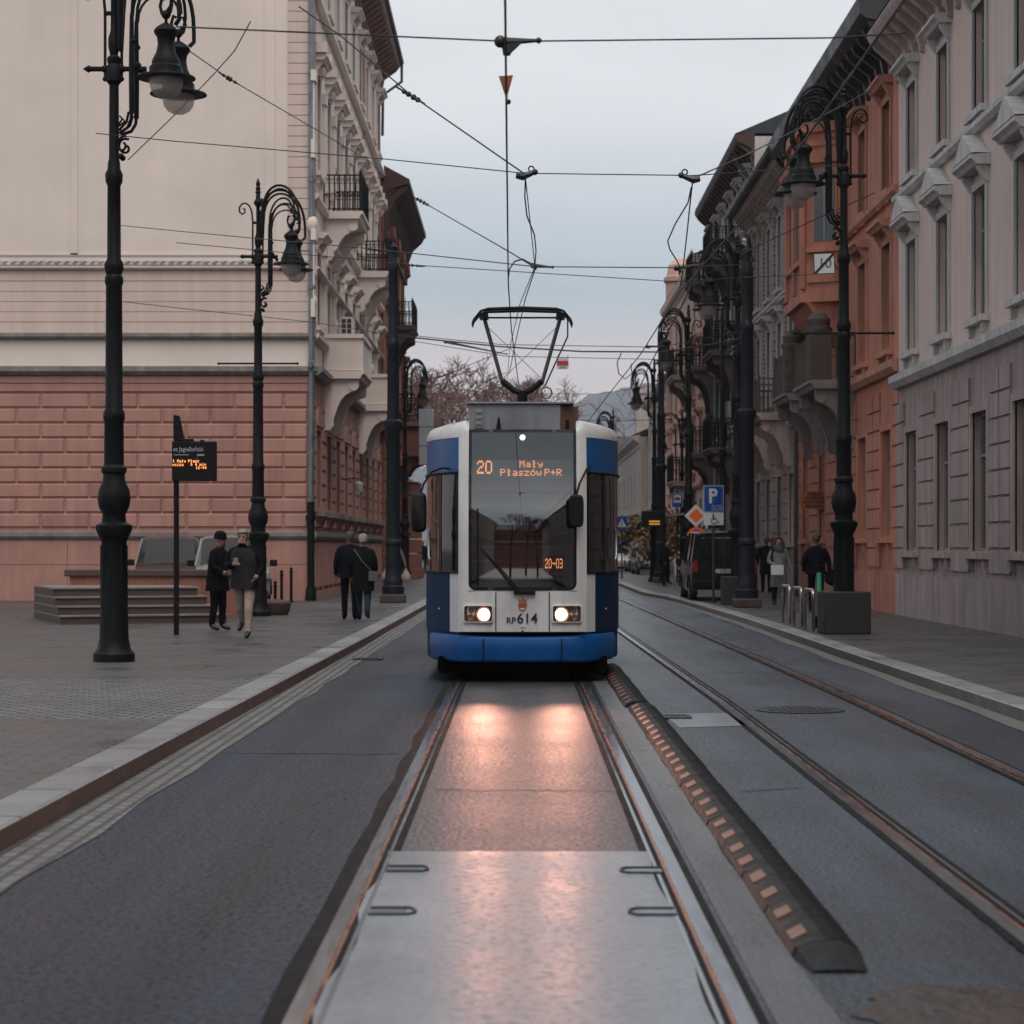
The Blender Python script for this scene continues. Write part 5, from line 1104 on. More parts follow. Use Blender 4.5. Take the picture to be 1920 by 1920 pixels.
def b_park(t, z):
    w2, z0, z1 = .265, 0 + z, .70 + z
    q = plate(t, 'parking_panel', [(rect(-w2, w2, z0, z1), sw, 0), (rect(-w2 + .015, w2 - .015, z0 + .015, z1 - .015), sb, 1), (rect(-.12, -.045, z0 + .23, z0 + .62), sw, 2), (ringp(-.0, z0 + .515, .035, .105, -90, 90), sw, 2), (rect(-.045, 0, z0 + .55, z0 + .62), sw, 2), (rect(-.045, 0, z0 + .41, z0 + .48), sw, 2)])
    fr = [rect(-.04, .225, z0 + .05, z0 + .056), rect(-.04, .225, z0 + .174, z0 + .18), rect(-.04, -.034, z0 + .056, z0 + .174), rect(.219, .225, z0 + .056, z0 + .174)]
    fr += [[(-.03, z0 + .06), (-.02, z0 + .06), (.09, z0 + .17), (.08, z0 + .17)], [(.08, z0 + .06), (.09, z0 + .06), (-.02, z0 + .17), (-.03, z0 + .17)], [(.10, z0 + .06), (.11, z0 + .06), (.215, z0 + .17), (.205, z0 + .17)], [(.205, z0 + .06), (.215, z0 + .06), (.11, z0 + .17), (.10, z0 + .17)]]
    plate(t, 'symbol', [(f, sw, 2) for f in fr])
    z2 = z0 - .345
    plate(t, 'disabled_plate', [(rect(-w2, w2, z2, z2 + .33), sw, 0), (circ(-.01, z2 + .27, .026, 12), sk_, 1), ([(-.03, z2 + .25), (.0, z2 + .25), (.01, z2 + .14), (-.02, z2 + .14)], sk_, 1), ([(-.02, z2 + .165), (.07, z2 + .165), (.07, z2 + .145), (-.02, z2 + .14)], sk_, 1), ([(.06, z2 + .165), (.075, z2 + .16), (.115, z2 + .08), (.10, z2 + .07)], sk_, 1), (rect(.105, .15, z2 + .07, z2 + .085), sk_, 1), (rect(0, .06, z2 + .195, z2 + .21), sk_, 1), (ringp(.015, z2 + .115, .07, .088, 110, 350), sk_, 1)])
x, Y = (1338 - U0) / SP, YS(SP)
sign('parking_sign', 'blue P parking sign with a wheelchair plate below it, in front of the van', x, Y, CH + (V0 - 960) / SP, b_park, 2.75)
s_ = 60.
def b_prio(t, z):
    d_ = .36
    plate(t, 'priority_panel', [([(-d_, z), (0, z - d_), (d_, z), (0, z + d_)], sw, 0), ([(-.225, z), (0, z - .225), (.225, z), (0, z + .225)], so_, 1)])
    z2 = z - .66
    plate(t, 'no_stopping_disc', [(circ(.02, z2, .31), so_, 0), (circ(.02, z2, .225), sb, 1), ([(-.17, z2 + .13), (-.11, z2 + .19), (.21, z2 - .13), (.15, z2 - .19)], so_, 2), ([(.15, z2 + .19), (.21, z2 + .13), (-.11, z2 - .19), (-.17, z2 - .13)], so_, 3)])
sign('priority_road_sign', 'white and orange diamond sign above a round no stopping sign, behind the van', (1305 - U0) / s_, YS(s_), CH + (V0 - 967) / s_, b_prio, 2.9)
s_ = 45.
def b_bus(t, z):
    plate(t, 'stop_panel', [(rect(-.23, .23, z - .29, z + .29), sw, 0), (rect(-.215, .215, z - .275, z + .275), sb, 1), (rect(-.15, .15, z - .10, z + .22), sw, 2), ([(-.11, z - .01), (.11, z - .01), (.13, z + .06), (.07, z + .13), (-.09, z + .13), (-.13, z + .05)], mat('sign_tram_symbol', (.06, .09, .10), .5), 3)])
    plate(t, 'direction_plate', [(rect(.03, .25, z - .98, z - .62), sb, 0), (rect(.08, .11, z - .9, z - .72), sw, 1), (rect(.17, .2, z - .9, z - .7), sw, 1), (rect(.11, .17, z - .80, z - .77), sw, 1)])
sign('tram_stop_sign', 'blue and white stop sign on a post above the shelter roof', (1270 - U0) / s_, YS(s_), CH + (V0 - 938) / s_, b_bus, 3.9)
s_ = 40.
def b_cross(t, z):
    plate(t, 'crossing_panel', [(rect(-.24, .24, z - .33, z + .30), sb, 0), ([(-.2, z - .2), (.2, z - .2), (0, z + .2)], sw, 1), (circ(0, z + .07, .03, 10), sk_, 2), ([(-.02, z + .04), (.02, z + .04), (.03, z - .07), (-.03, z - .07)], sk_, 2), ([(-.03, z - .06), (.0, z - .06), (-.06, z - .17), (-.09, z - .17)], sk_, 2), ([(.0, z - .06), (.03, z - .06), (.08, z - .17), (.05, z - .17)], sk_, 2)])
sign('crossing_sign', 'blue pedestrian crossing sign on a black post just right of the tram', (1166 - U0) / s_, YS(s_), CH + (V0 - 980) / s_, b_cross, 2.95)
# shop board on the orange front
s_ = 68.
t = empty('shop_sign', 'orange brown shop board with four lines of black lettering, hung from the orange house', 'sign', ((1527 - U0) / s_, YS(s_), .12)); z = CH + (V0 - 938) / s_ - .12
plate(t, 'board', [(rect(-.37, .37, z - .24, z + .24), mat('board_orange', (.40, .12, .035), .6, var=.15), 0)], th=.03)
for k, (tx, sz) in enumerate((('XERO', .15), ('WYDRUKI', .115), ('WIZYTÓWKI', .105), ('PIECZĄTKI', .105))): text_mesh(tx, sz, .002, sk_, 'lettering', t, (0, -.003, z + .165 - k * .112), bold=.003)
mb = MB(); mb.box(.37, .80, .0, .03, z + .20, z + .225); mb.box(.37, .80, .0, .03, z - .20, z - .18); mb.tube([(.55, .02, z + .22), (.8, .02, z + .42)], .012); mb.box(.42, .62, -.01, .05, z + .06, z + .33); mb.build('hanger', blackm, t, ang=0)
# suspended speed sign
s_ = 110.
t = empty('speed_sign', 'white square sign with a struck out 10 hanging from the span wires at right', 'traffic sign', ((1536 - U0) / s_, YS(s_) - .6, CH + (V0 - 503) / s_))
pl = plate(t, 'panel', [(rect(-.175, .175, -.175, .175), sk_, 0), (rect(-.163, .163, -.163, .163), sw, 1), ([(-.163, -.163), (-.135, -.163), (.163, .135), (.163, .163), (.135, .163), (-.163, -.135)], sk_, 3)])
text_mesh('10', .23, .001, mat('sign_grey_digits', (.14, .14, .15), .5), 'lettering', t, (.01, -.010, .0), bold=.004)
pl.rotation_euler = (0, R(-2), 0)
s_ = 95.
t = empty('hanging_plate', 'small white plate with a red band hanging from a wire above the tram', 'sign', P(1055, 681, YS(s_)))
plate(t, 'panel', [(rect(-.115, .115, -.115, .105), sw, 0), (rect(-.115, .115, -.04, .045), sr, 1), (rect(-.06, .06, -.10, -.06), mat('sign_grey', (.25, .25, .25), .5), 1)])
mb = MB(); 
for x in (-.1, .1): mb.tube([(x, .005, .1), (x, .005, .16)], .006, 0, 4)
mb.build('hanger', blackm, t)
# stop display at the left
s_ = 112.; Y = YS(s_)
t = empty('stop_display', 'black electronic departure board on a post at the left', 'display', ((331 - U0) / s_, Y, .12))
mb = MB(); mb.box(-.05, .03, -.0, .09, 0, 3.3); mb.build('post', blackp, t, bevel=.01)
zc = CH + (V0 - 865) / s_ - .12
mb = MB(); mb.box(-.06, .68, -.12, -.001, zc - .33, zc + .33); mb.box(.02, .3, -.09, -.03, zc + .33, zc + .375); mb.box(.40, .48, -.08, -.04, zc + .33, zc + .36); bd = mb.build('display_case', blackp, t, bevel=.012)
mb = MB(); mb.prism([(-.05, zc + .38), (.13, zc + .38), (.05, zc + .76), (-.05, zc + .78)], -.02, .04, 'xz'); mb.build('shelter_edge', blackm, t)
gtx = mat('display_grey_print', (.34, .36, .38), .5)
text_mesh('et Jagielloński', .105, .001, gtx, 'lettering', bd, (.215, -.123, zc + .195), sx=.86, bold=.0005)
mb = MB(); mb.box(-.03, .22, -.1225, -.121, zc + .098, zc + .11); mb.box(.36, .48, -.1225, -.121, zc + .09, zc + .115); mb.box(.36, .364, -.1225, -.121, zc + .03, zc + .115); mb.build('small_print', gtx, bd, ang=0)
mb = MB(); px = .0062; led(mb, 'ł Mały Płasz', -.045, zc + .025, px, -.1215, .0068, .9); led(mb, 'wicza', -.045, zc - .035, px, -.1215, .0068, .9); led(mb, '& 4 min', .255, zc - .030, px, -.1215, .0068, .9); led(mb, '12:44', .34, zc - .085, px, -.1215, .0068, .9)
mb.build('lettering', orangeled, bd, ang=0)
# bollards, hoops, steps, low wall
for (u, s_, h, lab) in ((516, 74, .60, 'leftmost and lowest of the three black posts by the pink wall'), (528, 72.5, .86, 'middle of the three black posts by the pink wall'), (546, 71, .92, 'rightmost of the three black posts by the pink wall')):
    t = empty('bollard', lab, 'bollard', ((u - U0) / s_, YS(s_), .12), 0, 'black posts by the pink wall')
    mb = MB(); mb.lathe([(.06, 0), (.06, .05), (.04, .08), (.038, h - .14), (.055, h - .13), (.055, h - .10), (.035, h - .09), (.03, h - .06)], 0, 12); mb.build('post', blackm, t)
    mb = MB(); mb.ball((0, 0, h - .03), .045); mb.build('knob', blackm, t)
inox = mat('stainless_steel', (.42, .40, .39), .2, 1., var=.15, scale=3)
hoop = None
for (u, v, lab) in ((1481, 1170, 'steel bike hoop nearest the woman in the grey coat'), (1503, 1177, 'middle steel bike hoop of three on the right pavement'), (1525, 1184, 'steel bike hoop closest to the green scooter')):
    s_ = (v - V0) / 1.49; loc = ((u - U0) / s_, YS(s_), .12)
    mb = MB(); pth = [(0, 0, 0), (0, 0, .62)] + [(0, .12 - .12 * math.cos(R(a)), .62 + .10 * math.sin(R(a))) for a in range(15, 90, 15)] + [(0, .12, .72), (0, .68, .72)] + [(0, .68 + .12 * math.sin(R(a)), .62 + .10 * math.cos(R(a))) for a in range(15, 91, 15)] + [(0, .80, 0)]
    o = mb_o = mb.tube(pth, .032, 0, 12).build('bike_hoop', inox); o.location = loc; o.rotation_euler = (0, 0, R(3)); tag(o, lab, 'bike stand', 'steel bike hoops')
st = mat('stair_stone', (.17, .15, .14), .6, var=.3, scale=3, bump=.2); rdk = mat('stair_riser', (.06, .038, .034), .7, var=.3)
t = empty('stairs', 'three stone steps rising to the left beside the man in the black coat', 'stairs', (-5.72, 41.6, .12), R(20))
for k in range(4):
    mb = MB(); z0, z1 = .17 * k, .17 * (k + 1); y = .36 * k
    mb.box(-3.2, -.0 - .12 * k, y, 3.9, z0, z1 - .03, 1); mb.box(-3.2, .03 - .12 * k, y - .03, 3.9, z1 - .03, z1, 0); mb.build('step', [st, rdk], t, ang=0)
t = empty('low_wall', 'low brown red wall with a stone coping behind the steps', 'wall', (-7.2, 44.5, .12))
mb = MB(); mb.box(-2.2, 1.3, 0, .35, 0, .86); mb.build('wall', pinkdk, t, ang=0); mb = MB(); mb.box(-2.3, 1.38, -.06, .42, .86, 1.0); mb.build('coping', rdk, t, bevel=.02)
mb = MB(); mb.lathe([(.62, 0), (.70, .10), (.74, .26), (.70, .30), (.55, .32), (.3, .34)], 0, 24, sx=.62, sy=.62); o = mb.build('stone_base', rdk); o.location = (-5.42, YS(86.5), .12); tag(o, 'low round dark stone base at the foot of the left street lamp', 'stone base')
# e-scooter
green = mat('scooter_green', (.03, .36, .16), .35, var=.15)
s_ = 103.; t = empty('electric_scooter', 'green electric scooter leaning by the nearest right lamp plinth', 'scooter', ((1536 - U0) / s_, YS(s_), .12), R(58))
mb = MB(); mb.tube([(-.02, -.02, .22), (.10, .05, 1.0)], .042, 0, 10); mb.build('stem', green, t)
mb = MB(); mb.tube([(.09, .05, .98), (.115, .06, 1.12)], .028, 0, 8); mb.tube([(-.12, .02, 1.11), (.115, .06, 1.13), (.36, .10, 1.10)], .018, 0, 6); mb.box(.05, .17, .0, .08, 1.09, 1.15); mb.build('handlebar', blackp, t)
mb = MB(); mb.box(.02, 1.0, -.02, .14, .11, .17); mb.tube([(-.02, -.01, .3), (-.03, .0, .12)], .03); mb.build('deck', blackp, t, bevel=.01)
for x in (-.04, 1.02): mb = MB(Matrix.Translation((x, .05, .11)) @ Matrix.Rotation(R(90), 4, 'X')); mb.lathe([(.04, -.03), (.11, -.025), (.11, .025), (.04, .03)], 0, 16); mb.build('wheel', blackp, t)
mb = MB(); mb.tube([(.25, .1, .11), (.3, .24, 0)], .012); mb.build('kickstand', galv, t)
# shelter and information board further up
s_ = 46.; t = empty('tram_shelter', 'tram stop shelter with a thin pale roof on the right pavement', 'shelter', (6.4, YS(s_), .12))
mb = MB(); mb.prism([(-1.4, 2.62), (1.8, 2.88), (1.8, 2.97), (-1.4, 2.72)], 0, 5.5, 'xz'); mb.build('roof', mat('shelter_roof', (.22, .19, .15), .5), t, ang=0)
for y in (.3, 2.7, 5.2): mb = MB(); mb.box(1.3, 1.38, y, y + .08, 0, 2.9); mb.build('post', blackp, t)
mb = MB(); mb.quad((1.34, .4, .3), (1.34, 5.2, .3), (1.34, 5.2, 2.4), (1.34, .4, 2.4)); mb.build('back_pane', pane, t)
mb = MB(); mb.box(1.0, 1.9, -.1, -.02, .9, 2.2); mb.build('advert_panel', mat('poster_light', (.35, .27, .24), .5), t)
s_ = 50.; t = empty('information_board', 'black departure board on the right pavement before the shelter', 'display', ((1222 - U0) / s_, YS(s_), .12)); z = CH + (V0 - 972) / s_ - .12
mb = MB(); mb.box(-.38, .5, -.06, .06, z - .3, z + .28); mb.build('display_case', blackp, t, bevel=.02); mb = MB(); mb.tube([(.45, 0, 0), (.45, 0, z + .75)], .06); mb.build('post', blackp, t)
mb = MB()
for k in range(2): mb.box(-.1, .3, -.066, -.06, z - .14 - k * .1, z - .08 - k * .1)
mb.build('lettering', mat('dim_orange_led', (.05, .02, 0), .5, emit=(1, .4, .1), estr=.5), t, ang=0)
# billboard light box on the portal
t = empty('light_box', 'pale panelled box hanging from the stone portal on the left', 'sign', P(802, 815, YS(42)))
mb = MB(); mb.box(-.40, .25, 0, .3, -1.35, 1.15); mb.build('case', mat('light_box_face', (.30, .33, .36), .4, var=.08), t, bevel=.02)
mb = MB()
for z in (-.5, .35): mb.box(-.40, .25, -.008, 0, z - .012, z + .012)
mb.build('joint', dark, t, ang=0)
# ------------------------------------------------------------------ trees
def bare_tree(name, label, X, Y, h, seed, colr, leaf=None, depth=6, spread=.55, nleaf=0, base=0., lsz=.16):
    rd = random.Random(seed); t = empty(name, label, 'tree', (X, Y, base), 0, 'trees at the end of the street')
    tr = MB(); cr_ = MB(); tips = []
    def br(p, d_, ln, r, lv):
        n = 3; pts = [p]; q = p.copy(); dd = d_.copy()
        for i in range(n):
            dd = (dd + Vector((rd.gauss(0, .12), rd.gauss(0, .12), rd.gauss(.03, .07)))).normalized(); q = q + dd * ln / n; pts.append(q.copy())
        tg = tr if lv >= depth - 1 else cr_
        r = max(r, .020 * h / 14)
        tg.tube(pts, [r * (1 - .3 * i / n) for i in range(n + 1)], 0, 6 if lv >= depth - 1 else 3, caps=False)
        if lv == 0: tips.append(q); return
        k = 3 if lv > 1 else 4
        for i in range(k):
            ax = Vector((rd.gauss(0, 1), rd.gauss(0, 1), rd.gauss(.25, .5))).normalized()
            nd = (dd * (1 - spread) + ax * spread).normalized()
            if nd.z < -.1: nd.z = .1
            br(pts[-1] if rd.random() < .6 else pts[-2], nd, ln * rd.uniform(.62, .82), r * .58, lv - 1)
    br(Vector((0, 0, 0)), Vector((0, 0, 1)), h * .3, h * .022, depth)
    tr.build('trunk', colr, t, ang=60)
    if nleaf:
        for k in range(nleaf):
            c = rd.choice(tips) + Vector((rd.gauss(0, .35), rd.gauss(0, .35), rd.gauss(0, .3))); a = Vector((rd.gauss(0, 1), rd.gauss(0, 1), rd.gauss(0, 1))).normalized(); b = a.orthogonal().normalized(); s = lsz * rd.uniform(.6, 1.4)
            cr_.add([c + a * s, c + b * s * .6, c - a * s, c - b * s * .6], [(0, 1, 2, 3)], 1 if rd.random() < .7 else 2)
    cr_.build('crown', [colr] + (leaf or []), t, ang=0)
    return t
bark = mat('bark_grey_brown', (.075, .048, .042), .85, var=.3, scale=4); twig = mat('twigs_reddish', (.12, .062, .05), .85, var=.3)
lfo = mat('leaves_orange', (.16, .062, .014), .7, var=.3, scale=3); lfy = mat('leaves_yellow_brown', (.11, .072, .018), .7, var=.3, scale=3); lfg = mat('leaves_dark_green', (.025, .035, .012), .7, var=.3, scale=3)
for k_, (x_, y_, h_) in enumerate(((-4.5, -58, 19), (1.5, -66, 22), (6., -60, 18))): bare_tree('bare_tree', ('left', 'middle', 'right')[k_] + ' one of the bare trees mirrored in the tram windscreen', x_, y_, h_, 31 + k_, twig)
bare_tree('bare_tree', 'reddish bare tree just left of the tram roof, the widest of the left ones', -6.6, 160, 21, 3, twig, depth=7)
bare_tree('bare_tree', 'bare tree behind the left street lamp by the portal', -9.6, 150, 19, 5, twig, depth=7)
bare_tree('bare_tree', 'smaller bare tree touching the left edge of the tram roof', -3.4, 185, 19, 9, twig, depth=7)
bare_tree('bare_tree', 'bare brown tree right of the tram, in front of the hill', 8.6, 190, 17.5, 11, twig)
bare_tree('autumn_tree', 'orange brown autumn tree at the right end of the street', 10.6, 176, 8.5, 13, bark, [lfo, lfy], depth=5, nleaf=1500, lsz=.2)
bare_tree('autumn_tree', 'small yellow and green tree behind the right information board', 6.9, 128, 4.6, 17, bark, [lfy, lfg], depth=4, nleaf=1600, lsz=.16)
bare_tree('autumn_tree', 'orange bush behind the priority sign', 7.4, 106, 4.2, 19, bark, [lfo, lfy], depth=4, nleaf=900, lsz=.14)
# ------------------------------------------------------------------ hills
hillm = mat('wooded_hill', (.065, .075, .08), .9, var=.5, scale=.03, bump=.6, bscale=.2)
def hill(Y, x0, x1, f, dpt=220, n=150, rg=1.6, seed=1):
    rd = random.Random(seed); mb = MB(); rows = []
    for k, (dy, kz) in enumerate(((-dpt, 0.), (-dpt * .6, .45), (-dpt * .3, .8), (0, 1.), (dpt, .3))):
        rows.append([(x0 + (x1 - x0) * i / n, Y + dy + rd.uniform(-5, 5), max(-1, f(x0 + (x1 - x0) * i / n) * kz + (rd.uniform(-rg, rg) if kz > .3 else 0))) for i in range(n + 1)])
    mb.loft(rows, 0, closed=False); return tag(mb.build('hills', hillm, ang=60), kind='structure')
hz = lambda v, Y: CH + (V0 - v) * Y / F
def g(x, c, w_, h): return h * math.exp(-((x - c) / w_) ** 2)
Y1_ = 2200.; hill(Y1_, -1000, 1300, lambda x: 44 + g(x, (1150 - U0) * Y1_ / F, 150, hz(772, Y1_) - 44) + g(x, 290, 170, 73) + g(x, 640, 220, 100) + g(x, -370, 270, 60), dpt=400, n=260, rg=3., seed=4)
Y2_ = 2900.; hill(Y2_, -1000, 1300, lambda x: 70 + g(x, (988 - U0) * Y2_ / F, 55, hz(741, Y2_) - 70) + g(x, -280, 280, 50) + g(x, 560, 280, 70), dpt=400, n=300, rg=1.6, seed=6)
# ------------------------------------------------------------------ people
skinm = mat('skin', (.27, .14, .095), .55, var=.08)
def cloth(n, c): return mat('cloth_' + n, c, .9, var=.3, scale=9, bump=.4, bscale=14, spec=.08)
cblack = cloth('black', (.006, .006, .007)); cnavy = cloth('navy', (.004, .0052, .011)); cbeige = cloth('beige', (.31, .235, .205)); cgrey = cloth('grey_tweed', (.15, .15, .16)); cdark = cloth('charcoal', (.022, .022, .026))
cjean = cloth('denim', (.022, .032, .05)); cshoe = mat('shoe_black', (.012, .011, .011), .4); hairb = mat('hair_brown', (.035, .02, .013), .6, var=.4, scale=30); hairg = mat('hair_grey', (.18, .165, .15), .7, var=.4, scale=30); hairk = mat('hair_black', (.012, .010, .009), .6)
cgs = cloth('scarf_grey_green', (.06, .068, .06)); paper = mat('white_bag', (.52, .53, .55), .6, var=.06); plast = mat('pale_plastic_bag', (.36, .33, .29), .45, var=.15)
def skin_body(J, E, mats, bone_m, name, parent):
    """J: name -> (pos, (rx, ry)); E: bones; one continuous skinned surface"""
    names = list(J); me = bpy.data.meshes.new(name)
    me.from_pydata([J[n][0] for n in names], [(names.index(a), names.index(b)) for a, b in E], [])
    o = bpy.data.objects.new(name, me); col.objects.link(o)
    sk = o.modifiers.new('skin', 'SKIN'); sk.use_smooth_shade = True; sk.branch_smoothing = .6
    lay = me.skin_vertices[0] if me.skin_vertices else None
    for i, n in enumerate(names):
        lay.data[i].radius = J[n][1]; lay.data[i].use_root = (n == 'pelvis')
    sb_ = o.modifiers.new('sub', 'SUBSURF'); sb_.levels = 2; sb_.render_levels = 2
    dg = bpy.context.evaluated_depsgraph_get(); m2 = bpy.data.meshes.new_from_object(o.evaluated_get(dg)); bpy.data.objects.remove(o); bpy.data.meshes.remove(me)
    m2.materials.clear()
    for m in mats: m2.materials.append(m)
    segs = [(Vector(J[a][0]), Vector(J[b][0]), bone_m[(a, b)]) for a, b in E]
    for p in m2.polygons:
        c = p.center; best = 1e9; bi = 0
        for a, b, k in segs:
            d_ = b - a; t = max(0, min(1, (c - a).dot(d_) / d_.length_squared)); q = (c - a - d_ * t).length
            if q < best: best = q; bi = k
        p.material_index = bi; p.use_smooth = True
    o = bpy.data.objects.new(name, m2); col.objects.link(o); o.parent = parent
    return o
def person(label, X, Y, rz, top, trou, h=1.75, hair=hairb, stride=.0, lean=0., head_dn=0., head_yaw=0., armL=None, armR=None, coat=None, hat=None, bulk=1., woman=False, hands=True, shoe=cshoe, lift=0., long_hair=False, beard=None, extra=None, group=None):
    k = h / 1.75; t = empty('person', label, 'person', (X, Y, .12), rz, group)
    S = lambda x, y, z: (x * k, y * k, z * k)
    sw_ = .175 if woman else .20
    L_ = lambda z: -lean * max(0, z - .95) / .5               # forward lean (towards -y)
    hy = L_(1.6) - head_dn * .5
    eL, wL = armL or ((sw_ + .065, .02, 1.15), (sw_ + .07, -.06, .90)); eR, wR = armR or ((-sw_ - .065, .02, 1.15), (-sw_ - .07, -.06, .90))
    b_ = bulk
    J = {'pelvis': (S(0, 0, .95), (.155 * b_, .115 * b_)), 'waist': (S(0, L_(1.1), 1.10), (.15 * b_, .115 * b_)), 'chest': (S(0, L_(1.3), 1.29), (.175 * b_, .125 * b_)), 'upper': (S(0, L_(1.42), 1.42), (.12 * b_, .09 * b_)), 'neck': (S(0, L_(1.5) - head_dn * .15, 1.50), (.062, .062)),
         'chin': (S(0, hy - .01 - head_dn * .1, 1.575 - head_dn * .12), (.068, .078)), 'head': (S(0, hy + .0, 1.655 - head_dn * .1), (.082, .098)), 'crown': (S(0, hy + .01 - head_dn * .2, 1.715 - head_dn * .08), (.062, .078))}
    E = [('pelvis', 'waist'), ('waist', 'chest'), ('chest', 'upper'), ('upper', 'neck'), ('neck', 'chin'), ('chin', 'head'), ('head', 'crown')]
    bm_ = {('pelvis', 'waist'): 0, ('waist', 'chest'): 0, ('chest', 'upper'): 0, ('upper', 'neck'): 0, ('neck', 'chin'): 2, ('chin', 'head'): 2, ('head', 'crown'): 2}
    for sd, sg, el, wr in (('L', 1, eL, wL), ('R', -1, eR, wR)):
        st_ = stride * sg
        hip = S(sg * .095, 0, .90); kn = S(sg * .10, -st_ * .55 - .02, .50 + (lift * .1 if st_ < 0 else 0)); an = S(sg * .10, -st_ + .02, .10 + (lift if st_ < 0 else 0)); toe = S(sg * .115, -st_ - .15, .045 + (lift * .55 if st_ < 0 else 0)); heel = S(sg * .10, -st_ + .06, .05 + (lift * 1.1 if st_ < 0 else 0))
        J['hip' + sd] = (hip, (.105 * b_, .105 * b_)); J['knee' + sd] = (kn, (.075, .075)); J['ankle' + sd] = (an, (.055, .058)); J['toe' + sd] = (toe, (.045, .035)); 
        J['shoulder' + sd] = (S(sg * sw_, L_(1.41), 1.405), (.078 * b_, .078 * b_)); J['elbow' + sd] = (S(el[0], el[1] + L_(1.15), el[2]), (.062 * b_, .062 * b_)); J['wrist' + sd] = (S(wr[0], wr[1] + L_(1.0), wr[2]), (.045, .045))
        d_ = (Vector(J['wrist' + sd][0]) - Vector(J['elbow' + sd][0])).normalized(); pm_ = Vector(J['wrist' + sd][0]) + d_ * .07 * k
        J['palm' + sd] = (tuple(pm_), (.036, .024))
        for a, b, m in (('pelvis', 'hip', 1), ('hip', 'knee', 1), ('knee', 'ankle', 1), ('ankle', 'toe', 3)): E.append((a if a == 'pelvis' else a + sd, b + sd)); bm_[E[-1]] = m
        for a, b, m in (('upper', 'shoulder', 0), ('shoulder', 'elbow', 0), ('elbow', 'wrist', 0), ('wrist', 'palm', 2)): E.append((a if a == 'upper' else a + sd, b + sd)); bm_[E[-1]] = m
    body = skin_body(J, E, [top, trou, skinm, shoe], bm_, 'body', t)
    # fingers, each a short bent chain rooted in the palm; merged into the body mesh
    fm = MB()
    for sd, sg in (('L', 1), ('R', -1)):
        p = Vector(J['palm' + sd][0]); d_ = (p - Vector(J['wrist' + sd][0])).normalized(); sx = Vector((sg, 0, 0)); ac_ = (Vector((0, -1, 0)) - d_ * d_.dot(Vector((0, -1, 0))))
        ac_ = ac_.normalized() if ac_.length > .1 else Vector((0, 0, 1)); inn = d_.cross(ac_) * sg; inn = inn if inn.x * sg < 0 else -inn
        for i, ln in enumerate((.066, .074, .070, .056)):
            b0 = p + ac_ * (.026 - .018 * i); fm.tube([b0, b0 + d_ * ln * .5 + inn * .006, b0 + d_ * ln * .85 + inn * .022, b0 + d_ * ln * .95 + inn * .04], [.0095, .009, .0085, .006], 0, 5)
        b0 = p - d_ * .03 + ac_ * .025; fm.tube([b0, b0 + ac_ * .03 + d_ * .02 + inn * .01, b0 + ac_ * .036 + d_ * .05 + inn * .02], [.011, .010, .007], 0, 5)
    if hands:
        bmx = bmesh.new(); bmx.from_mesh(body.data); off = len(bmx.verts)
        vs_ = [bmx.verts.new(v) for v in fm.v]
        for f in fm.f:
            q = bmx.faces.new([vs_[i] for i in f]); q.material_index = 2; q.smooth = True
        bmx.to_mesh(body.data); bmx.free()
    hc = Vector(J['head'][0]); rot = Matrix.Translation(hc) @ Matrix.Rotation(R(head_yaw), 4, 'Z') @ Matrix.Rotation(head_dn * 2.2, 4, 'X')
    mb = MB(rot)
    mb.prism([(-.085, .02), (-.118, -.022), (-.088, -.03)], -.012, .012, 'yz', 0)
    for sg in (-1, 1): mb.ball((sg * .033, -.086, .012), .011, 1, 6, 4); mb.box(sg * .033 - .018, sg * .033 + .018, -.096, -.084, .030, .036, 2); mb.lathe([(.0, -.03), (.016, -.02), (.018, .01), (.006, .03)], 0, 6, (sg * .086, .01, -.005), .6, 1.3)
    mb.box(-.022, .022, -.095, -.083, -.062, -.055, 3); mb.build('face', [skinm, hairk, hairb, mat('lips', (.25, .09, .07), .5)], t, ang=40)
    mb = MB(rot)
    if hat: mb.lathe([(.098, -.005), (.102, .03), (.10, .07), (.085, .105), (.05, .13), (.001, .137)], 0, 14, (0, .012, .0), 1, 1.12); mb.lathe([(.104, -.01), (.108, .012), (.104, .03)], 0, 14, (0, .012, 0), 1, 1.12); mb.build('hat', hat, t)
    else:
        rings = []
        for z, r_, y in ((-.05, .078, .05), (-.01, .09, .035), (.04, .094, .018), (.08, .082, .012), (.105, .055, .008), (.115, .01, .008)):
            rings.append([(r_ * math.cos(a) * 1., y + r_ * 1.12 * math.sin(a) * (1 if math.sin(a) > 0 or z > .05 else .45), z) for a in [2 * math.pi * i / 16 for i in range(16)]])
        mb.loft(rings)
        if long_hair:
            for sg in (-1, 1): mb.tube([(sg * .07, -.01, .06), (sg * .10, -.01, -.02), (sg * .105, .0, -.12), (sg * .09, -.02, -.2)], [.03, .045, .05, .02], 0, 8)
        mb.build('hair', hair, t, ang=60)
    if beard: mb = MB(rot); mb.lathe([(.03, -.10), (.062, -.085), (.074, -.05), (.076, -.03)], 0, 12, (0, -.02, 0), 1, 1.05); mb.build('beard', beard, t, ang=60)
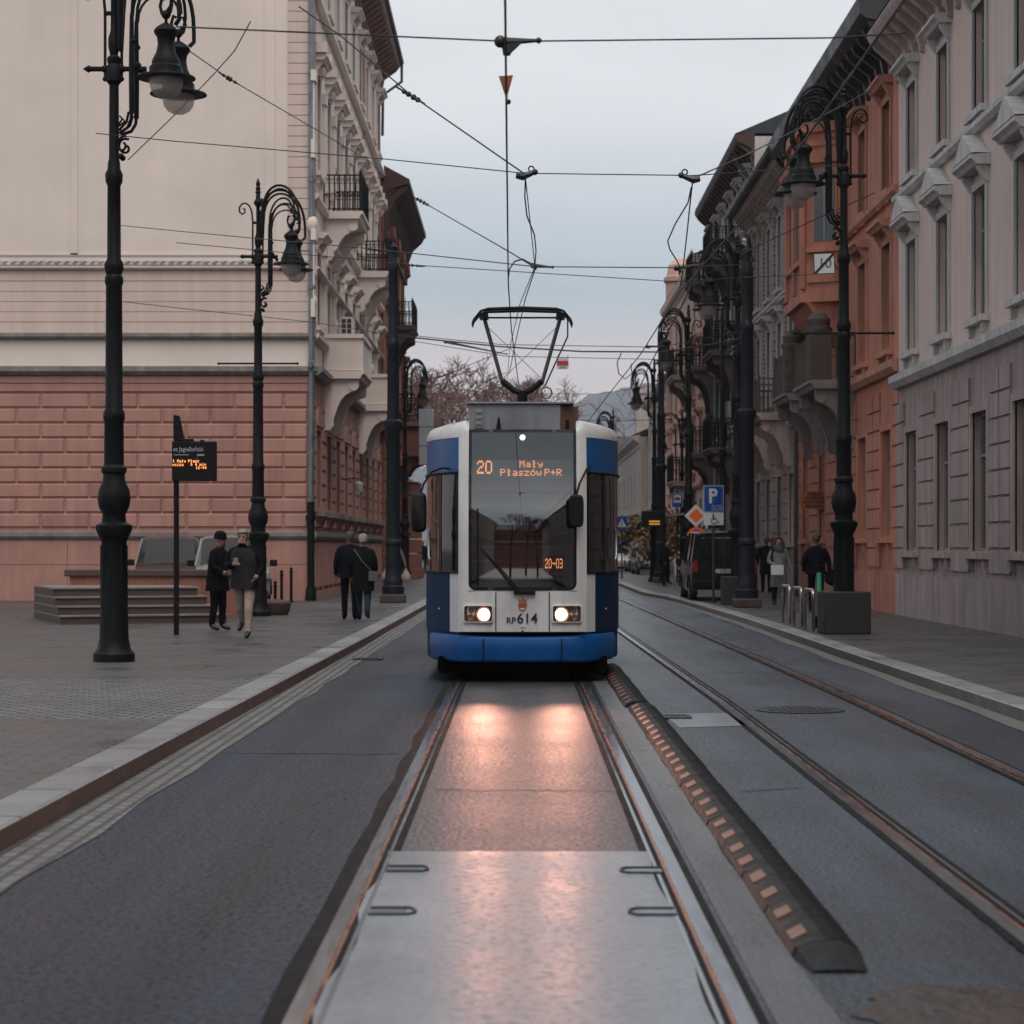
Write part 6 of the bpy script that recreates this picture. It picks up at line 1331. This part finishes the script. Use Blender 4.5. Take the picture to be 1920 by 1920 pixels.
    if coat:
        cm, hem, fl = coat; rg = []
        for z, rx, ry in ((1.47, .075, .075), (1.44, .15, .10), (1.38, .20, .125), (1.25, .20, .145), (1.05, .19, .145), (.9, .205, .16), (hem, .205 * fl, .165 * fl), (hem + .02, .17 * fl, .13 * fl)):
            rg.append([(math.copysign(abs(math.cos(a)) ** .8, math.cos(a)) * rx * k * b_ * (.92 if woman else 1), (L_(z) + math.sin(a) * ry * b_) * k + .006 * math.sin(5 * a + z * 4), z * k) for a in [2 * math.pi * i / 20 for i in range(20)]])
        mb = MB(); mb.loft(rg, caps=False); mb.build('coat', cm, t, ang=60)
    if extra: extra(t, J, k)
    return t
def pp(u, v): s = (v - V0) / 1.49; return ((u - U0) / s, YS(s))
x, Y = pp(408, 1184)
person('man in a long black coat and black beanie standing by the steps', x, Y, R(70), cblack, cblack, 1.72, stride=.05, head_dn=.05, hat=cblack, coat=(cblack, .72, 1.05), bulk=1.12, lean=.03, armL=((.24, -.05, 1.16), (.14, -.26, 1.12)), armR=((-.26, -.02, 1.15), (-.2, -.22, 1.05)))
x, Y = pp(459, 1198)
def phone(t, J, k):
    mb = MB(); p = Vector(J['palmR'][0]); mb.box(p.x - .03, p.x + .04, p.y - .06, p.y - .045, p.z - .02, p.z + .09); o = mb.build('phone', mat('phone_screen', (.05, .05, .06), .1, emit=(.9, .75, .6), estr=.08), None)
    o.location = t.location; o.rotation_euler = t.rotation_euler; tag(o, 'phone held up by the man in beige trousers', 'phone')
    mb = MB(); mb.lathe([(.085, 1.44), (.10, 1.49), (.08, 1.53)], 0, 14, (0, -.03 * k, 0), caps=False); mb.build('collar', cblack, t)
person('bearded man in beige trousers and black jacket walking while looking at a phone', x, Y, R(-8), cblack, cbeige, 1.76, hair=hairg, stride=.20, lift=.16, head_dn=.13, beard=hairk, bulk=1.14, lean=.03, coat=(cdark, .80, 1.02), armL=((.30, .0, 1.16), (.24, -.16, 1.0)), armR=((-.28, -.05, 1.16), (-.09, -.28, 1.20)), extra=phone)
x, Y = pp(652, 1166)
def crutch(t, J, k):
    mb = MB()
    p = Vector(J['palmR'][0])
    mb.tube([(p.x, p.y, p.z + .1), (p.x - .06, p.y - .05, .03)], .018, 0, 6); mb.tube([(p.x + .05, p.y, p.z + .1), (p.x - .02, p.y - .05, .12)], .016, 0, 6); mb.box(p.x - .1, p.x - .02, p.y - .12, p.y + .02, 0, .1); o = mb.build('walking_aid', cblack); o.location = t.location; o.rotation_euler = t.rotation_euler; tag(o, 'dark folded tripod stick carried by the man walking away on the left', 'stick')
person('man in a dark blue jacket walking away beside the woman in black', x, Y + .5, R(184), cnavy, cblack, 1.78, hair=hairb, stride=.12, coat=(cnavy, .85, 1.0), bulk=1.1, armL=((.26, .04, 1.15), (.27, -.04, .9)), armR=((-.27, .03, 1.15), (-.30, .02, .88)), hat=None)
x, Y = pp(681, 1165)
def sbag(t, J, k):
    mb = MB(); mb.tube([(-.14, .12, 1.43), (.04, .17, 1.2), (.21, .13, .98)], .014, 0, 5); mb.box(.14, .34, .06, .16, .80, .99); o = mb.build('shoulder_bag', mat('bag_grey', (.07, .068, .066), .7, var=.3), bevel=.02); o.location = t.location; o.rotation_euler = t.rotation_euler; tag(o, 'grey shoulder bag on the hip of the woman in the black coat', 'bag')
    o.matrix_world = t.matrix_basis @ Matrix.Rotation(R(180), 4, 'Z') @ Matrix.Scale(-1, 4, (0, 1, 0)) if False else o.matrix_world
    mb = MB(); mb.lathe([(.07, .30), (.09, .34), (.10, .40)], 0, 12); 
def sbag2(t, J, k):
    mb = MB(); mb.tube([(.16, .14, 1.43), (0, .19, 1.2), (-.20, .15, .98)], .014, 0, 5); mb.box(-.33, -.13, .08, .18, .80, .99); o = mb.build('shoulder_bag', mat('bag_grey', (.07, .068, .066), .7, var=.3), bevel=.02); o.location = t.location; o.rotation_euler = t.rotation_euler; tag(o, 'grey shoulder bag on the hip of the woman in the black coat walking away', 'bag')
person('woman in a knee length black coat walking away with a grey shoulder bag', x, Y, R(176), cblack, cjean, 1.72, hair=hairg, stride=.14, lift=.06, coat=(cblack, .62, 1.06), woman=True, bulk=1.14, extra=sbag2, head_yaw=0)
x, Y = pp(742, 1106)
def bags(t, J, k):
    for sd in 'LR':
        p = Vector(J['palm' + sd][0]); mb = MB(); mb.lathe([(.02, -.02), (.06, -.12), (.15, -.26), (.17, -.38), (.13, -.46), (.01, -.47)], 0, 12, (p.x, p.y, p.z), 1, .6); o = mb.build('shopping_bag', plast); o.location = t.location; o.rotation_euler = t.rotation_euler; tag(o, 'pale shopping bag seen ' + ('left' if sd == 'R' else 'right') + ' of the thick left pole', 'bag')
person('person with two pale shopping bags half hidden behind the thick left pole', x, Y, R(4), cgrey, cblack, 1.66, hair=hairb, stride=.1, coat=(cdark, .8, 1.), woman=True, armL=((.27, .02, 1.12), (.34, 0, .88)), armR=((-.27, .02, 1.12), (-.34, 0, .88)), extra=bags)
x, Y = pp(793, 1078)
person('far person in an orange hat at the left edge of the tram', x, Y, R(10), cnavy, cjean, 1.78, stride=.1, hat=mat('hat_orange', (.42, .16, .04), .8), coat=(cnavy, .75, 1.))
x, Y = pp(1246, 1096)
person('person in black standing on the right pavement left of the van', x, Y, R(70), cblack, cblack, 1.76, stride=.12, coat=(cblack, .7, 1.05), bulk=1.1, hat=cblack, armL=((.24, -.1, 1.15), (.2, -.33, 1.1)))
x, Y = pp(1437, 1113)
person('dark figure standing nearest the wall behind the woman in grey', x, Y, R(185), cblack, cblack, 1.76, stride=.06, coat=(cblack, .6, 1.05))
x, Y = pp(1449, 1113)
person('brown haired figure in black just behind the woman in grey', x, Y, R(178), cblack, cblack, 1.74, hair=hairb, stride=.06, coat=(cdark, .65, 1.05), woman=True)
x, Y = pp(1460, 1139)
def wbag(t, J, k):
    p = Vector(J['palmR'][0]); mb = MB(); mb.box(-.20, .10, p.y - .10, p.y - .02, p.z - .24, p.z + .0); o = mb.build('paper_bag', paper, bevel=.006); o.location = t.location; o.rotation_euler = t.rotation_euler; tag(o, 'white flat bag held by the woman in the grey coat', 'bag')
    mb = MB(); mb.tube([(-.15, -.08, 1.42), (-.17, -.16, 1.2), (-.15, -.17, 1.05)], .022, 0, 6); mb.build('bag_strap', cblack, t)
    mb = MB(); 
    for z, r_ in ((1.43, .118), (1.475, .115), (1.515, .098)): mb.tube([(r_ * math.cos(a) * k, (-.02 + r_ * math.sin(a)) * k, (z + .02 * math.sin(2 * a)) * k) for a in [2 * math.pi * i / 16 for i in range(17)]], .04, 0, 7)
    mb.build('scarf', cgs, t)
person('woman in a grey knee length coat walking towards the camera with a white bag', x, Y, R(-4), cgrey, cdark, 1.70, hair=hairb, stride=.13, lift=.05, coat=(cgrey, .52, 1.1), woman=True, long_hair=True, bulk=1.05, armR=((-.25, .0, 1.14), (-.13, -.24, 1.08)), armL=((.26, .02, 1.12), (.33, -.03, .86)), extra=wbag)
s_ = 83.
def nbag(t, J, k):
    mb = MB(); mb.lathe([(.05, -.2), (.16, -.12), (.18, .0), (.14, .12), (.05, .18)], 0, 12, (-.36, .05, .80), 1, .7); mb.tube([(-.42, .0, .98), (-.36, 0, 1.05), (-.30, .0, .98)], .015, 0, 5); o = mb.build('black_bag', cblack); o.location = t.location; o.rotation_euler = t.rotation_euler; tag(o, 'round black bag carried by the man in the navy jacket', 'bag')
person('man in a navy jacket seen from behind beside the orange wall', (1530 - U0) / s_, YS(s_), R(178), cnavy, cblack, 1.74, hair=hairk, stride=.08, coat=(cnavy, .86, 1.02), bulk=1.12, extra=nbag, armL=((.28, .05, 1.15), (.27, .0, .92)), armR=((-.28, .05, 1.15), (-.30, .0, .92)))
# ------------------------------------------------------------------ vehicles
tyre = mat('tyre_black', (.012, .012, .012), .75); hub = mat('wheel_grey', (.16, .16, .17), .35, .7); carglass = glass('car_glass', (.014, .017, .02), .03); tail = mat('tail_lamp_red', (.16, .02, .012), .25); headl = mat('car_headlamp', (.35, .34, .33), .12, .2); platew = mat('number_plate', (.42, .42, .41), .5)
def vehicle(name, label, cat, X, Y, rz, paint, st_, w_, wheels, wr=.31, roofpaint=None, plate_txt=None, lights='front', lit=None, z=.12, back_win=None, amber=False, group=None):
    """st_: stations (y, z_low, z_belt, z_roof, width factor at roof); y = 0 at the front bumper (which faces -y)"""
    t = empty(name, label, cat, (X, Y, z), rz, group)
    rings = []
    for y, zl, zb, zr, fr_, fw in st_:
        h = w_ / 2 * fw; hr = h * fr_
        rings.append([(-h * .9, y, zl), (-h, y, zl + .12), (-h, y, (zl + zb) / 2), (-h * .97, y, zb), (-hr, y, zr - .05), (-hr * .86, y, zr), (0, y, zr + .02), (hr * .86, y, zr), (hr, y, zr - .05), (h * .97, y, zb), (h, y, (zl + zb) / 2), (h, y, zl + .12), (h * .9, y, zl)])
    body = MB(); gl = MB(); n = 13
    for i in range(len(rings) - 1):
        a, b = rings[i], rings[i + 1]; s0, s1 = st_[i], st_[i + 1]
        cab0, cab1 = s0[3] - s0[2] > .12, s1[3] - s1[2] > .12
        for k in range(n - 1):
            q = [a[k], a[k + 1], b[k + 1], b[k]]
            isg = False
            if k in (3, 8) and cab0 and cab1: isg = True
            if cab0 != cab1 and k in (4, 5, 6, 7): isg = True
            if cab0 != cab1 and k in (3, 8): isg = False
            (gl if isg else body).quad(*q)
    for r_ in (rings[0], rings[-1]): body.add(r_, [tuple(range(n))])
    body.quad(rings[0][0], rings[0][12], rings[-1][12], rings[-1][0])
    mb_ = body.build('body', [paint], t, ang=28); bv = mb_.modifiers.new('bevel', 'BEVEL'); bv.width = .025; bv.segments = 2; bv.limit_method = 'ANGLE'; bv.angle_limit = R(40)
    gl.build('window', carglass, t, ang=28)
    h = w_ / 2                                     # pillars
    cabs = [i for i in range(len(st_)) if st_[i][3] - st_[i][2] > .12]
    for i in cabs:
        for sg in (0, 1):
            a = rings[i][3 if not sg else 9]; b = rings[i][4 if not sg else 8]; p = MB(); p.tube([a, b], .035, 0, 5); p.build('window_pillar', paint if roofpaint is None else roofpaint, t)
    for (y, sg) in [(y, s) for y in wheels for s in (-1, 1)]:
        mb = MB(Matrix.Translation((sg * (h - .10), y, wr)) @ Matrix.Rotation(R(90), 4, 'Y')); mb.lathe([(wr * .6, -.10), (wr * .94, -.10), (wr, -.06), (wr, .06), (wr * .94, .10), (wr * .6, .10)], 0, 20); wv = mb.build('wheel', tyre, t)
        mb = MB(Matrix.Translation((sg * (h - .10), y, wr)) @ Matrix.Rotation(R(90), 4, 'Y')); mb.lathe([(wr * .58, -.105), (wr * .58, .105)], 0, 14); mb.build('rim', hub, wv)
        mb = MB(); mb.tube([(sg * (h + .002), y + (wr + .05) * math.cos(R(a)), wr + (wr + .05) * math.sin(R(a))) for a in range(0, 181, 20)], .03, 0, 5); mb.build('wheel_arch', blackp, t)
    y0 = st_[0][0]; yN = st_[-1][0]
    for sg in (-1, 1):
        mb = MB(); mb.prism([(sg * h * .55, .66), (sg * h * .93, .70), (sg * h * .93, .86), (sg * h * .60, .82)], y0 - .02, y0 + .12, 'xz'); mb.build('headlight', lit or headl, t, ang=0, bevel=.01)
        mb = MB(); mb.prism([(sg * h * .80, .78), (sg * h * .985, .78), (sg * h * .985, 1.12), (sg * h * .84, 1.12)], yN - .05, yN + .015, 'xz'); mb.build('tail_light', tail, t, ang=0, bevel=.01)
        mb = MB(); mb.box(sg * (h + .10) - .09, sg * (h + .10) + .09, 1.35 if h > .85 else 1.2, 1.45 if h > .85 else 1.3, .98, 1.14); mb.build('door_mirror', blackp, t, bevel=.02)
    mb = MB(); mb.box(-h * .55, h * .55, y0 - .015, y0 + .1, .42, .58); mb.box(-h * .9, h * .9, y0 - .012, y0 + .1, .28, .40); mb.build('grille', blackp, t, ang=0)
    mb = MB(); mb.box(-h * .97, h * .97, yN - .06, yN + .05, .38, .56); mb.build('rear_bumper', blackp, t, bevel=.02)
    mb = MB(); mb.box(-.26, .26, y0 - .03, y0, .43, .54); mb.build('number_plate', platew, t, ang=0)
    mb = MB(); mb.box(-.26, .26, yN + .012, yN + .03, .76, .87); pl = mb.build('number_plate', platew, t, ang=0)
    if plate_txt: text_mesh(plate_txt, .11, .002, ink, 'lettering', pl, (0, yN + .034, .815), rot=(R(90), 0, R(180)), sx=.8)
    if back_win: 
        mb = MB(); zb, zt, ww = back_win; mb.prism([(-ww * h, zb), (ww * h, zb), (ww * h * .93, zt), (-ww * h * .93, zt)], yN + .004, yN + .02, 'xz'); mb.box(-.012, .012, yN + .018, yN + .03, .5, zt + .05); mb.build('rear_window', carglass, t, ang=0, bevel=.02)
    if amber:
        mb = MB()
        for sg in (-1, 1): mb.box(sg * h * .99 - .012, sg * h * .99 + .012, .35, .62, .80, .88)
        mb.build('side_indicator', mat('amber_lens', (.35, .10, .02), .2), t, ang=0)
    return t
silver = mat('car_silver', (.34, .36, .37), .28, .5, var=.1, rvar=.06, coat=.4); cdarkp = mat('car_dark', (.018, .02, .026), .25, .2, var=.2, coat=.5); cblackp = mat('van_black_brown', (.008, .0065, .006), .3, .0, var=.3, spec=.4); cwhite = mat('car_white', (.55, .56, .56), .35, var=.06, coat=.3)
MPV = [(0, .25, .60, .64, .80, .86), (.10, .22, .72, .78, .84, .95), (.75, .2, .92, .98, .88, 1.), (1.05, .2, .96, 1.03, .86, 1.), (2.0, .2, .98, 1.66, .80, 1.), (2.7, .2, 1.0, 1.72, .80, 1.), (3.7, .2, 1.02, 1.68, .80, 1.), (4.15, .25, 1.04, 1.5, .78, .98), (4.3, .35, .95, 1.0, .85, .94)]
VAN = [(0, .28, .70, .74, .82, .9), (.10, .24, .88, .94, .86, .97), (.55, .22, 1.02, 1.10, .88, 1.), (.75, .22, 1.05, 1.16, .88, 1.), (1.55, .22, 1.08, 1.84, .84, 1.), (2.4, .22, 1.08, 1.90, .84, 1.), (3.6, .22, 1.08, 1.90, .84, 1.), (4.7, .24, 1.08, 1.88, .84, 1.), (4.79, .30, 1.08, 1.84, .83, .985)]
HAT = [(0, .25, .55, .58, .80, .86), (.12, .22, .70, .74, .84, .95), (.95, .2, .86, .92, .88, 1.), (1.2, .2, .88, .95, .86, 1.), (2.0, .2, .90, 1.42, .78, 1.), (2.6, .2, .92, 1.47, .78, 1.), (3.3, .2, .94, 1.42, .78, 1.), (3.8, .25, .96, 1.05, .82, .98), (4.0, .35, .8, .86, .85, .94)]
s_ = 79.; vehicle('parked_car', 'silver people carrier parked in front of the pink wall behind the two men', 'car', (438 - U0) / s_, YS(s_), R(9), silver, MPV, 1.8, (.85, 3.55), z=.14)
s_ = 76.; vehicle('parked_car', 'dark car with pale roof at the far left beside the silver people carrier', 'car', (318 - U0) / s_, YS(s_), R(9), cdarkp, MPV, 1.75, (.85, 3.55), z=.14, roofpaint=silver)
s_ = 69.; x = (1297 - U0) / s_ + .90
vehicle('van', 'black van parked on the right pavement, seen from its rear left corner', 'van', x, YS(s_) + 4.79, R(180), cblackp, [(y, a, b, c, d_, e) for y, a, b, c, d_, e in VAN], 1.8, (.9, 3.85), wr=.33, plate_txt='KR 614', back_win=(1.12, 1.72, .78), amber=True)
# rz=180 turns the nose away: local y runs towards the camera, so its rear sits at the empty minus 4.79
for (u, s_, kind, paint, lab, w_) in ((1183, 31.5, VAN, cwhite, 'white van far down the street, right beside the tram', 1.85), (1192, 29.5, VAN, cdarkp, 'dark van with pale roof in the distance right of the tram', 1.85), (1210, 33., MPV, cdarkp, 'dark car parked half on the far right pavement', 1.75), (1226, 36., HAT, mat('car_brown', (.06, .045, .042), .3, .3, coat=.4), 'brown parked car nearest the far right pole', 1.72)):
    vehicle('far_car', lab, 'car', (u - U0) / s_ - (.6 if 'white' in lab else 0), YS(s_), R(2), paint, kind, w_, (.85, 3.5), roofpaint=cwhite if 'pale' in lab else None, z=.0 if u < 1200 else .12, lit=mat('lit_headlamp', (1, .9, .7), .3, emit=(1, .75, .45), estr=1.6) if 'white' in lab else None, group='vehicles far down the street')
# ------------------------------------------------------------------ overhead wires
wirem = mat('wire_dark', (.03, .03, .033), .5, .5)
insm = mat('insulator_black', (.010, .009, .009), .5)
def wire(label, pts, r=.008, name='overhead_wire', cat='wire', group=None, sag=0.):
    mb = MB(); out = []
    for a, b in zip(pts, pts[1:]):
        a, b = Vector(a), Vector(b); n = 10 if sag else 1
        for k in range(n): f = k / n; out.append(a.lerp(b, f) - Vector((0, 0, sag * 4 * f * (1 - f))))
    out.append(Vector(pts[-1])); mb.tube(out, r, 0, 6); o = mb.build(name, wirem); return tag(o, label, cat, group)
def fitting(name, label, c, d_, parts, cat='insulator'):
    """row of black bells along direction d_"""
    mb = MB(); d_ = Vector(d_).normalized(); c = Vector(c)
    mb.tube([c - d_ * .2, c + d_ * .2], .012, 0, 6)
    for t, r in parts: mb.tube([c + d_ * (t - .025), c + d_ * t, c + d_ * (t + .03)], [r * .7, r, r * .6], 0, 8)
    return tag(mb.build(name, insm), label, cat)
ZC = 4.86
# contact wires
wire('contact wire above the tram track, hanging plumb over the slab', [(-.05, 2, 4.98), (-.078, 10, 4.95), (-.145, 26.3, ZC), (-.13, 32, ZC), (.12, 60, 4.95), (.05, 100, 5.0), (-.1, 130, 5)], .009)
wire('contact wire above the empty right hand track', [(2.45, 2, 5.05), (2.40, 12, 5.02), (2.36, 20, 4.98), (2.1, 28, 4.95), (2.1, 37, 4.95), (1.95, 47, 4.95), (1.6, 75, 4.95), (1.4, 130, 5)], .009)
a = lambda u, v, s: P(u, v, YS(s))
# span wires across the street
wire('topmost thin span wire crossing the sky', [a(330, 50, 262), a(735, 68, 262), a(940, 77, 262), a(1010, 77, 262), a(1560, 71, 262), a(1700, 62, 262)], .006)
wire('long slanting wire from the left house down to the first pulley', [a(560, 12, 150), a(640, 68, 152), a(735, 148, 155), a(770, 178, 157), a(982, 325, 170)], .009)
wire('long slanting wire running across the left house front to the balcony', [a(330, 78, 120), a(430, 148, 112), a(690, 300, 85), a(720, 330, 80)], .010)
wire('wire slanting down to the left across the blank cream wall', [a(470, 40, 120), a(440, 95, 118), a(400, 140, 116), a(330, 213, 112), a(240, 300, 108)], .009)
wire('thin span wire across the street at the height of the first pulley', [a(180, 250, 150), a(330, 265, 152), a(720, 298, 160), a(985, 325, 168), a(1300, 329, 168), a(1590, 309, 150)], .006)
wire('slanting wire from the timber eave down to the second pulley', [a(783, 373, 92), a(800, 383, 95), a(960, 475, 128), a(1003, 502, 135)], .011)
wire('span wire from the left lamp over to the second pulley', [a(200, 420, 88), a(330, 433, 92), a(480, 447, 100), a(690, 466, 110), a(1003, 500, 122), a(1270, 502, 120), a(1390, 496, 110)], .008)
wire('lower span wire with a long turnbuckle left of the sky', [a(330, 455, 88), a(690, 488, 92), a(775, 497, 95), a(1265, 528, 95), a(1500, 515, 92)], .008)
wire('faint wire crossing the pink wall towards the left catenary pole', [a(200, 562, 82), a(330, 577, 80), a(585, 604, 76), a(735, 628, 72)], .008)
wire('heavy span wire from the left pole across behind the pantograph', [a(740, 627, 71), a(765, 632, 72), a(940, 650, 76), a(1090, 659, 78), a(1240, 660, 78), a(1340, 645, 77), a(1400, 632, 77)], .018)
wire('thin wire just above the heavy span wire', [a(740, 626, 71), a(940, 646, 75), a(1240, 651, 74), a(1400, 618, 76)], .009)
wire('loose chain wire running down from the left pole behind the pantograph', [a(742, 634, 71), a(820, 647, 73), a(950, 668, 75), a(1240, 674, 72)], .008)
wire('short slanting wire left of the pantograph foot', [a(800, 712, 55), a(835, 703, 56), a(930, 664, 62), a(952, 655, 64)], .012)
wire('thin distant wire above the tram roof', [a(757, 723, 42), a(960, 738, 42), a(1120, 739, 42), a(1230, 722, 42)], .010)
wire('lowest distant wire right of the tram roof', [a(1085, 788, 38), a(1140, 789, 38), a(1240, 787, 38)], .016)
wire('wire slanting up from the right pulley to the orange house', [a(1308, 331, 168), a(1400, 290, 150), a(1500, 240, 128), a(1640, 165, 104)], .009)
wire('wire slanting across the grey house to the nearest right lamp', [a(1388, 478, 118), a(1440, 452, 116), a(1580, 388, 110), a(1640, 362, 107)], .010)
wire('span wire carrying the speed sign', [a(1390, 520, 100), a(1515, 515, 108), a(1580, 500, 110)], .007)
wire('thin feeder wire running back along the left track', [a(985, 332, 170), a(1003, 500, 128), a(975, 570, 112), a(955, 655, 92), a(950, 745, 66)], .007)
wire('second feeder wire running back beside the contact wire', [a(1003, 505, 128), a(985, 560, 112), a(967, 640, 95), a(955, 700, 78)], .009)
wire('looping black jumper cable below the first pulley', [a(985, 335, 169), a(984, 370, 165), a(988, 405, 158), a(1002, 440, 148), a(1005, 470, 140), a(1003, 498, 132)], .009)
wire('arched jumper cable left of the second pulley', [a(953, 520, 135), a(955, 505, 135), a(965, 490, 134), a(980, 486, 133), a(995, 494, 132), a(1003, 503, 131)], .011)
wire('vertical hanger under the right pulley', [a(1299, 336, 168), a(1293, 390, 160), a(1289, 430, 152), a(1281, 500, 140), a(1276, 535, 132)], .009)
wire('jumper cable bulging out left below the right pulley', [a(1296, 352, 166), a(1290, 380, 160), a(1266, 420, 150), a(1252, 452, 145), a(1256, 468, 142), a(1270, 490, 136), a(1280, 515, 130)], .009)
wire('cable loop hanging above the right lamps', [a(1165, 662, 78), a(1157, 680, 78), a(1160, 700, 78), a(1172, 711, 78), a(1185, 700, 78), a(1183, 682, 78)], .013)
wire('catenary wire slanting down to the right lamps', [a(1310, 505, 150), a(1270, 590, 125), a(1215, 690, 95), a(1195, 740, 80)], .010)
# pulleys, insulators, flag
fitting('insulator', 'black insulator on the slanting wire beside the left roof', a(770, 179, 157), (1, 0, -.6), ((-.09, .032), (-.03, .036), (.04, .04), (.10, .035)))
fitting('insulator', 'black ring insulator on the wire before the cream wall', a(429, 147, 112), (1, 0, -.6), ((-.10, .03), (-.02, .045), (.03, .045), (.12, .028)))
fitting('insulator', 'black insulator at the lower tip of the timber eave', a(791, 378, 93), (1, 0, -.55), ((-.10, .04), (-.03, .045), (.05, .045), (.12, .035)))
fitting('insulator', 'small insulator on the short slanting wire left of the pantograph', a(833, 704, 56), (1, 0, .5), ((-.06, .03), (.0, .035), (.06, .03)))
fitting('turnbuckle', 'long open turnbuckle on the wire right of the left pole', a(778, 498, 95), (1, 0, -.08), ((-.12, .025), (-.05, .03), (.05, .03), (.12, .025)), 'turnbuckle')
fitting('turnbuckle', 'dark turnbuckle in front of the far left balcony', a(706, 469, 110), (1, 0, -.1), ((-.10, .02), (-.03, .03), (.04, .03), (.10, .02)), 'turnbuckle')
def pulley(label, u, v, s, kx=1.):
    c = a(u, v, s); mb = MB()
    mb.tube([c + Vector((-.11 * kx, 0, -.02)), c + Vector((-.04 * kx, 0, -.03)), c + Vector((.05 * kx, 0, .0)), c + Vector((.12 * kx, 0, .035))], [.03, .045, .03, .025], 0, 8)
    mb.ball(c + Vector((.10 * kx, 0, .02)), .035); mb.ball(c + Vector((-.08 * kx, 0, -.03)), .03)
    mb.tube([c + Vector((.06 * kx + .03 * math.cos(R(q)), 0, .055 + .03 * math.sin(R(q)))) for q in range(0, 361, 40)], .009, 0, 5); return tag(mb.build('wire_pulley', insm), label, 'pulley')
pulley('black wire pulley in the middle of the sky', 986, 326, 169); pulley('black wire pulley right of the sky beside the eaves', 1294, 332, 168, -1)
def steady(label, p0, p1, s, drop):
    A, B = a(*p0, s), a(*p1, s); mb = MB(); mb.tube([A, A.lerp(B, .5), B], [.035, .022, .012], 0, 7); mb.ball(A, .045); mb.ball(B, .022); mb.tube([A.lerp(B, .12), A.lerp(B, .12) - Vector((0, 0, drop))], [.03, .012], 0, 6); return tag(mb.build('steady_arm', insm), label, 'wire bracket')
steady('dark bracket holding the contact wire at the top of the view', (938, 78), (1010, 76), 262, .10)
mb = MB(); c = a(953, 88, 262); mb.prism([(c.x - .05, c.z + .03), (c.x + .10, c.z + .035), (c.x + .01, c.z - .05)], c.y - .02, c.y + .02, 'xz'); mb.ball((c.x, c.y, c.z - .045), .02); tag(mb.build('wire_clamp', insm), 'dark clamp under the topmost bracket', 'wire bracket')
steady('steady arm of the left wire over the pantograph', (1000, 498), (1036, 501), 128, .06)
steady('dark steady arm slanting behind the left side of the pantograph', (835, 641), (950, 664), 74, .04)
steady('short steady arm beside the right lamps', (1213, 650), (1245, 649), 78, .05)
steady('bracket arm over the right hand track', (1268, 503), (1320, 495), 118, .12)
mb = MB(); c = a(948, 143, 258)
mb.prism([(c.x - .05, c.z), (c.x + .055, c.z + .008), (c.x + .017, c.z - .13), (c.x + .012, c.z - .19)], c.y - .004, c.y + .004, 'xz'); o = mb.build('warning_pennant', mat('pennant_rust', (.30, .085, .04), .6, var=.15), ang=0); tag(o, 'small rusty orange triangular pennant on the contact wire', 'pennant')
mb = MB(); mb.ball((0, 0, 0), .02); mb.build('clip', insm, o, loc=a(953, 191, 257))
# ------------------------------------------------------------------ damp air
hz_ = bpy.data.materials.new('damp_air'); hz_.use_nodes = True; nt = hz_.node_tree; nt.nodes.clear()
ou = nt.nodes.new('ShaderNodeOutputMaterial'); pv_ = nt.nodes.new('ShaderNodeVolumePrincipled'); pv_.inputs['Density'].default_value = 0.00016; pv_.inputs['Color'].default_value = (.80, .86, .95, 1); pv_.inputs['Anisotropy'].default_value = .2
nt.links.new(pv_.outputs[0], ou.inputs['Volume'])
mb = MB(); mb.box(-1500, 1800, -130, 3500, -1.2, 330); tag(mb.build('haze', hz_, ang=0), kind='stuff')
sc.cycles.volume_bounces = 1; sc.cycles.volume_step_rate = 4; sc.cycles.volume_max_steps = 64
